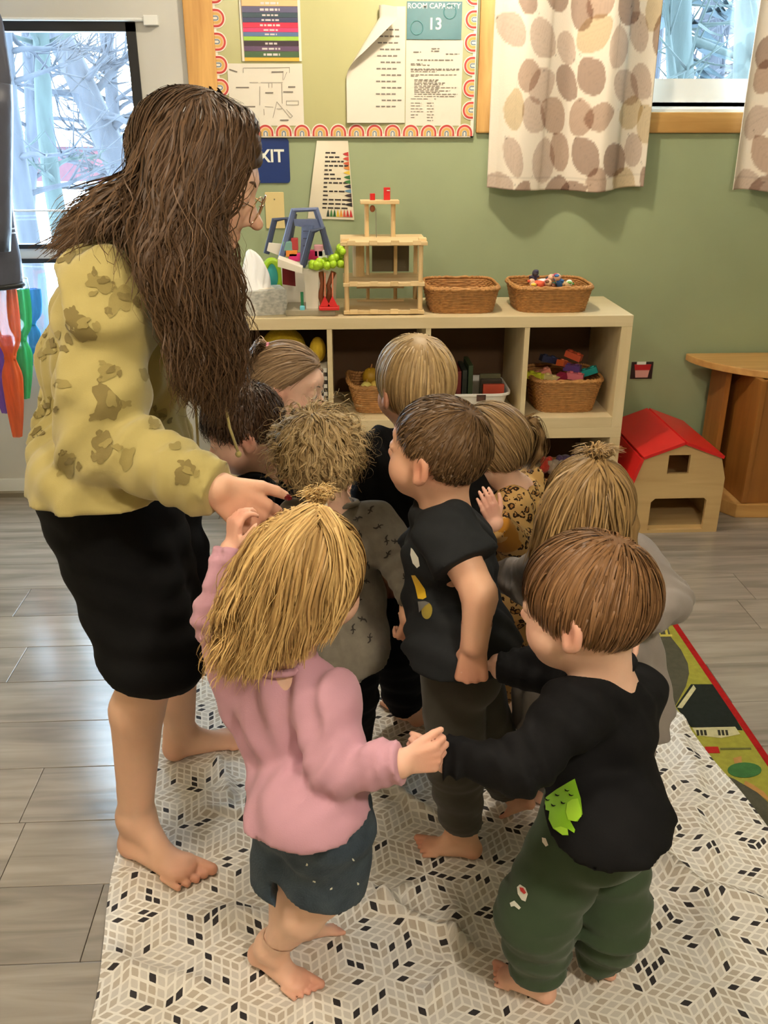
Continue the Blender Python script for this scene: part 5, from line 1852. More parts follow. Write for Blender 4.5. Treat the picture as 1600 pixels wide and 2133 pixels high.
# ------------------------------------------------------------------ hair
def hair_mat(name, a, b, rough=.48, spec=.28):
    if name in MATS:
        return MATS[name]
    m = bpy.data.materials.new(name)
    MATS[name] = m
    m.use_nodes = True
    N, L = m.node_tree.nodes, m.node_tree.links
    bs = N['Principled BSDF']
    bs.inputs['Roughness'].default_value = rough
    bs.inputs['Specular IOR Level'].default_value = spec
    at = N.new('ShaderNodeAttribute')
    at.attribute_name = 'tint'
    cr = N.new('ShaderNodeValToRGB')
    cr.color_ramp.elements[0].color = (*lin(a), 1)
    cr.color_ramp.elements[1].color = (*lin(b), 1)
    L.new(at.outputs['Fac'], cr.inputs[0])
    tc = N.new('ShaderNodeTexCoord')
    nz = N.new('ShaderNodeTexNoise')
    nz.inputs['Scale'].default_value = 90
    L.new(tc.outputs['Object'], nz.inputs['Vector'])
    hv = N.new('ShaderNodeHueSaturation')
    mr = N.new('ShaderNodeMapRange')
    mr.inputs[3].default_value = .85
    mr.inputs[4].default_value = 1.15
    L.new(nz.outputs['Fac'], mr.inputs[0])
    L.new(mr.outputs[0], hv.inputs['Value'])
    L.new(cr.outputs[0], hv.inputs['Color'])
    L.new(hv.outputs[0], bs.inputs['Base Color'])
    return m
def ribbons(P, w0, tint, ref, taper=.25, tilt=.20):
    """P (n,m,3) strands -> slim locks lying along the surface round ref"""
    n, m, _ = P.shape
    T_ = np.gradient(P, axis=1)
    T_ /= np.linalg.norm(T_, axis=-1, keepdims=True) + 1e-9
    rad = P - ref
    rad = rad - T_ * (rad * T_).sum(-1, keepdims=True)
    rad /= np.linalg.norm(rad, axis=-1, keepdims=True) + 1e-9
    B = np.cross(T_, rad)
    al = rng.normal(size=(n, 1, 1)) * tilt
    A = B * np.cos(al) + rad * np.sin(al)
    t = np.linspace(0, 1, m)
    w = (np.asarray(w0).reshape(-1, 1) * (1 - (1 - taper) * np.clip((t - .5) / .5, 0, 1) ** 1.5)[None])[..., None]
    V = np.stack([P + w * A, P - w * A], 2).reshape(-1, 3)
    base = (np.arange(n)[:, None] * m + np.arange(m - 1)[None]) * 2
    Q = np.stack([base, base + 2, base + 3, base + 1], -1).reshape(-1, 4)
    nn = rad + .22 * rng.normal(size=(n, 1, 3)) + .25 * B * np.sin(al)
    nn = nn / np.linalg.norm(nn, axis=-1, keepdims=True)
    return V, Q, np.repeat(np.asarray(tint), m * 2), np.repeat(nn.reshape(-1, 3), 2, axis=0)
def clumped(P, k, r, tip=.35):
    """every guide strand becomes a lock of k strands"""
    n, m, _ = P.shape
    t = np.linspace(0, 1, m)[None, :, None]
    o = rng.normal(size=(n * k, 1, 3)) * r
    Pk = np.repeat(P, k, axis=0)
    return Pk + o * (.6 + .4 * np.sin(np.pi * t)) * (1 - (1 - tip) * t ** 2)
def cap_dirs(n, ok):
    out = []
    while sum(len(q) for q in out) < n:
        u = rng.normal(size=(n * 2, 3))
        u /= np.linalg.norm(u, axis=1, keepdims=True)
        out.append(u[ok(u)])
    return np.concatenate(out)[:n]
def hairline(u, front=.50, side=.02, nape=-.62, soft=0):
    """which scalp directions carry hair (head frame: x right, y forward, z up)"""
    y, z, x = u[:, 1], u[:, 2], np.abs(u[:, 0])
    lim = np.where(y > .25, side + (front - side) * np.clip((y - .25) / .45, 0, 1), np.where(y > -.25, side - .30 * np.clip((.25 - y) / .5, 0, 1), side - .30 + (nape - side + .30) * np.clip((-.25 - y) / .35, 0, 1)))
    ear = (np.abs(y + .02) < .24) & (z < -.02) & (z > -.75)
    return (z > lim) & ~ear
def hair_long(u, front=.52):
    y, z = u[:, 1], u[:, 2]
    return z > np.where(y > .25, -.05 + (front + .05) * np.clip((y - .25) / .40, 0, 1), -.85)
def comb(c, R, s, n, length, crown=(.0, -.45, .89), grav=.25, steps=8, thick=.012, okf=None, lift=.0, wave=0., wfreq=3., curl=0., jitter=.25, scale=1.0, part=None, cling=.55):
    """strands that follow the skull away from the crown (or a parting) and then fall"""
    rr = np.array([.069, .086, .077]) * s * 1.01
    cc = c + R @ (np.array([0, -.010, .012]) * s)
    u = cap_dirs(n, okf or hairline)
    P = u * rr
    w = nrm(crown)
    lay = rng.random(n) ** 1.2 * thick + .0015
    if np.isscalar(length):
        length = np.full(n, length)
    length = length * rng.uniform(.75, 1.1, n) * (.40 + .60 * np.clip((u[:, 2] + .7) / 1.1, 0, 1))
    st = length / steps
    nn = u / rr
    nn /= np.linalg.norm(nn, axis=1, keepdims=True)
    d0 = u - w
    if part is not None:
        d0 = np.stack([np.sign(u[:, 0] - part) * (1.0 + 0 * u[:, 0]), -.8 * np.ones(n), -.2 * np.ones(n)], 1)
    d0 = d0 + jitter * rng.normal(size=d0.shape) * np.linalg.norm(d0, axis=1, keepdims=True) * .5
    g = R.T @ np.array([0, 0, -1.0])
    d = d0 - nn * (d0 * nn).sum(1, keepdims=True)
    d /= np.linalg.norm(d, axis=1, keepdims=True) + 1e-9
    out = [P.copy()]
    swirl = np.cross(nn, w)
    d = d + swirl * .35 * np.exp(-np.linalg.norm(u - w, axis=1, keepdims=True) * 2.5)
    for k in range(steps):
        q = P / rr
        nn = q / rr
        nn /= np.linalg.norm(nn, axis=1, keepdims=True)
        dd = d + g * grav * (k + 1) / steps + nn * lift * (1 - k / steps)
        dd /= np.linalg.norm(dd, axis=1, keepdims=True)
        P = P + dd * st[:, None]
        f = np.linalg.norm(P / (rr + lay[:, None]), axis=1, keepdims=True)
        P = np.where(f < 1, P / f, P * (1 - cling * (1 - 1 / f)))
        d = dd - np.minimum((dd * nn).sum(1, keepdims=True), 0) * nn
        # bend with the skull
        near = (f < 1.06)
        t_ = dd - nn * (dd * nn).sum(1, keepdims=True)
        d = np.where(near, t_, dd)
        d /= np.linalg.norm(d, axis=1, keepdims=True) + 1e-9
        out.append(P.copy())
    Pp = np.stack(out, 1)
    if wave or curl:
        t = np.linspace(0, 1, steps + 1)[None, :, None]
        ph = rng.uniform(0, 6.28, (n, 1, 1))
        a = rng.normal(size=(n, 1, 3)); a /= np.linalg.norm(a, axis=-1, keepdims=True)
        b = np.cross(a, rng.normal(size=(n, 1, 3))); b /= np.linalg.norm(b, axis=-1, keepdims=True)
        fr_ = wfreq * 6.28 * rng.uniform(.8, 1.2, (n, 1, 1))
        Pp = Pp + (wave + curl) * t * (a * np.sin(fr_ * t + ph) + (b * np.cos(fr_ * t + ph) if curl else 0))
    return cc + Pp @ R.T
def resample(G, m):
    G = np.asarray(G, float)
    # Catmull-Rom through control points
    n = len(G)
    t = np.linspace(0, n - 1, m)
    i = np.clip(t.astype(int), 0, n - 2)
    f = (t - i)[:, None]
    p0, p1, p2, p3 = G[np.clip(i - 1, 0, n - 1)], G[i], G[i + 1], G[np.clip(i + 2, 0, n - 1)]
    return .5 * (2 * p1 + (p2 - p0) * f + (2 * p0 - 5 * p1 + 4 * p2 - p3) * f ** 2 + (3 * p1 - p0 - 3 * p2 + p3) * f ** 3)
def guided(guides, n, m=18, rad=.012, wave=.004, wfreq=4., rad_end=None, clump=0, push=None, trim=.25):
    """strands between neighbouring guide curves (each a list of world points)"""
    G = np.stack([resample(g, m) for g in guides])
    k = len(guides)
    t = np.linspace(0, 1, m)
    x = rng.random(n) * (k - 1) if k > 1 else np.zeros(n)
    if clump:
        cl = rng.random(clump) * (k - 1)
        x = np.clip(cl[rng.integers(0, clump, n)] + rng.normal(size=n) * .10 * (k - 1) / 4, 0, k - 1)
    i = np.clip(x.astype(int), 0, max(k - 2, 0))
    f = (x - i)[:, None, None]
    P = G[i] * (1 - f) + G[np.minimum(i + 1, k - 1)] * f
    re = rad if rad_end is None else rad_end
    o = rng.normal(size=(n, 1, 3)) * .6
    P = P + o * (rad + (re - rad) * t)[None, :, None]
    ph = (x[:, None, None] * 5.0 + rng.normal(size=(n, 1, 1)) * .5)
    a = rng.normal(size=(n, 1, 3)) * .4 + np.array([1.0, .5, 0])
    P = P + wave * a * np.sin(wfreq * 6.28 * t[None, :, None] + ph) * np.clip(t * 2, 0, 1)[None, :, None]
    cutl = 1 - trim * rng.random(n) ** 2
    # shorten some strands by reparametrising
    tt = t[None] * cutl[:, None] * (m - 1)
    ii = np.clip(tt.astype(int), 0, m - 2)
    ff = (tt - ii)[..., None]
    ar = np.arange(n)[:, None]
    P = P[ar, ii] * (1 - ff) + P[ar, ii + 1] * ff
    if push is not None:
        P = push(P)
    return P
def pusher(c, R, s, extra=.006):
    rr = np.array([.069, .086, .077]) * s + extra
    cc = c + R @ (np.array([0, -.010, .012]) * s)
    def fn(P):
        q = (P - cc) @ R
        f = np.linalg.norm(q / rr, axis=-1, keepdims=True)
        return np.where(f < 1, cc + (q / np.maximum(f, 1e-3)) @ R.T, P)
    return fn
def sd_pusher(sd, h=.008, gap=.003, it=3):
    lo, hi = sd.bounds()
    lo, hi = lo - .05, hi + .05
    D = sd.field(lo, hi, h)
    gx = np.stack(np.gradient(D, h), -1)
    n = np.array(D.shape)
    def fn(P):
        P = P.copy()
        for _ in range(it):
            i = np.round((P - lo) / h).astype(int)
            ok = ((i >= 1) & (i < n - 1)).all(-1)
            ic = np.clip(i, 0, n - 1)
            d = np.where(ok, D[ic[..., 0], ic[..., 1], ic[..., 2]], 1.0)
            g = gx[ic[..., 0], ic[..., 1], ic[..., 2]]
            g = g / (np.linalg.norm(g, axis=-1, keepdims=True) + 1e-6)
            mv = np.clip(gap - d, 0, .05)
            P = P + g * mv[..., None]
        return P
    return fn
def hair_obj(parent, m, strands, shell=None, name='hair', ref=None):
    """strands: list of (P, half width, (tint mean, spread))"""
    Vs, Qs, Ts, Ns, n = [], [], [], [], 0
    for P, wd, (tm, ts) in strands:
        tint = np.clip(tm + ts * rng.normal(size=len(P)), 0, 1)
        wf = 1.9 if wd > .00065 else 1.0
        v, q, t, nn = ribbons(P, wd * wf * rng.uniform(.5, 1.25, len(P)), np.clip(tm + (tint - tm) * .6, 0, 1), ref, tilt=.20 if wf > 1 else .6)
        Vs.append(v); Qs.append(q + n); Ts.append(t); Ns.append(nn); n += len(v)
    if shell is not None:
        v, q = shell
        Vs.append(v); Qs.append(q + n); Ts.append(np.full(len(v), max(.05, strands[0][2][0] - .12))); n += len(v)
    return np_mesh(name, np.concatenate(Vs), np.concatenate(Qs), m, parent, {'tint': np.concatenate(Ts)}, normals=np.concatenate(Ns))
def hair_shell(c, R, s, thick=.006, front=(0, .045, .035), low=-.045, h=.004, extra=None):
    S = SD()
    L = lambda x, y, z: c + R @ (np.array([x, y, z]) * s)
    S.ell(L(0, -.010, .012), np.array([.069, .086, .077]) * s + thick, R, k=.01)
    if extra:
        extra(S)
    # clear the face and the ears
    S.cut(L(*front), R @ np.array([0, .72, -.69]), .20 * s)
    for q in (-1, 1):
        S.ell(L(q * .078, .002, -.024), np.array([.03, .034, .038]) * s, R, k=.012, op='s')
    S.cut(L(0, 0, low), R @ np.array([0, .35, -1]), .2 * s)
    return S.mesh(h)
# ------------------------------------------------------------------ people
A = lambda px, py, Y: PY(px, py, Y)
def fabric(name, rgb, rough=.85, var=.06, bump=.07, bscale=500, sheen=.12, scale=14):
    return mat(name, rgb, rough, var=var, scale=scale, bump=bump, bscale=bscale, spec=.15, sheen=sheen)
def skin(name, rgb, blush):
    return mat(name, rgb, .5, var=.04, scale=18, bump=.04, bscale=300, spec=.35, sss=.12, attr=('blush', blush))
SK1 = skin('skin_fair', (230, 188, 164), (208, 126, 110))
SK2 = skin('skin_warm', (224, 176, 146), (202, 118, 96))
SK3 = skin('skin_adult', (226, 182, 154), (204, 128, 106))
m_eye = mat('eye_white', (232, 226, 220), .2, bump=.005)
m_iris = mat('iris', (70, 84, 92), .15, bump=.005)
m_brow = mat('eyebrow_hair', (98, 74, 54), .8, bump=.2)
def folds(ax, wl, amp, seed, fr_=7.0):
    ax = nrm(ax)
    def fn(P):
        n_ = vnoise(P * fr_ + seed * 3.7)
        m_ = vnoise(P * 5.0 + seed * 1.3 + 9)
        return -amp * np.sin((P @ ax) * 6.283 / wl + 7 * n_) * np.clip(m_ * 1.8 - .35, 0, 1)
    return fn
def rings(c, ax, wl, amp, rad, seed=0):
    """bunched cloth round a joint"""
    ax = nrm(ax)
    def fn(P):
        q = P - c
        r = np.linalg.norm(q, axis=-1)
        return -amp * np.sin((q @ ax) * 6.283 / wl + 3 * vnoise(P * 14 + seed)) * np.exp(-(r / rad) ** 2)
    return fn
class Person:
    def __init__(s, label, base, size, J, head, hs, skin_m, tf, adult=False):
        s.t = thing('person', label, 'person', (base[0], base[1], 0))
        s.z = size
        s.J = J
        s.skin = skin_m
        s.adult = adult
        s.hc, hf, hu = head
        s.hs = hs
        s.R = frame(hf, hu)
        s.tf = nrm(tf)
        s.boxes = []
        s.blush = []
        J['pel'] = (J['hipL'] + J['hipR']) / 2 + np.array([0, 0, .025 * size])
        sm = (J['shL'] + J['shR']) / 2
        J['sm'] = sm
        sp = nrm(sm - J['pel'])
        s.sp = sp
        s.lat = nrm(np.cross(s.tf, sp))
        s.fw = np.cross(sp, s.lat)
        J['neck'] = J.get('neck', sm + sp * .02 * size)
        s.S = SD()
        s.torso(s.S, 0)
        add_head(s.S, s.hc, s.R, hs, adult)
        L = lambda x, y, z: s.hc + s.R @ (np.array([x, y, z]) * hs)
        s.hl = L
        nr = .040 * size if not adult else .050
        s.S.cone(J['neck'] - sp * .02, L(0, -.022, -.05), nr, nr * .98, k=.03)
        b = .118 * hs
        s.boxes.append((s.hc - b * 1.15, s.hc + b * 1.15, .0044 * hs))
        s.blush += [(L(q * .04, .06, -.045), .022 * hs, .35) for q in (-1, 1)]
        s.blush += [(L(q * .076, -.01, -.022), .028 * hs, .55) for q in (-1, 1)] + [(L(0, .08, -.065), .014 * hs, .9), (L(0, .092, -.038), .014 * hs, .4)]
    def torso(s, S, g, top=True):
        z, J = s.z, s.J
        f, sp = s.fw, s.sp
        w = (.077, .076, .082) if not s.adult else (.120, .110, .118)
        k_ = .80 if not s.adult else .78
        pel, sm = J['pel'], J['sm']
        mid = pel * .5 + sm * .5
        ch = sm - sp * .06 * z
        S.cone(pel, mid, (w[0] * z if not s.adult else w[0]) + g, (w[1] * z if not s.adult else w[1]) + g, k=.012, sq=(f, k_))
        S.cone(mid, ch, (w[1] * z if not s.adult else w[1]) + g, (w[2] * z if not s.adult else w[2]) + g, k=.012, sq=(f, k_))
        S.ell(mid - sp * .03 * z + f * .022 * z, np.array([.072, .058, .085]) * (z if not s.adult else 1.5) + g, np.stack([s.lat, f, sp], 1), k=.015)
        if top:
            r = .040 * z if not s.adult else .058
            S.cone(J['shL'], J['shR'], r + g, r + g, k=.015)
            S.cone(sm - sp * .02 * z, J['neck'], .056 * z + g * .7, .040 * z + g * .5, k=.02)
    def arm_r(s):
        return (.037 * s.z, .029 * s.z, .0225 * s.z) if not s.adult else (.050, .040, .027)
    def leg_r(s):
        return (.051 * s.z, .038 * s.z, .0275 * s.z) if not s.adult else (.078, .054, .035)
    def limbs(s, bare=False):
        J, S = s.J, s.S
        a = s.arm_r()
        if not bare:      # slim under the sleeves
            a = (a[0] * .85, a[1] * .82, a[2] * .97)
        for q in 'LR':
            S.chain([J['sh' + q], J['el' + q], J['wr' + q]], a, k=.012)
            b = s.leg_r()
            hip, kn, an = J['hip' + q], J['kn' + q], J['an' + q]
            bk = nrm(np.cross(nrm(an - kn), np.cross(nrm(an - kn), s.fw)))
            calf = kn + (an - kn) * .30 + bk * b[1] * .28 * (1 if not s.adult else 1.3)
            S.cone(hip, kn, b[0], b[1], k=.014)
            S.cone(kn, calf, b[1] * .96, b[1] * (.97 if s.adult else .95), k=.014)
            S.cone(calf, an, b[1] * (.97 if s.adult else .95), b[2], k=.014)
    def hand(s, q, d, n, curl=(.5, .7, .5), thumb=(.7, .6, .25), hl=None, spread=.1, fine=.0026):
        hl = hl or (.098 * s.z if not s.adult else .165)
        w = s.J['wr' + q]
        inf = add_hand(s.S, w, d, n, hl, 1 if q == 'L' else -1, curl, thumb, spread)
        c = w + nrm(d) * hl * .42
        s.boxes.append((c - hl * .62, c + hl * .62, fine if not s.adult else .003))
        s.blush.append((w + nrm(d) * hl * .55, hl * .45, .45))
        return inf
    def foot(s, q, heel, toe):
        heel, toe = np.array(heel, float), np.array(toe, float)
        add_foot(s.S, heel, toe, 1 if q == 'R' else -1, s.J['an' + q], s.leg_r()[2])
        c = (heel + toe) / 2 + np.array([0, 0, .02])
        L_ = np.linalg.norm(toe - heel)
        s.boxes.append((c - np.array([.62, .62, .5]) * L_, c + np.array([.62, .62, .5]) * L_, .0034 if not s.adult else .0038))
        s.blush.append((toe, L_ * .35, .6))
        s.blush.append((heel, L_ * .25, .45))
    def body(s):
        S = s.S
        S.cut((0, 0, .0066), (0, 0, -1))
        V, Q = refined(S, .013 if not s.adult else .013, s.boxes)
        bl = np.zeros(len(V))
        for c, r, a in s.blush:
            bl = np.maximum(bl, a * np.exp(-((V - c) ** 2).sum(1) / (r * r)))
        s.o = np_mesh('body', V, Q, s.skin, s.t, {'blush': np.clip(bl, 0, 1)})
        for q in (-1, 1):
            e = s.hl(q * .029, .0690, -.0100)
            eo = MB().ell(e, .0116 * s.hs, 14, 9).build('eye', m_eye, s.o, smooth=True)
            MB().ell(e + s.R @ np.array([0, .0086, -.0015]) * s.hs, np.array([.0050, .0036, .0050]) * s.hs, 12, 8, R=s.R).build('iris', m_iris, eo, smooth=True)
            MB().tube([s.hl(q * .014, .0805, .010), s.hl(q * .028, .0785, .0155), s.hl(q * .042, .0675, .012)], [.0014 * s.hs, .0018 * s.hs, .001 * s.hs], 6).build('eyebrow', m_brow, s.o, smooth=True)
        return s.o
    def garment(s, name, S, m, h=.0065):
        S.cut((0, 0, .007), (0, 0, -1))
        V, Q = S.mesh(h)
        return np_mesh(name, relax(V, Q, 2), Q, m, s.t)
    def shirt(s, m, hem, g=.012, sleeves=(1, 1), sg=.010, flare=0.0, name='shirt', extra=None, neck_drop=0.0, seed=1, fold=.0035, h=.006, hem_n=None):
        """hem = world point on the hem plane"""
        J = s.J
        S = SD()
        s.torso(S, g)
        pel = J['pel']
        r0 = (.080 * s.z if not s.adult else .115) + g + flare
        s.hem = (np.array(hem), -s.sp if hem_n is None else nrm(hem_n))
        S.cone(pel + s.sp * .06 * s.z, np.array(hem) - s.sp * .03, r0, r0 + (.007 if not s.adult else -.004) + flare, k=.014, sq=(s.fw, .92 if not s.adult else .98))
        for q in 'LR':
            S.ell(J['hip' + q] - s.fw * .024 * s.z + np.array([0, 0, .02]), (.056 * s.z if not s.adult else .074) + g, k=.014)
        a = s.arm_r()
        for q, fr_ in zip('LR', sleeves):
            sh, el, wr = J['sh' + q], J['el' + q], J['wr' + q]
            if fr_ >= .99:
                S.chain([sh, el, wr + nrm(wr - el) * .004], (a[0] + sg + .006, a[1] + sg + .004, a[2] + sg * .8), k=.012)
                S.cut(wr + nrm(wr - el) * .004, wr - el, .05 * s.z if not s.adult else .07)
                S.disp.append(rings(el, wr - sh, .030 * s.z, .0055, .065 * s.z, seed))
                S.disp.append(rings(wr, wr - el, .020 * s.z, .0040, .055 * s.z, seed + 4))
            else:
                e = sh + (el - sh) * fr_
                S.cone(sh, e + (el - sh) * .1, a[0] + sg + .006, a[0] + sg + .008, k=.012)
                S.cut(e, el - sh, .085 * s.z)
        hn = -s.sp if hem_n is None else np.array(hem_n)
        S.cut(hem, hn, .30 if not s.adult else .5)
        nk = J['neck'] + s.sp * (.004 - neck_drop)
        S.ell(nk + s.sp * .034 * s.z, (.047 * s.z if not s.adult else .062, .047 * s.z if not s.adult else .062, .032 * s.z), np.stack([s.lat, s.fw, s.sp], 1), k=.008, op='s')
        S.disp.append(folds(s.lat + .4 * s.sp, .05 * s.z, fold * 1.5, seed))
        S.disp.append(folds(s.sp + .5 * s.lat, .07 * s.z, fold * 1.3, seed + 3))
        if extra:
            extra(S)
        s.shirt_sd = S
        s.sh = s.garment(name, S, m, h)
        if not s.adult:
            rc = .050 * s.z
            ring = []
            for a_ in np.linspace(0, 6.283, 30, endpoint=False):
                ring.append(nk + s.sp * (.006 - .010 * math.sin(a_)) + s.lat * rc * math.cos(a_) + s.fw * rc * .92 * math.sin(a_))
            MB().tube(ring, .0062 * s.z, 8, closed=True).build('collar', m, s.sh, smooth=True)
        return s.sh
    def pants(s, m, g=.012, end=.96, cuff=0.0, baggy=0.0, name='trousers', seed=2, h=.0074, extra=None, fold=.004, waist=.05):
        J = s.J
        S = SD()
        b = s.leg_r()
        pel = J['pel']
        S.cone(pel, pel + s.sp * waist, (.076 * s.z if not s.adult else .096) + g, (.074 * s.z if not s.adult else .094) + g, k=.012, sq=(s.fw, .84))
        for q in 'LR':
            hip, kn, an = J['hip' + q], J['kn' + q], J['an' + q]
            S.ell(hip - s.fw * .028 * s.z + np.array([0, 0, .01]), (.056 * s.z if not s.adult else .070) + g, k=.014)
            if end < 0:      # shorts ending on the thigh
                e = kn + (hip - kn) * -end
                S.cone(hip, e, b[0] + g + baggy * .4, b[1] + g + .008 + baggy, k=.012)
                S.cut(e, kn - hip, .085 * s.z)
                continue
            S.cone(hip, kn, b[0] + g + baggy * .4, b[1] + g + .004 + baggy, k=.012)
            e = kn + (an - kn) * end
            S.cone(kn, e + nrm(an - kn) * .01, b[1] + g + .007 + baggy, b[2] + g + .002 + cuff + baggy * .6, k=.012)
            S.cut(e, an - kn, .075 * s.z if not s.adult else .11)
            S.disp.append(rings(kn, an - kn, .035 * s.z, .0045, .07 * s.z, seed))
            S.disp.append(rings(e, an - kn, .024 * s.z, .0035 + .06 * baggy, .06 * s.z, seed + 5))
        S.disp.append(folds(np.array([.3, .2, 1.0]), .06 * s.z, fold, seed))
        if extra:
            extra(S)
        S.cut(s.hem[0] - s.hem[1] * .012, -s.hem[1])
        s.pt_sd = S
        s.pt = s.garment(name, S, m, h)
        return s.pt
def mk(**kw):
    return {k_: (np.array(v) if len(v) == 3 and not isinstance(v, list) else v) for k_, v in kw.items()}
def px(**kw):
    return {k_: A(*v) for k_, v in kw.items()}

m_blk = fabric('black_jersey', (19, 19, 21), var=.1, sheen=0, bump=.05)
m_blk2 = fabric('black_knit', (13, 13, 14), var=.1, sheen=0, bump=.05)
m_blkp = fabric('black_leggings', (12, 13, 18), var=.1, sheen=0, bump=.05)

# ================= the adult
J = px(hipR=(205, 1010, 1.58), knR=(318, 1375, 1.47), anR=(283, 1700, 1.495), shR=(228, 610, 1.47), elR=(205, 915, 1.39), wrR=(450, 1016, 1.29), knL=(388, 1290, 1.80), anL=(375, 1530, 1.83))
J['hipL'] = J['hipR'] + np.array([.02, .15, -.01])
J['shL'] = A(300, 632, 1.75)
J['elL'] = A(318, 930, 1.75)
J['wrL'] = A(478, 1042, 1.70)
hf = nrm((.90, -.04, -.42))
P_A = Person('woman in yellow-green sweatshirt and black shorts bending over the children', (-.42, 1.62), 1.0, J, (A(415, 348, 1.60), hf, (.42, .0, .9)), 1.22, SK3, (.95, .12, -.2), adult=True)
J['neck'] = (J['shL'] + J['shR']) / 2 + np.array([.05, 0, .055])
pA = P_A
pA.S.cone(J['neck'] - pA.sp * .05, pA.hl(0, -.03, -.05), .055, .05, k=.03)
pA.limbs()
hinf = pA.hand('R', (.62, .12, -.62), (.25, .62, -.5), curl=(.55, .95, .55), thumb=(.85, .42, .15))
pA.hand('L', (.7, .2, -.5), (.1, -.6, -.6), curl=(.5, .8, .5))
hr = PZ(258, 1772); tr = PZ(432, 1848)
pA.foot('R', (hr[0], hr[1], .006), (tr[0], tr[1], .006))
h2 = PZ(343, 1588); t2 = h2 + np.array([.205, .075, 0])
pA.foot('L', (h2[0], h2[1], .006), (t2[0], t2[1], .006))
pA.body()
for i, (tip, d, up) in enumerate(hinf[:3]):
    R_n = frame(d, up)
    MB().ell(tip + d * .003 + nrm(up) * .0062, np.array([.0058, .0085, .0026]), 12, 8, R=R_n).build('fingernail', mat('red_nail_polish', (98, 20, 26), .15, bump=.01, coat=.6), pA.o, smooth=True)
m_swt = mat('sweatshirt_fleece', (172, 158, 100), .9, var=.05, scale=10, bump=.06, bscale=500, spec=.12, sheen=.3)
def adult_extra(S):
    J = pA.J
    # roomy back, hood lying on the shoulders, ribbed hem
    S.ell(J['pel'] + pA.sp * .20 - pA.fw * .03, (.145, .108, .20), np.stack([pA.lat, pA.fw, pA.sp], 1), k=.03)
    S.cone(J['neck'] - pA.fw * .085 + pA.sp * .0 - pA.lat * -.06, J['neck'] - pA.fw * .085 + pA.lat * .0 - pA.lat * .06, .050, .050, k=.03)
    S.chain([J['neck'] - pA.fw * .08, J['neck'] - pA.lat * -.085 - pA.fw * .01, J['neck'] + pA.fw * .06 - pA.sp * .06], (.045, .038, .030), k=.03)
    S.chain([J['neck'] - pA.fw * .08, J['neck'] - pA.lat * .085 - pA.fw * .01, J['neck'] + pA.fw * .06 - pA.sp * .06], (.045, .038, .030), k=.03)
    S.cone(J['shR'], J['elR'], .072, .066, k=.02)
    S.cone(J['elR'], J['wrR'] - nrm(J['wrR'] - J['elR']) * .03, .066, .044, k=.02)
    S.cone(J['shL'], J['elL'], .066, .058, k=.02)
    S.disp.append(rings(J['elR'], J['wrR'] - J['shR'] * .5 - J['elR'] * .5, .055, .007, .13, 3))
    S.disp.append(rings(J['elR'] * .3 + J['wrR'] * .7, J['wrR'] - J['elR'], .040, .005, .09, 8))
    S.disp.append(folds((.2, .1, 1), .10, .006, 5, 4.0))
hem = A(225, 1042, 1.45) + np.array([0, 0, .022])
pA.shirt(m_swt, hem, g=.020, sg=.018, flare=.004, name='sweatshirt', extra=adult_extra, seed=4, fold=.006, h=.0075, hem_n=(.02, 0, -1))
def shorts_extra(S):
    J = pA.J
    S.cone(J['hipR'] + np.array([.01, 0, -.02]), J['knR'] * .9 + J['hipR'] * .1, .108, .080, k=.02)
    S.cone(J['hipL'] + np.array([.03, 0, .0]), J['knL'] * .85 + J['hipL'] * .15, .100, .074, k=.02)
    S.cone(A(178, 1062, 1.585), A(297, 1320, 1.49), .086, .080, k=.02)
    S.cone(A(262, 1050, 1.70), A(340, 1260, 1.78), .080, .074, k=.02)
    S.cone(A(290, 1060, 1.60), A(350, 1250, 1.60), .085, .070, k=.02)
    e = J['knR'] + (J['anR'] - J['knR']) * .0
    S.cone(e + np.array([0, 0, .055]), e + np.array([0, 0, -.005]), .082, .074, k=.012)
    S.ell(e + np.array([.085, -.01, .05]), .022, k=.02)
pA.pants(m_blk2, g=.018, end=.07, baggy=.02, name='shorts', extra=shorts_extra, seed=6, h=.008, waist=.12)
# faint tone-on-tone patches of the sweatshirt print (abstract shapes)
m_prt = fabric('sweatshirt_print', (146, 132, 80))
m_prt2 = fabric('sweatshirt_print_dark', (124, 110, 66))
R_ = random.Random(21)
def blob(cx, cy, r, seed, st=.42):
    Rb = random.Random(seed)
    ph = [Rb.uniform(0, 6.28) for _ in range(4)]
    am = [Rb.uniform(.1, .4) for _ in range(4)]
    a0 = Rb.uniform(0, 3.14)
    out = []
    for i in range(26):
        a = 6.283 * i / 26
        rr = r * (1 + sum(am[k_] * math.sin((k_ + 2) * a + ph[k_]) for k_ in range(4)) * st)
        x, y = rr * math.cos(a) * 1.25, rr * math.sin(a) * .8
        out.append((cx + x * math.cos(a0) - y * math.sin(a0), cy + x * math.sin(a0) + y * math.cos(a0)))
    return out
def screen_decal(target, pts_px, Y0, m, name, parent, lift=.0012, step=.006):
    """pts given in photo pixels; the print lies on the cloth facing the viewer's side"""
    o = A(*np.mean(pts_px, axis=0), Y0)
    d = nrm(o - _c)
    u, v = _r, np.cross(_r, d) * 1.0
    v = nrm(np.cross(d, -_r))
    if v[2] < 0:
        v = -v
    uu = nrm(np.cross(v, d)); uu = uu if uu @ _r > 0 else -uu
    poly = []
    for p_ in pts_px:
        r_ = ray(*p_)
        # intersection with plane through o normal d
        t_ = ((o - _c) @ d) / (r_ @ d)
        w_ = _c + r_ * t_ - o
        poly.append((w_ @ uu, w_ @ v))
    return decal(target, poly, o - d * .25, uu, v, d, m, name, parent, lift, step)
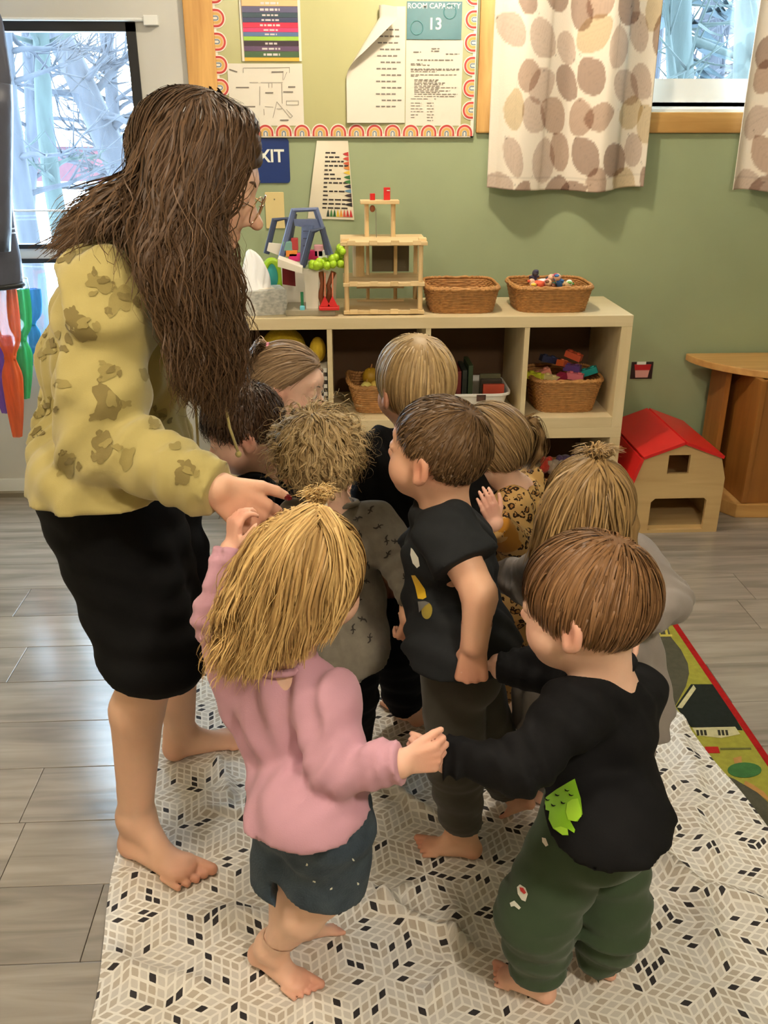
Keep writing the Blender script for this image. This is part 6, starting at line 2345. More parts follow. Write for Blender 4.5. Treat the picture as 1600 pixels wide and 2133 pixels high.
for i, (bx, by, br) in enumerate(((140, 525, 26), (208, 590, 28), (250, 625, 34), (165, 680, 36), (105, 720, 30), (225, 775, 24), (222, 840, 38), (130, 800, 16), (92, 850, 24), (215, 930, 30), (140, 965, 26), (265, 955, 22), (385, 985, 24), (330, 870, 24), (300, 780, 14), (75, 900, 18), (180, 480, 24), (365, 930, 12), (280, 560, 18))):
    screen_decal(pA.sh, blob(bx, by, br * .8, i), 1.40, m_prt if i % 3 else m_prt2, 'print_patch', pA.sh, step=.008)
    if br > 22:
        for k_ in range(3):
            an_ = i * 2.1 + k_ * 2.2
            screen_decal(pA.sh, blob(bx + br * 1.0 * math.cos(an_), by + br * .9 * math.sin(an_), br * .26, i * 7 + k_ + 90), 1.40, m_prt2 if k_ else m_prt, 'print_patch', pA.sh, step=.007)
        screen_decal(pA.sh, blob(bx + br * .25, by - br * .2, br * .33, i + 50), 1.40, m_prt2 if i % 3 else m_prt, 'print_patch', pA.sh, lift=.0022, step=.008)
# cuff seam and hem band
wr, el = J['wrR'], J['elR']
# drawstrings
MB().tube([A(452, 640, 1.50), A(462, 800, 1.50), A(478, 890, 1.495), A(497, 944, 1.49)], [.0026] * 4, 8).build('drawstring', m_swt, pA.sh, smooth=True)
MB().ell(A(497, 946, 1.49), .006, 10, 7).build('drawstring_knot', m_swt, pA.sh, smooth=True)
MB().tube([A(400, 640, 1.52), A(405, 800, 1.52), A(414, 945, 1.53)], [.0024] * 3, 8).build('drawstring', m_swt, pA.sh, smooth=True)
# glasses
m_gold = mat('gold_wire', (190, 150, 110), .25, metal=.9, bump=.005)
gt = None
for q in (-1, 1):
    c = pA.hl(q * .031, .094, -.016)
    ring = [c + pA.R @ (np.array([.0205 * math.cos(a), .003 * math.cos(a) * -q, .0185 * math.sin(a)]) * pA.hs) for a in np.linspace(0, 6.283, 28, endpoint=False)]
    go = MB().tube(ring, .0011, 6, closed=True)
    go.tube([pA.hl(q * .052, .091, -.012), pA.hl(q * .070, .06, -.008), pA.hl(q * .078, .0, -.008), pA.hl(q * .076, -.02, -.022)], .0011, 6)
    if q == 1:
        go.tube([pA.hl(-.0105, .0945, -.012), pA.hl(0, .099, -.009), pA.hl(.0105, .0945, -.012)], .0011, 6)
    g_ = go.build('glasses_frame', m_gold, pA.t, smooth=True)
    MB().add(ring, [tuple(range(28))]).build('lens', m_glass, g_, fix=False)
# hair of the adult
HA = hair_mat('brown_hair', (44, 31, 22), (114, 85, 58), .48, .28)
g_front = [[A(*q_) for q_ in g] for g in (
    ((455, 216, 1.60), (512, 245, 1.53), (516, 305, 1.50), (474, 368, 1.475), (446, 440, 1.46), (442, 510, 1.455), (464, 600, 1.46), (492, 690, 1.46), (494, 760, 1.47)),
    ((440, 214, 1.59), (484, 262, 1.50), (452, 360, 1.465), (424, 450, 1.455), (430, 560, 1.45), (478, 680, 1.45), (470, 770, 1.45), (456, 830, 1.46)),
    ((430, 214, 1.59), (450, 265, 1.48), (430, 370, 1.455), (415, 470, 1.44), (415, 570, 1.43), (440, 690, 1.43), (455, 780, 1.43), (450, 860, 1.44)),
    ((415, 214, 1.59), (400, 270, 1.48), (385, 370, 1.455), (370, 470, 1.43), (365, 570, 1.41), (395, 690, 1.40), (425, 780, 1.41), (430, 850, 1.42)),
    ((400, 218, 1.59), (350, 275, 1.49), (325, 370, 1.47), (312, 460, 1.43), (325, 560, 1.40), (350, 660, 1.39), (380, 750, 1.39), (400, 820, 1.40)))]
g_back = [[A(*q_) for q_ in g] for g in (
    ((385, 220, 1.60), (320, 285, 1.53), (296, 370, 1.50), (275, 420, 1.46), (255, 470, 1.43), (270, 540, 1.40)),
    ((375, 224, 1.62), (312, 300, 1.57), (290, 375, 1.54), (235, 420, 1.50), (180, 465, 1.49), (125, 525, 1.50)),
    ((375, 224, 1.66), (312, 300, 1.64), (288, 380, 1.62), (225, 415, 1.60), (170, 455, 1.60), (110, 520, 1.62)),
    ((390, 220, 1.70), (330, 300, 1.72), (310, 390, 1.73), (270, 440, 1.74), (250, 500, 1.76), (250, 560, 1.78)))]
g_far = [[A(*q_) for q_ in g] for g in (
    ((400, 224, 1.66), (370, 290, 1.74), (360, 400, 1.76), (370, 520, 1.79), (390, 650, 1.80), (410, 760, 1.80)),
    ((430, 222, 1.65), (430, 290, 1.74), (420, 400, 1.76), (425, 520, 1.77), (440, 650, 1.76), (450, 760, 1.74)),
    ((448, 222, 1.62), (485, 275, 1.71), (455, 400, 1.74), (448, 500, 1.74), (462, 620, 1.72), (475, 720, 1.70)))]
psh = sd_pusher(pA.shirt_sd, .010, .006)
ph_ = pusher(pA.hc, pA.R, pA.hs, .010)
both = lambda P: psh(ph_(P))
st = []
st.append((guided(g_front, 2850, 26, .009, .015, 2.9, .016, clump=44, push=both, trim=.3), 0.00088, (.40, .20)))
st.append((guided(g_front, 950, 26, .012, .018, 3.1, .026, push=both, trim=.4), 0.00054, (.60, .22)))
st.append((guided([g_front[4]] + g_back, 2000, 19, .012, .010, 2.0, .024, clump=22, push=both, trim=.5), 0.00088, (.45, .22)))
st.append((guided(g_far, 798, 22, .018, .012, 3.0, .026, clump=10, push=both, trim=.3), 0.00102, (.40, .2)))
st.append((comb(pA.hc, pA.R, pA.hs, 4180, .20, crown=(0, -.1, .99), grav=.6, steps=10, thick=.010, part=0.0, okf=lambda u: hair_long(u, .46), jitter=.12), 0.00088, (.36, .18)))
SH = SD()
for g in g_front:
    SH.chain([p_ + (p_ - _c) / np.linalg.norm(p_ - _c) * .02 for p_ in resample(g, 9)[1:]], [.016, .020, .022, .024, .024, .024, .020, .010], k=.012)
for g in g_back[1:]:
    SH.chain(resample(g, 7)[1:6], [.014, .018, .018, .014, .008], k=.012)
for g in g_far:
    SH.chain(resample(g, 7)[1:], [.016, .02, .022, .022, .02, .01], k=.012)
shell = merge([hair_shell(pA.hc, pA.R, pA.hs, .008, front=(0, .055, .014), h=.006), SH.mesh(.007)])
hair_obj(pA.t, HA, st, shell, 'long_hair', pA.hc)

def finish(p, hand_defaults=True):
    pass

# ================= girl in pink (front left)
J = px(hipR=(692, 1715, 1.13), knR=(672, 1862, 1.125), anR=(566, 1970, 1.185), shR=(675, 1462, 1.10), elR=(700, 1598, 1.03), wrR=(832, 1590, 1.005), shL=(520, 1448, 1.19), elL=(458, 1285, 1.20), wrL=(486, 1148, 1.25))
J['hipL'] = J['hipR'] + np.array([-.058, .058, 0])
J['knL'] = A(604, 1862, 1.175)
J['anL'] = A(628, 1928, 1.245)
pP = Person('girl with long blond hair in a pink shirt and denim shorts', (-.10, 1.2), 1.0, J, (A(640, 1192, 1.17), (.62, .76, -.12), (.16, .05, 1)), 1.03, SK1, (.55, .83, 0))
J['neck'] = A(592, 1384, 1.15)
pP.limbs()
pP.hand('R', (.95, .10, .10), (0, 1, -.1), curl=(.75, 1.1, .7), thumb=(.85, .30, .25), hl=.106)
pP.hand('L', (.10, .10, 1), (.85, .5, 0), curl=(.6, .9, .6))
a, b = PZ(524, 2000), PZ(660, 2083)
pP.foot('R', (a[0], a[1], .010), (b[0], b[1], .006))
a, b = PZ(630, 1968), PZ(716, 1940)
pP.foot('L', (a[0], a[1], .012), (b[0], b[1], .006))
pP.body()
m_pink = fabric('pink_jersey', (194, 148, 164))
hm = A(640, 1750, 1.045) + np.array([0, 0, .060])
pP.shirt(m_pink, hm, g=.012, sg=.008, flare=.002, seed=11, fold=.005, hem_n=(.10, .05, -1))
m_den = mat('dark_denim', (44, 58, 72), .8, rgb2=(66, 80, 92), scale=30, bump=.3, bscale=300)
def den_extra(S):
    S.ell(pP.J['pel'] - np.array([0, 0, .02]), (.092, .086, .07), k=.015)
pP.pants(m_den, g=.016, end=-.16, baggy=.012, name='denim_shorts', seed=12, extra=den_extra)
for i, (qx, qy) in enumerate(((640, 1800), (655, 1835), (700, 1760), (735, 1790), (690, 1850), (600, 1770), (745, 1840))):
    screen_decal(pP.pt, blob(qx, qy, 2.6, i), 1.0, m_lett, 'paint_fleck', pP.pt, step=.004)
HP = hair_mat('golden_blond_hair', (138, 98, 52), (232, 196, 130), .48, .28)
tie = A(664, 1046, 1.165)
def fall(pts):
    return [A(*q_) for q_ in pts]
gP = [fall(g) for g in (
    ((655, 1062, 1.135), (590, 1098, 1.105), (540, 1165, 1.095), (512, 1250, 1.105), (492, 1330, 1.11), (476, 1400, 1.11)),
    ((650, 1072, 1.115), (600, 1115, 1.09), (560, 1190, 1.08), (536, 1270, 1.09), (518, 1345, 1.09), (504, 1410, 1.09)),
    ((645, 1085, 1.105), (612, 1135, 1.075), (588, 1210, 1.07), (570, 1290, 1.08), (556, 1350, 1.085), (548, 1400, 1.085)))]
gPr = [fall(g) for g in (
    ((670, 1066, 1.12), (692, 1110, 1.09), (708, 1180, 1.085), (700, 1240, 1.085), (680, 1290, 1.085), (668, 1335, 1.085)),
    ((676, 1062, 1.135), (712, 1112, 1.11), (730, 1180, 1.105), (720, 1240, 1.10), (700, 1295, 1.10), (672, 1330, 1.10)))]
gPc = [fall(g) for g in (
    ((600, 1120, 1.10), (590, 1200, 1.075), (572, 1290, 1.085), (560, 1340, 1.09), (556, 1385, 1.09)),
    ((650, 1110, 1.10), (630, 1190, 1.07), (612, 1270, 1.08), (600, 1325, 1.085), (592, 1372, 1.085)),
    ((690, 1120, 1.11), (672, 1195, 1.08), (650, 1270, 1.085), (640, 1320, 1.09), (640, 1360, 1.09)))]
pshP = sd_pusher(pP.shirt_sd, .008, .004)
phP = pusher(pP.hc, pP.R, pP.hs, .006)
bP = lambda P: pshP(phP(P))
gP2 = [fall(g) for g in (
    ((540, 1140, 1.145), (495, 1200, 1.145), (470, 1270, 1.135), (462, 1330, 1.125), (475, 1390, 1.115)),
    ((560, 1110, 1.115), (520, 1190, 1.105), (500, 1270, 1.095), (480, 1340, 1.095), (462, 1400, 1.095)))]
st = [(guided(gP, 1500, 18, .007, .005, 1.4, .012, clump=26, push=bP, trim=.3), 0.00082, (.60, .22)),
      (guided(gPr, 600, 18, .006, .006, 1.5, .010, clump=12, push=bP, trim=.3), 0.00082, (.66, .2)),
      (guided(gPc, 1500, 16, .008, .004, 1.4, .012, clump=26, push=bP, trim=.3), 0.00082, (.42, .2)),
      (guided(gP, 500, 18, .010, .009, 1.8, .024, push=bP, trim=.35), 0.00048, (.75, .2)),
      (guided(gP2, 798, 16, .012, .008, 2.4, .022, clump=8, push=bP, trim=.35), 0.00075, (.55, .22)),
      (comb(pP.hc, pP.R, pP.hs, 3230, .16, crown=(0, -.35, .93), grav=.7, steps=9, thick=.010, okf=hair_long), 0.00082, (.5, .2))]
tuft = [[tie + np.array([dx * .2, 0, 0]), tie + np.array([dx * .5, dy * .6, .012]), tie + np.array([dx * .9, dy * 1.2, .018]), tie + np.array([dx * 1.5, dy * 1.6, .014])] for dx, dy in ((-.02, 0), (0, -.012), (.02, 0), (.0, .012))]
st.append((guided(tuft, 304, 8, .006, .004, 1.5, .010), 0.00061, (.75, .2)))
SP = SD()
for g in gP + gPc:
    SP.chain([p_ + nrm(p_ - _c) * .018 for p_ in resample(g, 6)[1:5]], [.012, .016, .015, .010], k=.01)
hp = hair_obj(pP.t, HP, st, merge([hair_shell(pP.hc, pP.R, pP.hs, .007), SP.mesh(.006)]), 'blond_hair', pP.hc)
MB().tube([tie + np.array([.010 * math.cos(a), .010 * math.sin(a), -.004]) for a in np.linspace(0, 6.28, 14, endpoint=False)], .0028, 6, closed=True).build('hair_tie', m_wp, hp, smooth=True)

# ================= boy in black with green trousers (front right)
J = px(hipL=(1205, 1735, 1.10), knL=(1118, 1900, 1.09), anL=(1120, 2036, 1.125), knR=(1272, 1900, 1.13), anR=(1246, 2004, 1.17), shL=(1205, 1474, 1.075), elL=(1088, 1597, 1.015), wrL=(932, 1580, 1.045), shR=(1318, 1446, 1.18), elR=(1175, 1400, 1.27), wrR=(1040, 1388, 1.30))
J['hipR'] = J['hipL'] + np.array([.066, .058, 0])
pG = Person('boy in black long-sleeved shirt and dark green trousers in front', (.42, 1.13), 1.02, J, (A(1220, 1246, 1.12), (-.80, .58, -.16), (.05, .03, 1)), 1.05, SK1, (-.62, .78, 0))
J['neck'] = A(1250, 1394, 1.135)
pG.limbs()
pG.hand('L', (-.95, .10, .08), (.1, .9, .0), curl=(1.0, 1.25, .8), thumb=(.85, .15, .5), hl=.092)
pG.hand('R', (-.85, .30, -.15), (-.1, -.6, -.7), curl=(1.1, 1.3, .8))
a, b = PZ(1155, 2096), PZ(1018, 2028)
pG.foot('L', (a[0], a[1], .006), (b[0], b[1], .006))
a, b = PZ(1278, 2052), PZ(1215, 1985)
pG.foot('R', (a[0], a[1], .006), (b[0], b[1], .006))
pG.body()
hm = A(1265, 1778, 1.03) + np.array([0, 0, .065])
pG.shirt(m_blk, hm, g=.013, sg=.007, flare=.002, name='long_sleeved_shirt', seed=21, fold=.004, hem_n=(.05, .1, -1))
m_grn = fabric('green_sweat_fleece', (58, 74, 54))
def grn_extra(S):
    S.ell(pG.J['pel'] - np.array([0, 0, .03]) - pG.fw * .01, (.092, .09, .09), k=.015)
pG.pants(m_grn, g=.015, end=.80, baggy=.009, cuff=-.001, name='sweat_trousers', seed=22, extra=grn_extra, fold=.006)
m_lime2 = fabric('lime_print', (134, 190, 36))
m_lime3 = fabric('bright_lime_print', (170, 222, 60))
cg = lambda x, y: (880 + x / 2.963, 1440 + y / 2.963)
screen_decal(pG.sh, [cg(*q_) for q_ in ((760, 650), (830, 600), (895, 562), (944, 535), (960, 590), (980, 660), (990, 760), (960, 805), (915, 800), (945, 855), (940, 875), (900, 850), (905, 890), (870, 890), (810, 850), (780, 790), (785, 740), (735, 725), (714, 692))], 1.0, m_lime2, 'creature_print', pG.sh, step=.005)
for (x, y) in ((780, 670), (840, 640), (900, 610), (815, 705), (875, 690), (925, 640)):
    screen_decal(pG.sh, [cg(*q_) for q_ in ((x - 16, y - 8), (x, y + 4), (x + 18, y + 4), (x + 4, y + 12), (x - 12, y + 8))], 1.0, m_blk2, 'scale_print', pG.sh, lift=.0024, step=.004)
screen_decal(pG.sh, [cg(*q_) for q_ in ((900, 690), (930, 670), (965, 665), (985, 740), (985, 775), (950, 805), (905, 795), (890, 750))], 1.0, m_lime3, 'belly_print', pG.sh, lift=.0022, step=.004)
screen_decal(pG.sh, [cg(*q_) for q_ in ((820, 845), (860, 835), (900, 850), (905, 885), (870, 888))], 1.0, m_lime3, 'foot_print', pG.sh, lift=.0022, step=.004)
screen_decal(pG.pt, [cg(*q_) for q_ in ((585, 1205), (605, 1188), (640, 1210), (655, 1250), (640, 1300), (615, 1290), (590, 1250))], 1.0, m_lett, 'logo_patch', pG.pt, step=.003)
screen_decal(pG.pt, [cg(*q_) for q_ in ((605, 1205), (630, 1210), (648, 1240), (635, 1250), (612, 1230))], 1.0, m_swing, 'logo_patch', pG.pt, lift=.0026, step=.003)
screen_decal(pG.pt, [cg(*q_) for q_ in ((540, 1305), (570, 1290), (590, 1310), (612, 1335), (600, 1348), (570, 1325), (548, 1330))], 1.0, m_lett, 'logo_patch', pG.pt, step=.003)
screen_decal(pG.pt, [cg(*q_) for q_ in ((740, 900), (765, 905), (782, 950), (765, 960), (742, 930))], 1.0, m_card, 'drawstring_eyelet', pG.pt, step=.003)
HG = hair_mat('light_brown_hair', (82, 56, 34), (158, 116, 76), .48, .28)
st = [(comb(pG.hc, pG.R, pG.hs, 6460, .085, crown=(.10, -.42, .90), grav=.35, steps=8, thick=.010, okf=lambda u: hairline(u, .45, .0, -.66), jitter=.14), 0.00082, (.45, .16))]
hair_obj(pG.t, HG, st, hair_shell(pG.hc, pG.R, pG.hs, .007, low=-.06), 'short_hair', pG.hc)

# ================= boy in charcoal tee (middle)
J = px(hipL=(945, 1408, 1.46), knL=(948, 1575, 1.43), anL=(962, 1722, 1.475), knR=(1015, 1540, 1.50), anR=(1055, 1640, 1.61), shL=(935, 1112, 1.385), elL=(1000, 1240, 1.31), wrL=(988, 1342, 1.285), shR=(925, 1095, 1.55), elR=(865, 1195, 1.62), wrR=(855, 1285, 1.58))
J['hipR'] = J['hipL'] + np.array([.035, .08, 0])
pM = Person('boy with cropped hair in charcoal tee and grey trousers in the middle', (.22, 1.48), 1.04, J, (A(912, 930, 1.455), (-.82, .56, .10), (.16, -.12, 1)), .965, SK2, (-.82, .57, 0))
J['neck'] = A(915, 1062, 1.47)
pM.limbs(True)
pM.hand('L', (-.05, -.10, -1), (.2, .9, 0), curl=(1.15, 1.4, .9), thumb=(.7, .2, .6), hl=.128)
pM.hand('R', (-.2, .1, -1), (-.3, .8, 0), curl=(.7, .9, .5))
a, b = PZ(1003, 1790), PZ(860, 1768)
pM.foot('L', (a[0], a[1], .006), (b[0], b[1], .006))
a, b = PZ(1118, 1688, .05), PZ(1065, 1702, 0)
pM.foot('R', (a[0], a[1], .060), (b[0] - .02, b[1] - .0, .006))
pM.body()
m_char = fabric('charcoal_jersey', (36, 38, 40), sheen=0)
hm = A(960, 1378, 1.39) + np.array([0, 0, .03])
pM.shirt(m_char, hm, g=.016, sg=.014, sleeves=(.52, .52), flare=.008, name='tee_shirt', seed=31, hem_n=(.05, .05, -1))
pM.pants(fabric('grey_knit', (66, 62, 54)), g=.011, end=.93, cuff=.0, baggy=.004, seed=32)
m_yel = fabric('yellow_print', (216, 176, 40))
cm = lambda x, y: (740 + x / 3.2, 980 + y / 3.2)
screen_decal(pM.sh, [cm(*q_) for q_ in ((372, 690), (400, 690), (430, 730), (470, 790), (480, 850), (455, 865), (420, 860), (400, 770))], 1.3, m_yel, 'digger_print', pM.sh, step=.004)
screen_decal(pM.sh, [cm(*q_) for q_ in ((372, 510), (385, 520), (425, 580), (435, 640), (415, 655), (385, 620), (368, 560))], 1.3, m_lett, 'cloud_print', pM.sh, step=.004)
screen_decal(pM.sh, [cm(480 + 38 * math.cos(a), 935 + 60 * math.sin(a)) for a in np.linspace(0, 6.28, 18, endpoint=False)], 1.3, fabric('olive_print', (150, 132, 50)), 'wheel_print', pM.sh, step=.004)
screen_decal(pM.sh, [cm(*q_) for q_ in ((420, 870), (470, 868), (500, 880), (470, 900), (430, 950))], 1.3, fabric('grey_print', (110, 108, 104)), 'fender_print', pM.sh, lift=.0020, step=.004)
HM = hair_mat('cropped_brown_hair', (62, 44, 28), (128, 98, 64), .48, .28)
st = [(comb(pM.hc, pM.R, pM.hs, 6460, .035, crown=(.0, -.55, .83), grav=.10, steps=5, thick=.006, okf=lambda u: hairline(u, .42, .0, -.72), jitter=.35), 0.00068, (.42, .2))]
hair_obj(pM.t, HM, st, hair_shell(pM.hc, pM.R, pM.hs, .0045, low=-.066), 'cropped_hair', pM.hc)

# ================= curly child in grey shirt
J = px(hipL=(668, 1318, 1.70), hipR=(742, 1318, 1.70), knL=(672, 1440, 1.71), knR=(738, 1445, 1.71), anL=(672, 1560, 1.76), anR=(736, 1568, 1.76), shL=(618, 1098, 1.70), elL=(572, 1180, 1.64), wrL=(592, 1255, 1.60), shR=(778, 1096, 1.70), elR=(842, 1180, 1.64), wrR=(858, 1252, 1.575))
pC = Person('child with curly blond hair in grey animal print shirt', (-.05, 1.73), .98, J, (A(662, 945, 1.69), (-.12, .98, -.12), (-.14, 0, 1)), .98, SK1, (-.1, 1, 0))
J['neck'] = A(695, 1058, 1.70)
pC.limbs()
pC.hand('R', (.1, .3, -1), (-.6, .5, 0), curl=(.7, .9, .5))
pC.hand('L', (.3, .3, -.8), (.6, .5, 0), curl=(.6, .8, .5))
for q, xx in (('L', 672), ('R', 738)):
    a, b = PZ(xx, 1605), PZ(xx + 4, 1535)
    pC.foot(q, (a[0], a[1], .006), (b[0], b[1], .006))
pC.body()
m_gry = fabric('grey_marl_jersey', (112, 106, 94), var=.10, scale=60)
pC.shirt(m_gry, A(705, 1360, 1.61), g=.016, sg=.013, flare=.008, name='patterned_shirt', seed=41, hem_n=(0, .1, -1))
pC.pants(m_blkp, g=.012, end=.93, seed=42)
def lizard(cx, cy, sc_, an):
    base = [(-10, 0), (-6, 3), (0, 2), (3, 7), (5, 6), (4, 2), (8, 1), (13, 4), (14, 2), (9, -2), (4, -2), (5, -7), (3, -7), (0, -2), (-6, -2), (-12, -7), (-13, -5)]
    return [(cx + sc_ * (x * math.cos(an) - y * math.sin(an)), cy + sc_ * (x * math.sin(an) + y * math.cos(an))) for x, y in base]
m_liz = fabric('dark_animal_print', (52, 48, 42))
for i, (qx, qy) in enumerate(((742, 1045), (772, 1062), (748, 1110), (788, 1098), (805, 1125), (825, 1128), (808, 1155), (840, 1160), (745, 1080), (720, 1200), (760, 1210), (745, 1255), (765, 1175), (710, 1150), (735, 1310), (755, 1290), (700, 1310), (720, 1275), (690, 1250), (770, 1330), (630, 1080), (655, 1110), (845, 1205), (740, 1150))):
    screen_decal(pC.sh, lizard(qx, qy, .85, i * 1.9), 1.5, m_liz, 'animal_print', pC.sh, step=.005)
HC = hair_mat('curly_blond_hair', (122, 94, 56), (222, 194, 142), .48, .28)
ok_c = lambda u: hairline(u, .45, -.15, -.75)
st = [(clumped(comb(pC.hc, pC.R, pC.hs, 230, .095, crown=(0, -.3, .95), grav=.25, steps=15, thick=.012, okf=ok_c, lift=.22, curl=.0105, wfreq=1.7, cling=.3), 12, .0026), .0007, (.5, .22)),
      (clumped(comb(pC.hc, pC.R, pC.hs, 110, .10, crown=(0, -.3, .95), grav=.2, steps=15, thick=.020, okf=ok_c, lift=.35, curl=.013, wfreq=1.7, cling=.2), 12, .0022), .0006, (.68, .2)),
      (comb(pC.hc, pC.R, pC.hs, 1500, .06, crown=(0, -.3, .95), grav=.2, steps=8, thick=.012, okf=ok_c, lift=.1, wave=.004, wfreq=1.5), .0007, (.4, .2)),
      (comb(pC.hc, pC.R, pC.hs, 500, .10, crown=(0, -.3, .95), grav=.2, steps=20, thick=.03, okf=ok_c, lift=.5, curl=.010, wfreq=1.8, cling=.1), .0004, (.7, .2))]
hair_obj(pC.t, HC, st, hair_shell(pC.hc, pC.R, pC.hs, .004, low=-.07), 'curly_hair', pC.hc)

# ================= dark-haired toddler beside the woman
c = A(503, 886, 1.96)
J = px(shL=(526, 1032, 1.90), shR=(590, 1016, 2.05))
sm = (J['shL'] + J['shR']) / 2
J['hipL'] = np.array([sm[0] + .00, sm[1] - .05, .40]); J['hipR'] = J['hipL'] + np.array([.03, .10, 0])
J['knL'] = J['hipL'] + np.array([-.02, 0, -.16]); J['knR'] = J['hipR'] + np.array([-.02, 0, -.16])
f_ = PZ(500, 1508)
J['anL'] = np.array([f_[0] + .05, f_[1] + .01, .06]); J['anR'] = J['knR'] + np.array([0, .02, -.18])
J['elL'] = J['shL'] + np.array([.00, -.07, -.12]); J['wrL'] = J['elL'] + np.array([-.03, -.08, -.06])
J['elR'] = J['shR'] + np.array([.05, .04, -.12]); J['wrR'] = J['elR'] + np.array([.03, .04, -.09])
pD = Person('toddler with dark brown hair and black shirt looking down beside the woman', (J['hipL'][0], 1.97), .94, J, (c, (-.90, -.08, -.36), (-.30, .0, .94)), .97, SK1, (-.9, .2, 0))
J['neck'] = A(540, 988, 1.975)
pD.limbs()
pD.hand('L', (-.4, -.5, -.6), (.5, -.3, 0)); pD.hand('R', (.4, .4, -.8), (-.5, .3, 0))
pD.foot('L', (f_[0] + .085, f_[1] + .02, .006), (f_[0] - .045, f_[1] + .035, .006))
pD.foot('R', (J['anR'][0] + .03, J['anR'][1], .006), (J['anR'][0] - .10, J['anR'][1] + .02, .006))
pD.body()
pD.shirt(m_blk2, J['pel'] - np.array([0, 0, .03]), g=.014, sg=.012, seed=51)
pD.pants(fabric('navy_jersey', (34, 38, 52)), g=.012, end=.85, seed=52)
HD = hair_mat('dark_brown_hair', (44, 28, 18), (104, 76, 52), .48, .28)
st = [(comb(pD.hc, pD.R, pD.hs, 3610, .060, crown=(0, -.45, .89), grav=.3, steps=12, thick=.014, okf=lambda u: hairline(u, .42, .0, -.7), lift=.2, curl=.005, wfreq=1.5), 0.00075, (.35, .2))]
hair_obj(pD.t, HD, st, hair_shell(pD.hc, pD.R, pD.hs, .008, low=-.065), 'tousled_hair', pD.hc)

# ================= girl at the back looking right
c = A(604, 794, 2.29)
sm = c + np.array([-.01, .0, -.175])
J = dict(shL=sm + np.array([.02, .085, 0]), shR=sm + np.array([-.02, -.085, 0]))
J['hipL'] = sm + np.array([.01, .05, -.30]); J['hipR'] = sm + np.array([-.01, -.05, -.30])
J['hipL'][2] = J['hipR'][2] = .42
for q, dy in (('L', .0), ('R', .0)):
    J['kn' + q] = J['hip' + q] + np.array([.01, dy, -.17]); J['an' + q] = J['kn' + q] + np.array([-.01, 0, -.185])
J['elL'] = J['shL'] + np.array([.04, .05, -.12]); J['wrL'] = J['elL'] + np.array([.07, .03, -.06])
J['elR'] = J['shR'] + np.array([-.03, -.03, -.13]); J['wrR'] = J['elR'] + np.array([-.04, -.03, -.09])
pB = Person('girl with light brown hair facing right at the back of the group', (sm[0], sm[1]), 1.0, J, (c, (.92, -.22, -.22), (.15, 0, 1)), 1.05, SK1, (1, -.1, 0))
pB.limbs()
pB.hand('L', (.8, .2, -.4), (0, .3, -.9)); pB.hand('R', (-.4, -.3, -.8), (.5, .3, 0))
for q in 'LR':
    an = J['an' + q]
    pB.foot(q, (an[0] - .035, an[1], .001), (an[0] + .10, an[1], .001))
pB.body()
pB.shirt(fabric('pale_teal_jersey', (150, 172, 172)), J['pel'] - np.array([0, 0, .05]), g=.014, sg=.012, seed=61)
pB.pants(fabric('grey_blue_leggings', (92, 100, 116)), g=.011, end=.93, seed=62)
HB = hair_mat('fine_brown_hair', (96, 72, 50), (178, 148, 112), .48, .28)
tieB = A(556, 726, 2.29)
st = [(comb(pB.hc, pB.R, pB.hs, 3610, .12, crown=(0, .82, .57), grav=.12, steps=9, thick=.009, okf=lambda u: hairline(u, .55, -.1, -.65), jitter=.15), 0.00075, (.45, .2)),
      (guided([[tieB, tieB + np.array([-.02, -.02, .01]), tieB + np.array([-.045, -.02, -.03]), tieB + np.array([-.05, -.02, -.08])], [tieB, tieB + np.array([-.02, .02, .01]), tieB + np.array([-.045, .02, -.03]), tieB + np.array([-.045, .02, -.07])]], 240, 10, .008, .006, 2, .014), 0.00068, (.55, .2))]
hb_ = hair_obj(pB.t, HB, st, hair_shell(pB.hc, pB.R, pB.hs, .007), 'tied_hair', pB.hc)
MB().tube([tieB + np.array([.003 * math.sin(a), .012 * math.cos(a), .012 * math.sin(a)]) for a in np.linspace(0, 6.28, 14, endpoint=False)], .005, 6, closed=True).build('hair_tie', mat('pink_elastic', (226, 150, 168), .7, bump=.1), hb_, smooth=True)

# ================= blond boy at the back, black clothes
J = px(hipL=(818, 1205, 1.88), hipR=(890, 1205, 1.88), knL=(826, 1350, 1.87), knR=(892, 1350, 1.90), anL=(846, 1472, 1.905), anR=(905, 1460, 1.97), shL=(788, 948, 1.87), elL=(772, 1080, 1.84), wrL=(802, 1195, 1.76), shR=(945, 950, 1.87), elR=(985, 1060, 1.86), wrR=(990, 1160, 1.80))
pL = Person('tall blond boy in black long sleeves seen from behind', (.18, 1.9), 1.08, J, (A(862, 792, 1.88), (-.42, .90, -.06), (.0, 0, 1)), 1.03, SK2, (-.2, 1, 0))
J['neck'] = A(866, 915, 1.885)
pL.limbs()
pL.hand('L', (.25, -.2, -.9), (.6, .5, 0), curl=(.7, .9, .5)); pL.hand('R', (.0, -.2, -1), (-.7, .3, 0))
a, b = PZ(880, 1522), PZ(800, 1452)
pL.foot('L', (a[0], a[1], .006), (b[0], b[1], .006))
a, b = PZ(925, 1490), PZ(880, 1430)
pL.foot('R', (a[0], a[1], .006), (b[0], b[1], .006))
pL.body()
pL.shirt(m_blk2, A(855, 1250, 1.80), g=.015, sg=.013, flare=.006, name='long_sleeved_shirt', seed=71)
pL.pants(m_blkp, g=.014, end=.95, baggy=.008, seed=72)
HL = hair_mat('ash_blond_hair', (116, 90, 56), (216, 184, 130), .48, .28)
st = [(comb(pL.hc, pL.R, pL.hs, 4940, .13, crown=(.0, -.25, .97), grav=.55, steps=9, thick=.010, okf=lambda u: hairline(u, .45, -.05, -.45), jitter=.10), 0.00082, (.5, .18))]
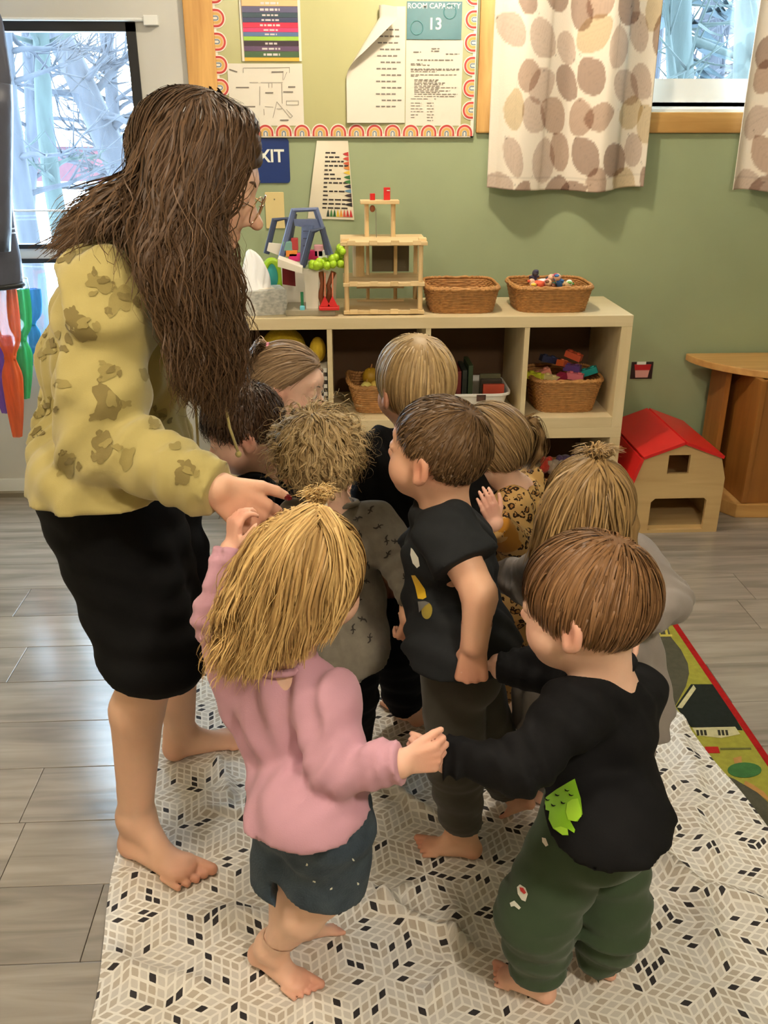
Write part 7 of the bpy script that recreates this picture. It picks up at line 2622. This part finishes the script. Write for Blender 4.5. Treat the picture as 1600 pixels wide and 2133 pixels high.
hair_obj(pL.t, HL, st, hair_shell(pL.hc, pL.R, pL.hs, .010, low=-.045), 'bowl_cut_hair', pL.hc)

# ================= girl in leopard print
J = px(hipL=(1062, 1255, 1.88), knL=(1062, 1350, 1.86), anL=(1050, 1452, 1.91), shL=(1062, 1062, 1.85), elL=(1085, 1148, 1.78), wrL=(1032, 1092, 1.70))
J['hipR'] = J['hipL'] + np.array([.05, .09, 0]); J['shR'] = J['shL'] + np.array([.06, .15, .0])
J['knR'] = J['hipR'] + np.array([0, .01, -.155]); J['anR'] = J['knR'] + np.array([.01, .04, -.16])
J['elR'] = J['shR'] + np.array([-.06, .06, -.10]); J['wrR'] = J['elR'] + np.array([-.08, .0, -.04])
pR = Person('girl with brown ponytail in leopard print clothes', (.37, 1.92), .93, J, (A(1012, 924, 1.89), (-.86, .46, -.12), (.03, 0, 1)), .98, SK1, (-.85, .5, 0))
J['neck'] = A(1078, 1028, 1.91)
pR.limbs()
pR.hand('L', (-.35, -.05, .9), (-.2, .9, .2), curl=(.25, .4, .3), thumb=(.8, .4, .2), spread=.03); pR.hand('R', (-.8, .2, -.3), (0, -.3, -.9))
a, b = PZ(1062, 1500), PZ(1030, 1490)
pR.foot('L', (J['anL'][0] + .03, J['anL'][1], .001), (J['anL'][0] - .09, J['anL'][1] + .03, .001))
pR.foot('R', (J['anR'][0] + .03, J['anR'][1], .001), (J['anR'][0] - .09, J['anR'][1] + .05, .001))
pR.body()
def leopard(name, base, ring, core, scale):
    m = bpy.data.materials.new(name)
    MATS[name] = m
    m.use_nodes = True
    N, L = m.node_tree.nodes, m.node_tree.links
    bs = N['Principled BSDF']
    bs.inputs['Roughness'].default_value = .85
    bs.inputs['Specular IOR Level'].default_value = .15
    tc = N.new('ShaderNodeTexCoord')
    nz = N.new('ShaderNodeTexNoise'); nz.inputs['Scale'].default_value = scale * 1.3
    L.new(tc.outputs['Object'], nz.inputs['Vector'])
    mxv = N.new('ShaderNodeVectorMath'); mxv.operation = 'MULTIPLY_ADD'
    mxv.inputs[1].default_value = (.014, .014, .014)
    L.new(nz.outputs['Color'], mxv.inputs[0]); L.new(tc.outputs['Object'], mxv.inputs[2])
    vo = N.new('ShaderNodeTexVoronoi'); vo.inputs['Scale'].default_value = scale
    L.new(mxv.outputs[0], vo.inputs['Vector'])
    cr = N.new('ShaderNodeValToRGB')
    cr.color_ramp.interpolation = 'CONSTANT'
    e = cr.color_ramp.elements
    e[0].position = 0; e[0].color = (*lin(core), 1)
    e[1].position = .24; e[1].color = (*lin(ring), 1)
    e2 = e.new(.44); e2.color = (*lin(base), 1)
    L.new(vo.outputs['Distance'], cr.inputs[0])
    n2 = N.new('ShaderNodeTexNoise'); n2.inputs['Scale'].default_value = scale * 2.2
    L.new(tc.outputs['Object'], n2.inputs['Vector'])
    gt_ = N.new('ShaderNodeMath'); gt_.operation = 'GREATER_THAN'; gt_.inputs[1].default_value = .60
    L.new(n2.outputs['Fac'], gt_.inputs[0])
    mx = N.new('ShaderNodeMix'); mx.data_type = 'RGBA'
    L.new(gt_.outputs[0], mx.inputs['Factor']); L.new(cr.outputs[0], mx.inputs['A']); mx.inputs['B'].default_value = (*lin(base), 1)
    L.new(mx.outputs['Result'], bs.inputs['Base Color'])
    return m
m_leo = leopard('leopard_jersey', (196, 158, 100), (46, 32, 22), (160, 114, 62), 54)
m_leo2 = leopard('leopard_leggings', (150, 112, 66), (40, 28, 20), (120, 84, 44), 54)
pR.shirt(m_leo, A(1085, 1255, 1.92), g=.014, sg=.012, flare=.008, name='leopard_top', seed=81)
wv_ = J['wrL']; ev = J['elL']
cf = SD(); dv_ = nrm(wv_ - ev)
cf.cone(ev + dv_ * np.linalg.norm(wv_ - ev) * .52, wv_ + dv_ * .004, .037, .032, k=.01)
cf.cut(wv_ + dv_ * .004, dv_)
pR.garment('mustard_cuff', cf, fabric('mustard_rib', (178, 122, 40)), .005)
pR.pants(m_leo2, g=.011, end=.9, seed=82)
HR = hair_mat('ponytail_brown_hair', (92, 68, 42), (182, 148, 100), .48, .28)
tieR = A(1094, 885, 1.90)
st = [(comb(pR.hc, pR.R, pR.hs, 4180, .13, crown=(0, .62, .78), grav=.05, steps=9, thick=.008, okf=lambda u: hairline(u, .5, -.05, -.62), jitter=.10), 0.00075, (.45, .18))]
gt2 = [fall(g) for g in (((1092, 885, 1.90), (1112, 878, 1.89), (1124, 905, 1.89), (1122, 945, 1.89), (1105, 975, 1.89)), ((1092, 887, 1.92), (1108, 885, 1.92), (1116, 910, 1.92), (1112, 945, 1.92), (1092, 968, 1.92)), ((1090, 890, 1.88), (1104, 892, 1.87), (1110, 915, 1.87), (1104, 945, 1.87), (1085, 970, 1.87)))]
st.append((guided(gt2, 988, 12, .010, .005, 1.6, .014, trim=.3), 0.00075, (.45, .2)))
SR = SD()
SR.chain(gt2[0], [.005, .009, .011, .010, .004], k=.01)
hr_ = hair_obj(pR.t, HR, st, merge([hair_shell(pR.hc, pR.R, pR.hs, .006), SR.mesh(.005)]), 'ponytail_hair', pR.hc)
MB().ell(tieR, (.008, .014, .012)).build('hair_tie', mat('wine_elastic', (104, 30, 40), .7, bump=.1), hr_, smooth=True)
MB().ell(A(1093, 893, 1.875), .0075, 10, 7).build('hair_bead', m_lett, hr_, smooth=True)

# ================= girl in grey dress, long straight hair
J = px(hipL=(1195, 1400, 1.52), hipR=(1265, 1400, 1.52), shL=(1155, 1172, 1.51), elL=(1112, 1212, 1.57), wrL=(1052, 1195, 1.66), shR=(1312, 1168, 1.51), elR=(1388, 1248, 1.46), wrR=(1318, 1295, 1.38))
for q in 'LR':
    J['kn' + q] = J['hip' + q] + np.array([-.02, .05, -.18]); J['an' + q] = J['kn' + q] + np.array([.0, .04, -.20])
pE = Person('girl in a grey dress with long straight hair tied on top', (.45, 1.58), .96, J, (A(1222, 1052, 1.50), (-.22, .96, -.12), (.02, 0, 1)), 1.0, SK1, (-.15, 1, 0))
J['neck'] = A(1235, 1160, 1.51)
pE.limbs()
pE.hand('L', (-.8, .3, .1), (0, -.2, -.9), curl=(.6, .8, .5)); pE.hand('R', (-.6, -.5, -.3), (0, .4, -.8), curl=(.7, .9, .6))
for q in 'LR':
    an = J['an' + q]
    pE.foot(q, (an[0] + .02, an[1] - .03, .006), (an[0] - .02, an[1] + .10, .006))
pE.body()
m_ge = fabric('grey_cotton', (142, 134, 130), var=.05)
def dress_extra(S):
    pel = pE.J['pel']
    S.cone(pel + np.array([0, 0, .12]), pel + np.array([.02, 0, -.10]), .11, .155, k=.04, sq=(pE.fw, .8))
    S.disp.append(lambda P: -.008 * np.sin(np.arctan2(P[:, 1] - pel[1], P[:, 0] - pel[0]) * 13) * np.clip((pel[2] + .08 - P[:, 2]) / .15, 0, 1))
pE.shirt(m_ge, pE.J['pel'] - np.array([0, 0, .155]), g=.014, sg=.016, flare=.03, name='dress', seed=91, extra=dress_extra, hem_n=(0, 0, -1))
pE.pants(fabric('grey_leggings', (118, 112, 112)), g=.010, end=.85, seed=92)
HE = hair_mat('straight_dark_blond_hair', (98, 74, 46), (190, 154, 100), .48, .28)
tieE = A(1241, 972, 1.49)
gE = [fall(g) for g in (
    ((1236, 975, 1.48), (1175, 1005, 1.45), (1140, 1060, 1.44), (1122, 1120, 1.44), (1108, 1175, 1.45)),
    ((1238, 978, 1.46), (1200, 1020, 1.42), (1175, 1080, 1.41), (1160, 1140, 1.415), (1150, 1200, 1.42)),
    ((1241, 980, 1.46), (1232, 1030, 1.41), (1222, 1090, 1.40), (1215, 1150, 1.405), (1212, 1210, 1.41)),
    ((1245, 978, 1.46), (1268, 1025, 1.42), (1276, 1085, 1.41), (1275, 1145, 1.415), (1272, 1205, 1.42)),
    ((1248, 975, 1.48), (1296, 1010, 1.45), (1312, 1070, 1.44), (1312, 1130, 1.44), (1305, 1180, 1.45)))]
pshE = sd_pusher(pE.shirt_sd, .008, .004)
phE = pusher(pE.hc, pE.R, pE.hs, .008)
bE = lambda P: pshE(phE(P))
st = [(guided(gE, 2850, 16, .011, .003, 1.5, .014, clump=22, push=bE, trim=.25), 0.00082, (.5, .22)),
      (comb(pE.hc, pE.R, pE.hs, 3200, .15, crown=(0, -.1, .99), grav=.8, steps=9, thick=.008, okf=hair_long, jitter=.08), 0.00075, (.42, .2))]
tuf = [[tieE, tieE + np.array([dx * .5, dy, .020]), tieE + np.array([dx * 1.3, dy * 1.4, .034]), tieE + np.array([dx * 2.4, dy * 2, .030])] for dx, dy in ((-.02, .0), (.0, -.014), (.02, .0), (0, .014))]
st.append((guided(tuf, 380, 8, .006, .003, 1.5, .008), 0.00068, (.6, .2)))
SE = SD()
for g in gE:
    SE.chain([p_ + nrm(p_ - _c) * .015 for p_ in resample(g, 6)[1:6]], [.010, .014, .015, .014, .008], k=.01)
he = hair_obj(pE.t, HE, st, merge([hair_shell(pE.hc, pE.R, pE.hs, .007), SE.mesh(.006)]), 'straight_hair', pE.hc)
MB().tube([tieE + np.array([.009 * math.cos(a), .009 * math.sin(a), 0]) for a in np.linspace(0, 6.28, 14, endpoint=False)], .0035, 6, closed=True).build('hair_tie', MATS['pink_elastic'], he, smooth=True)
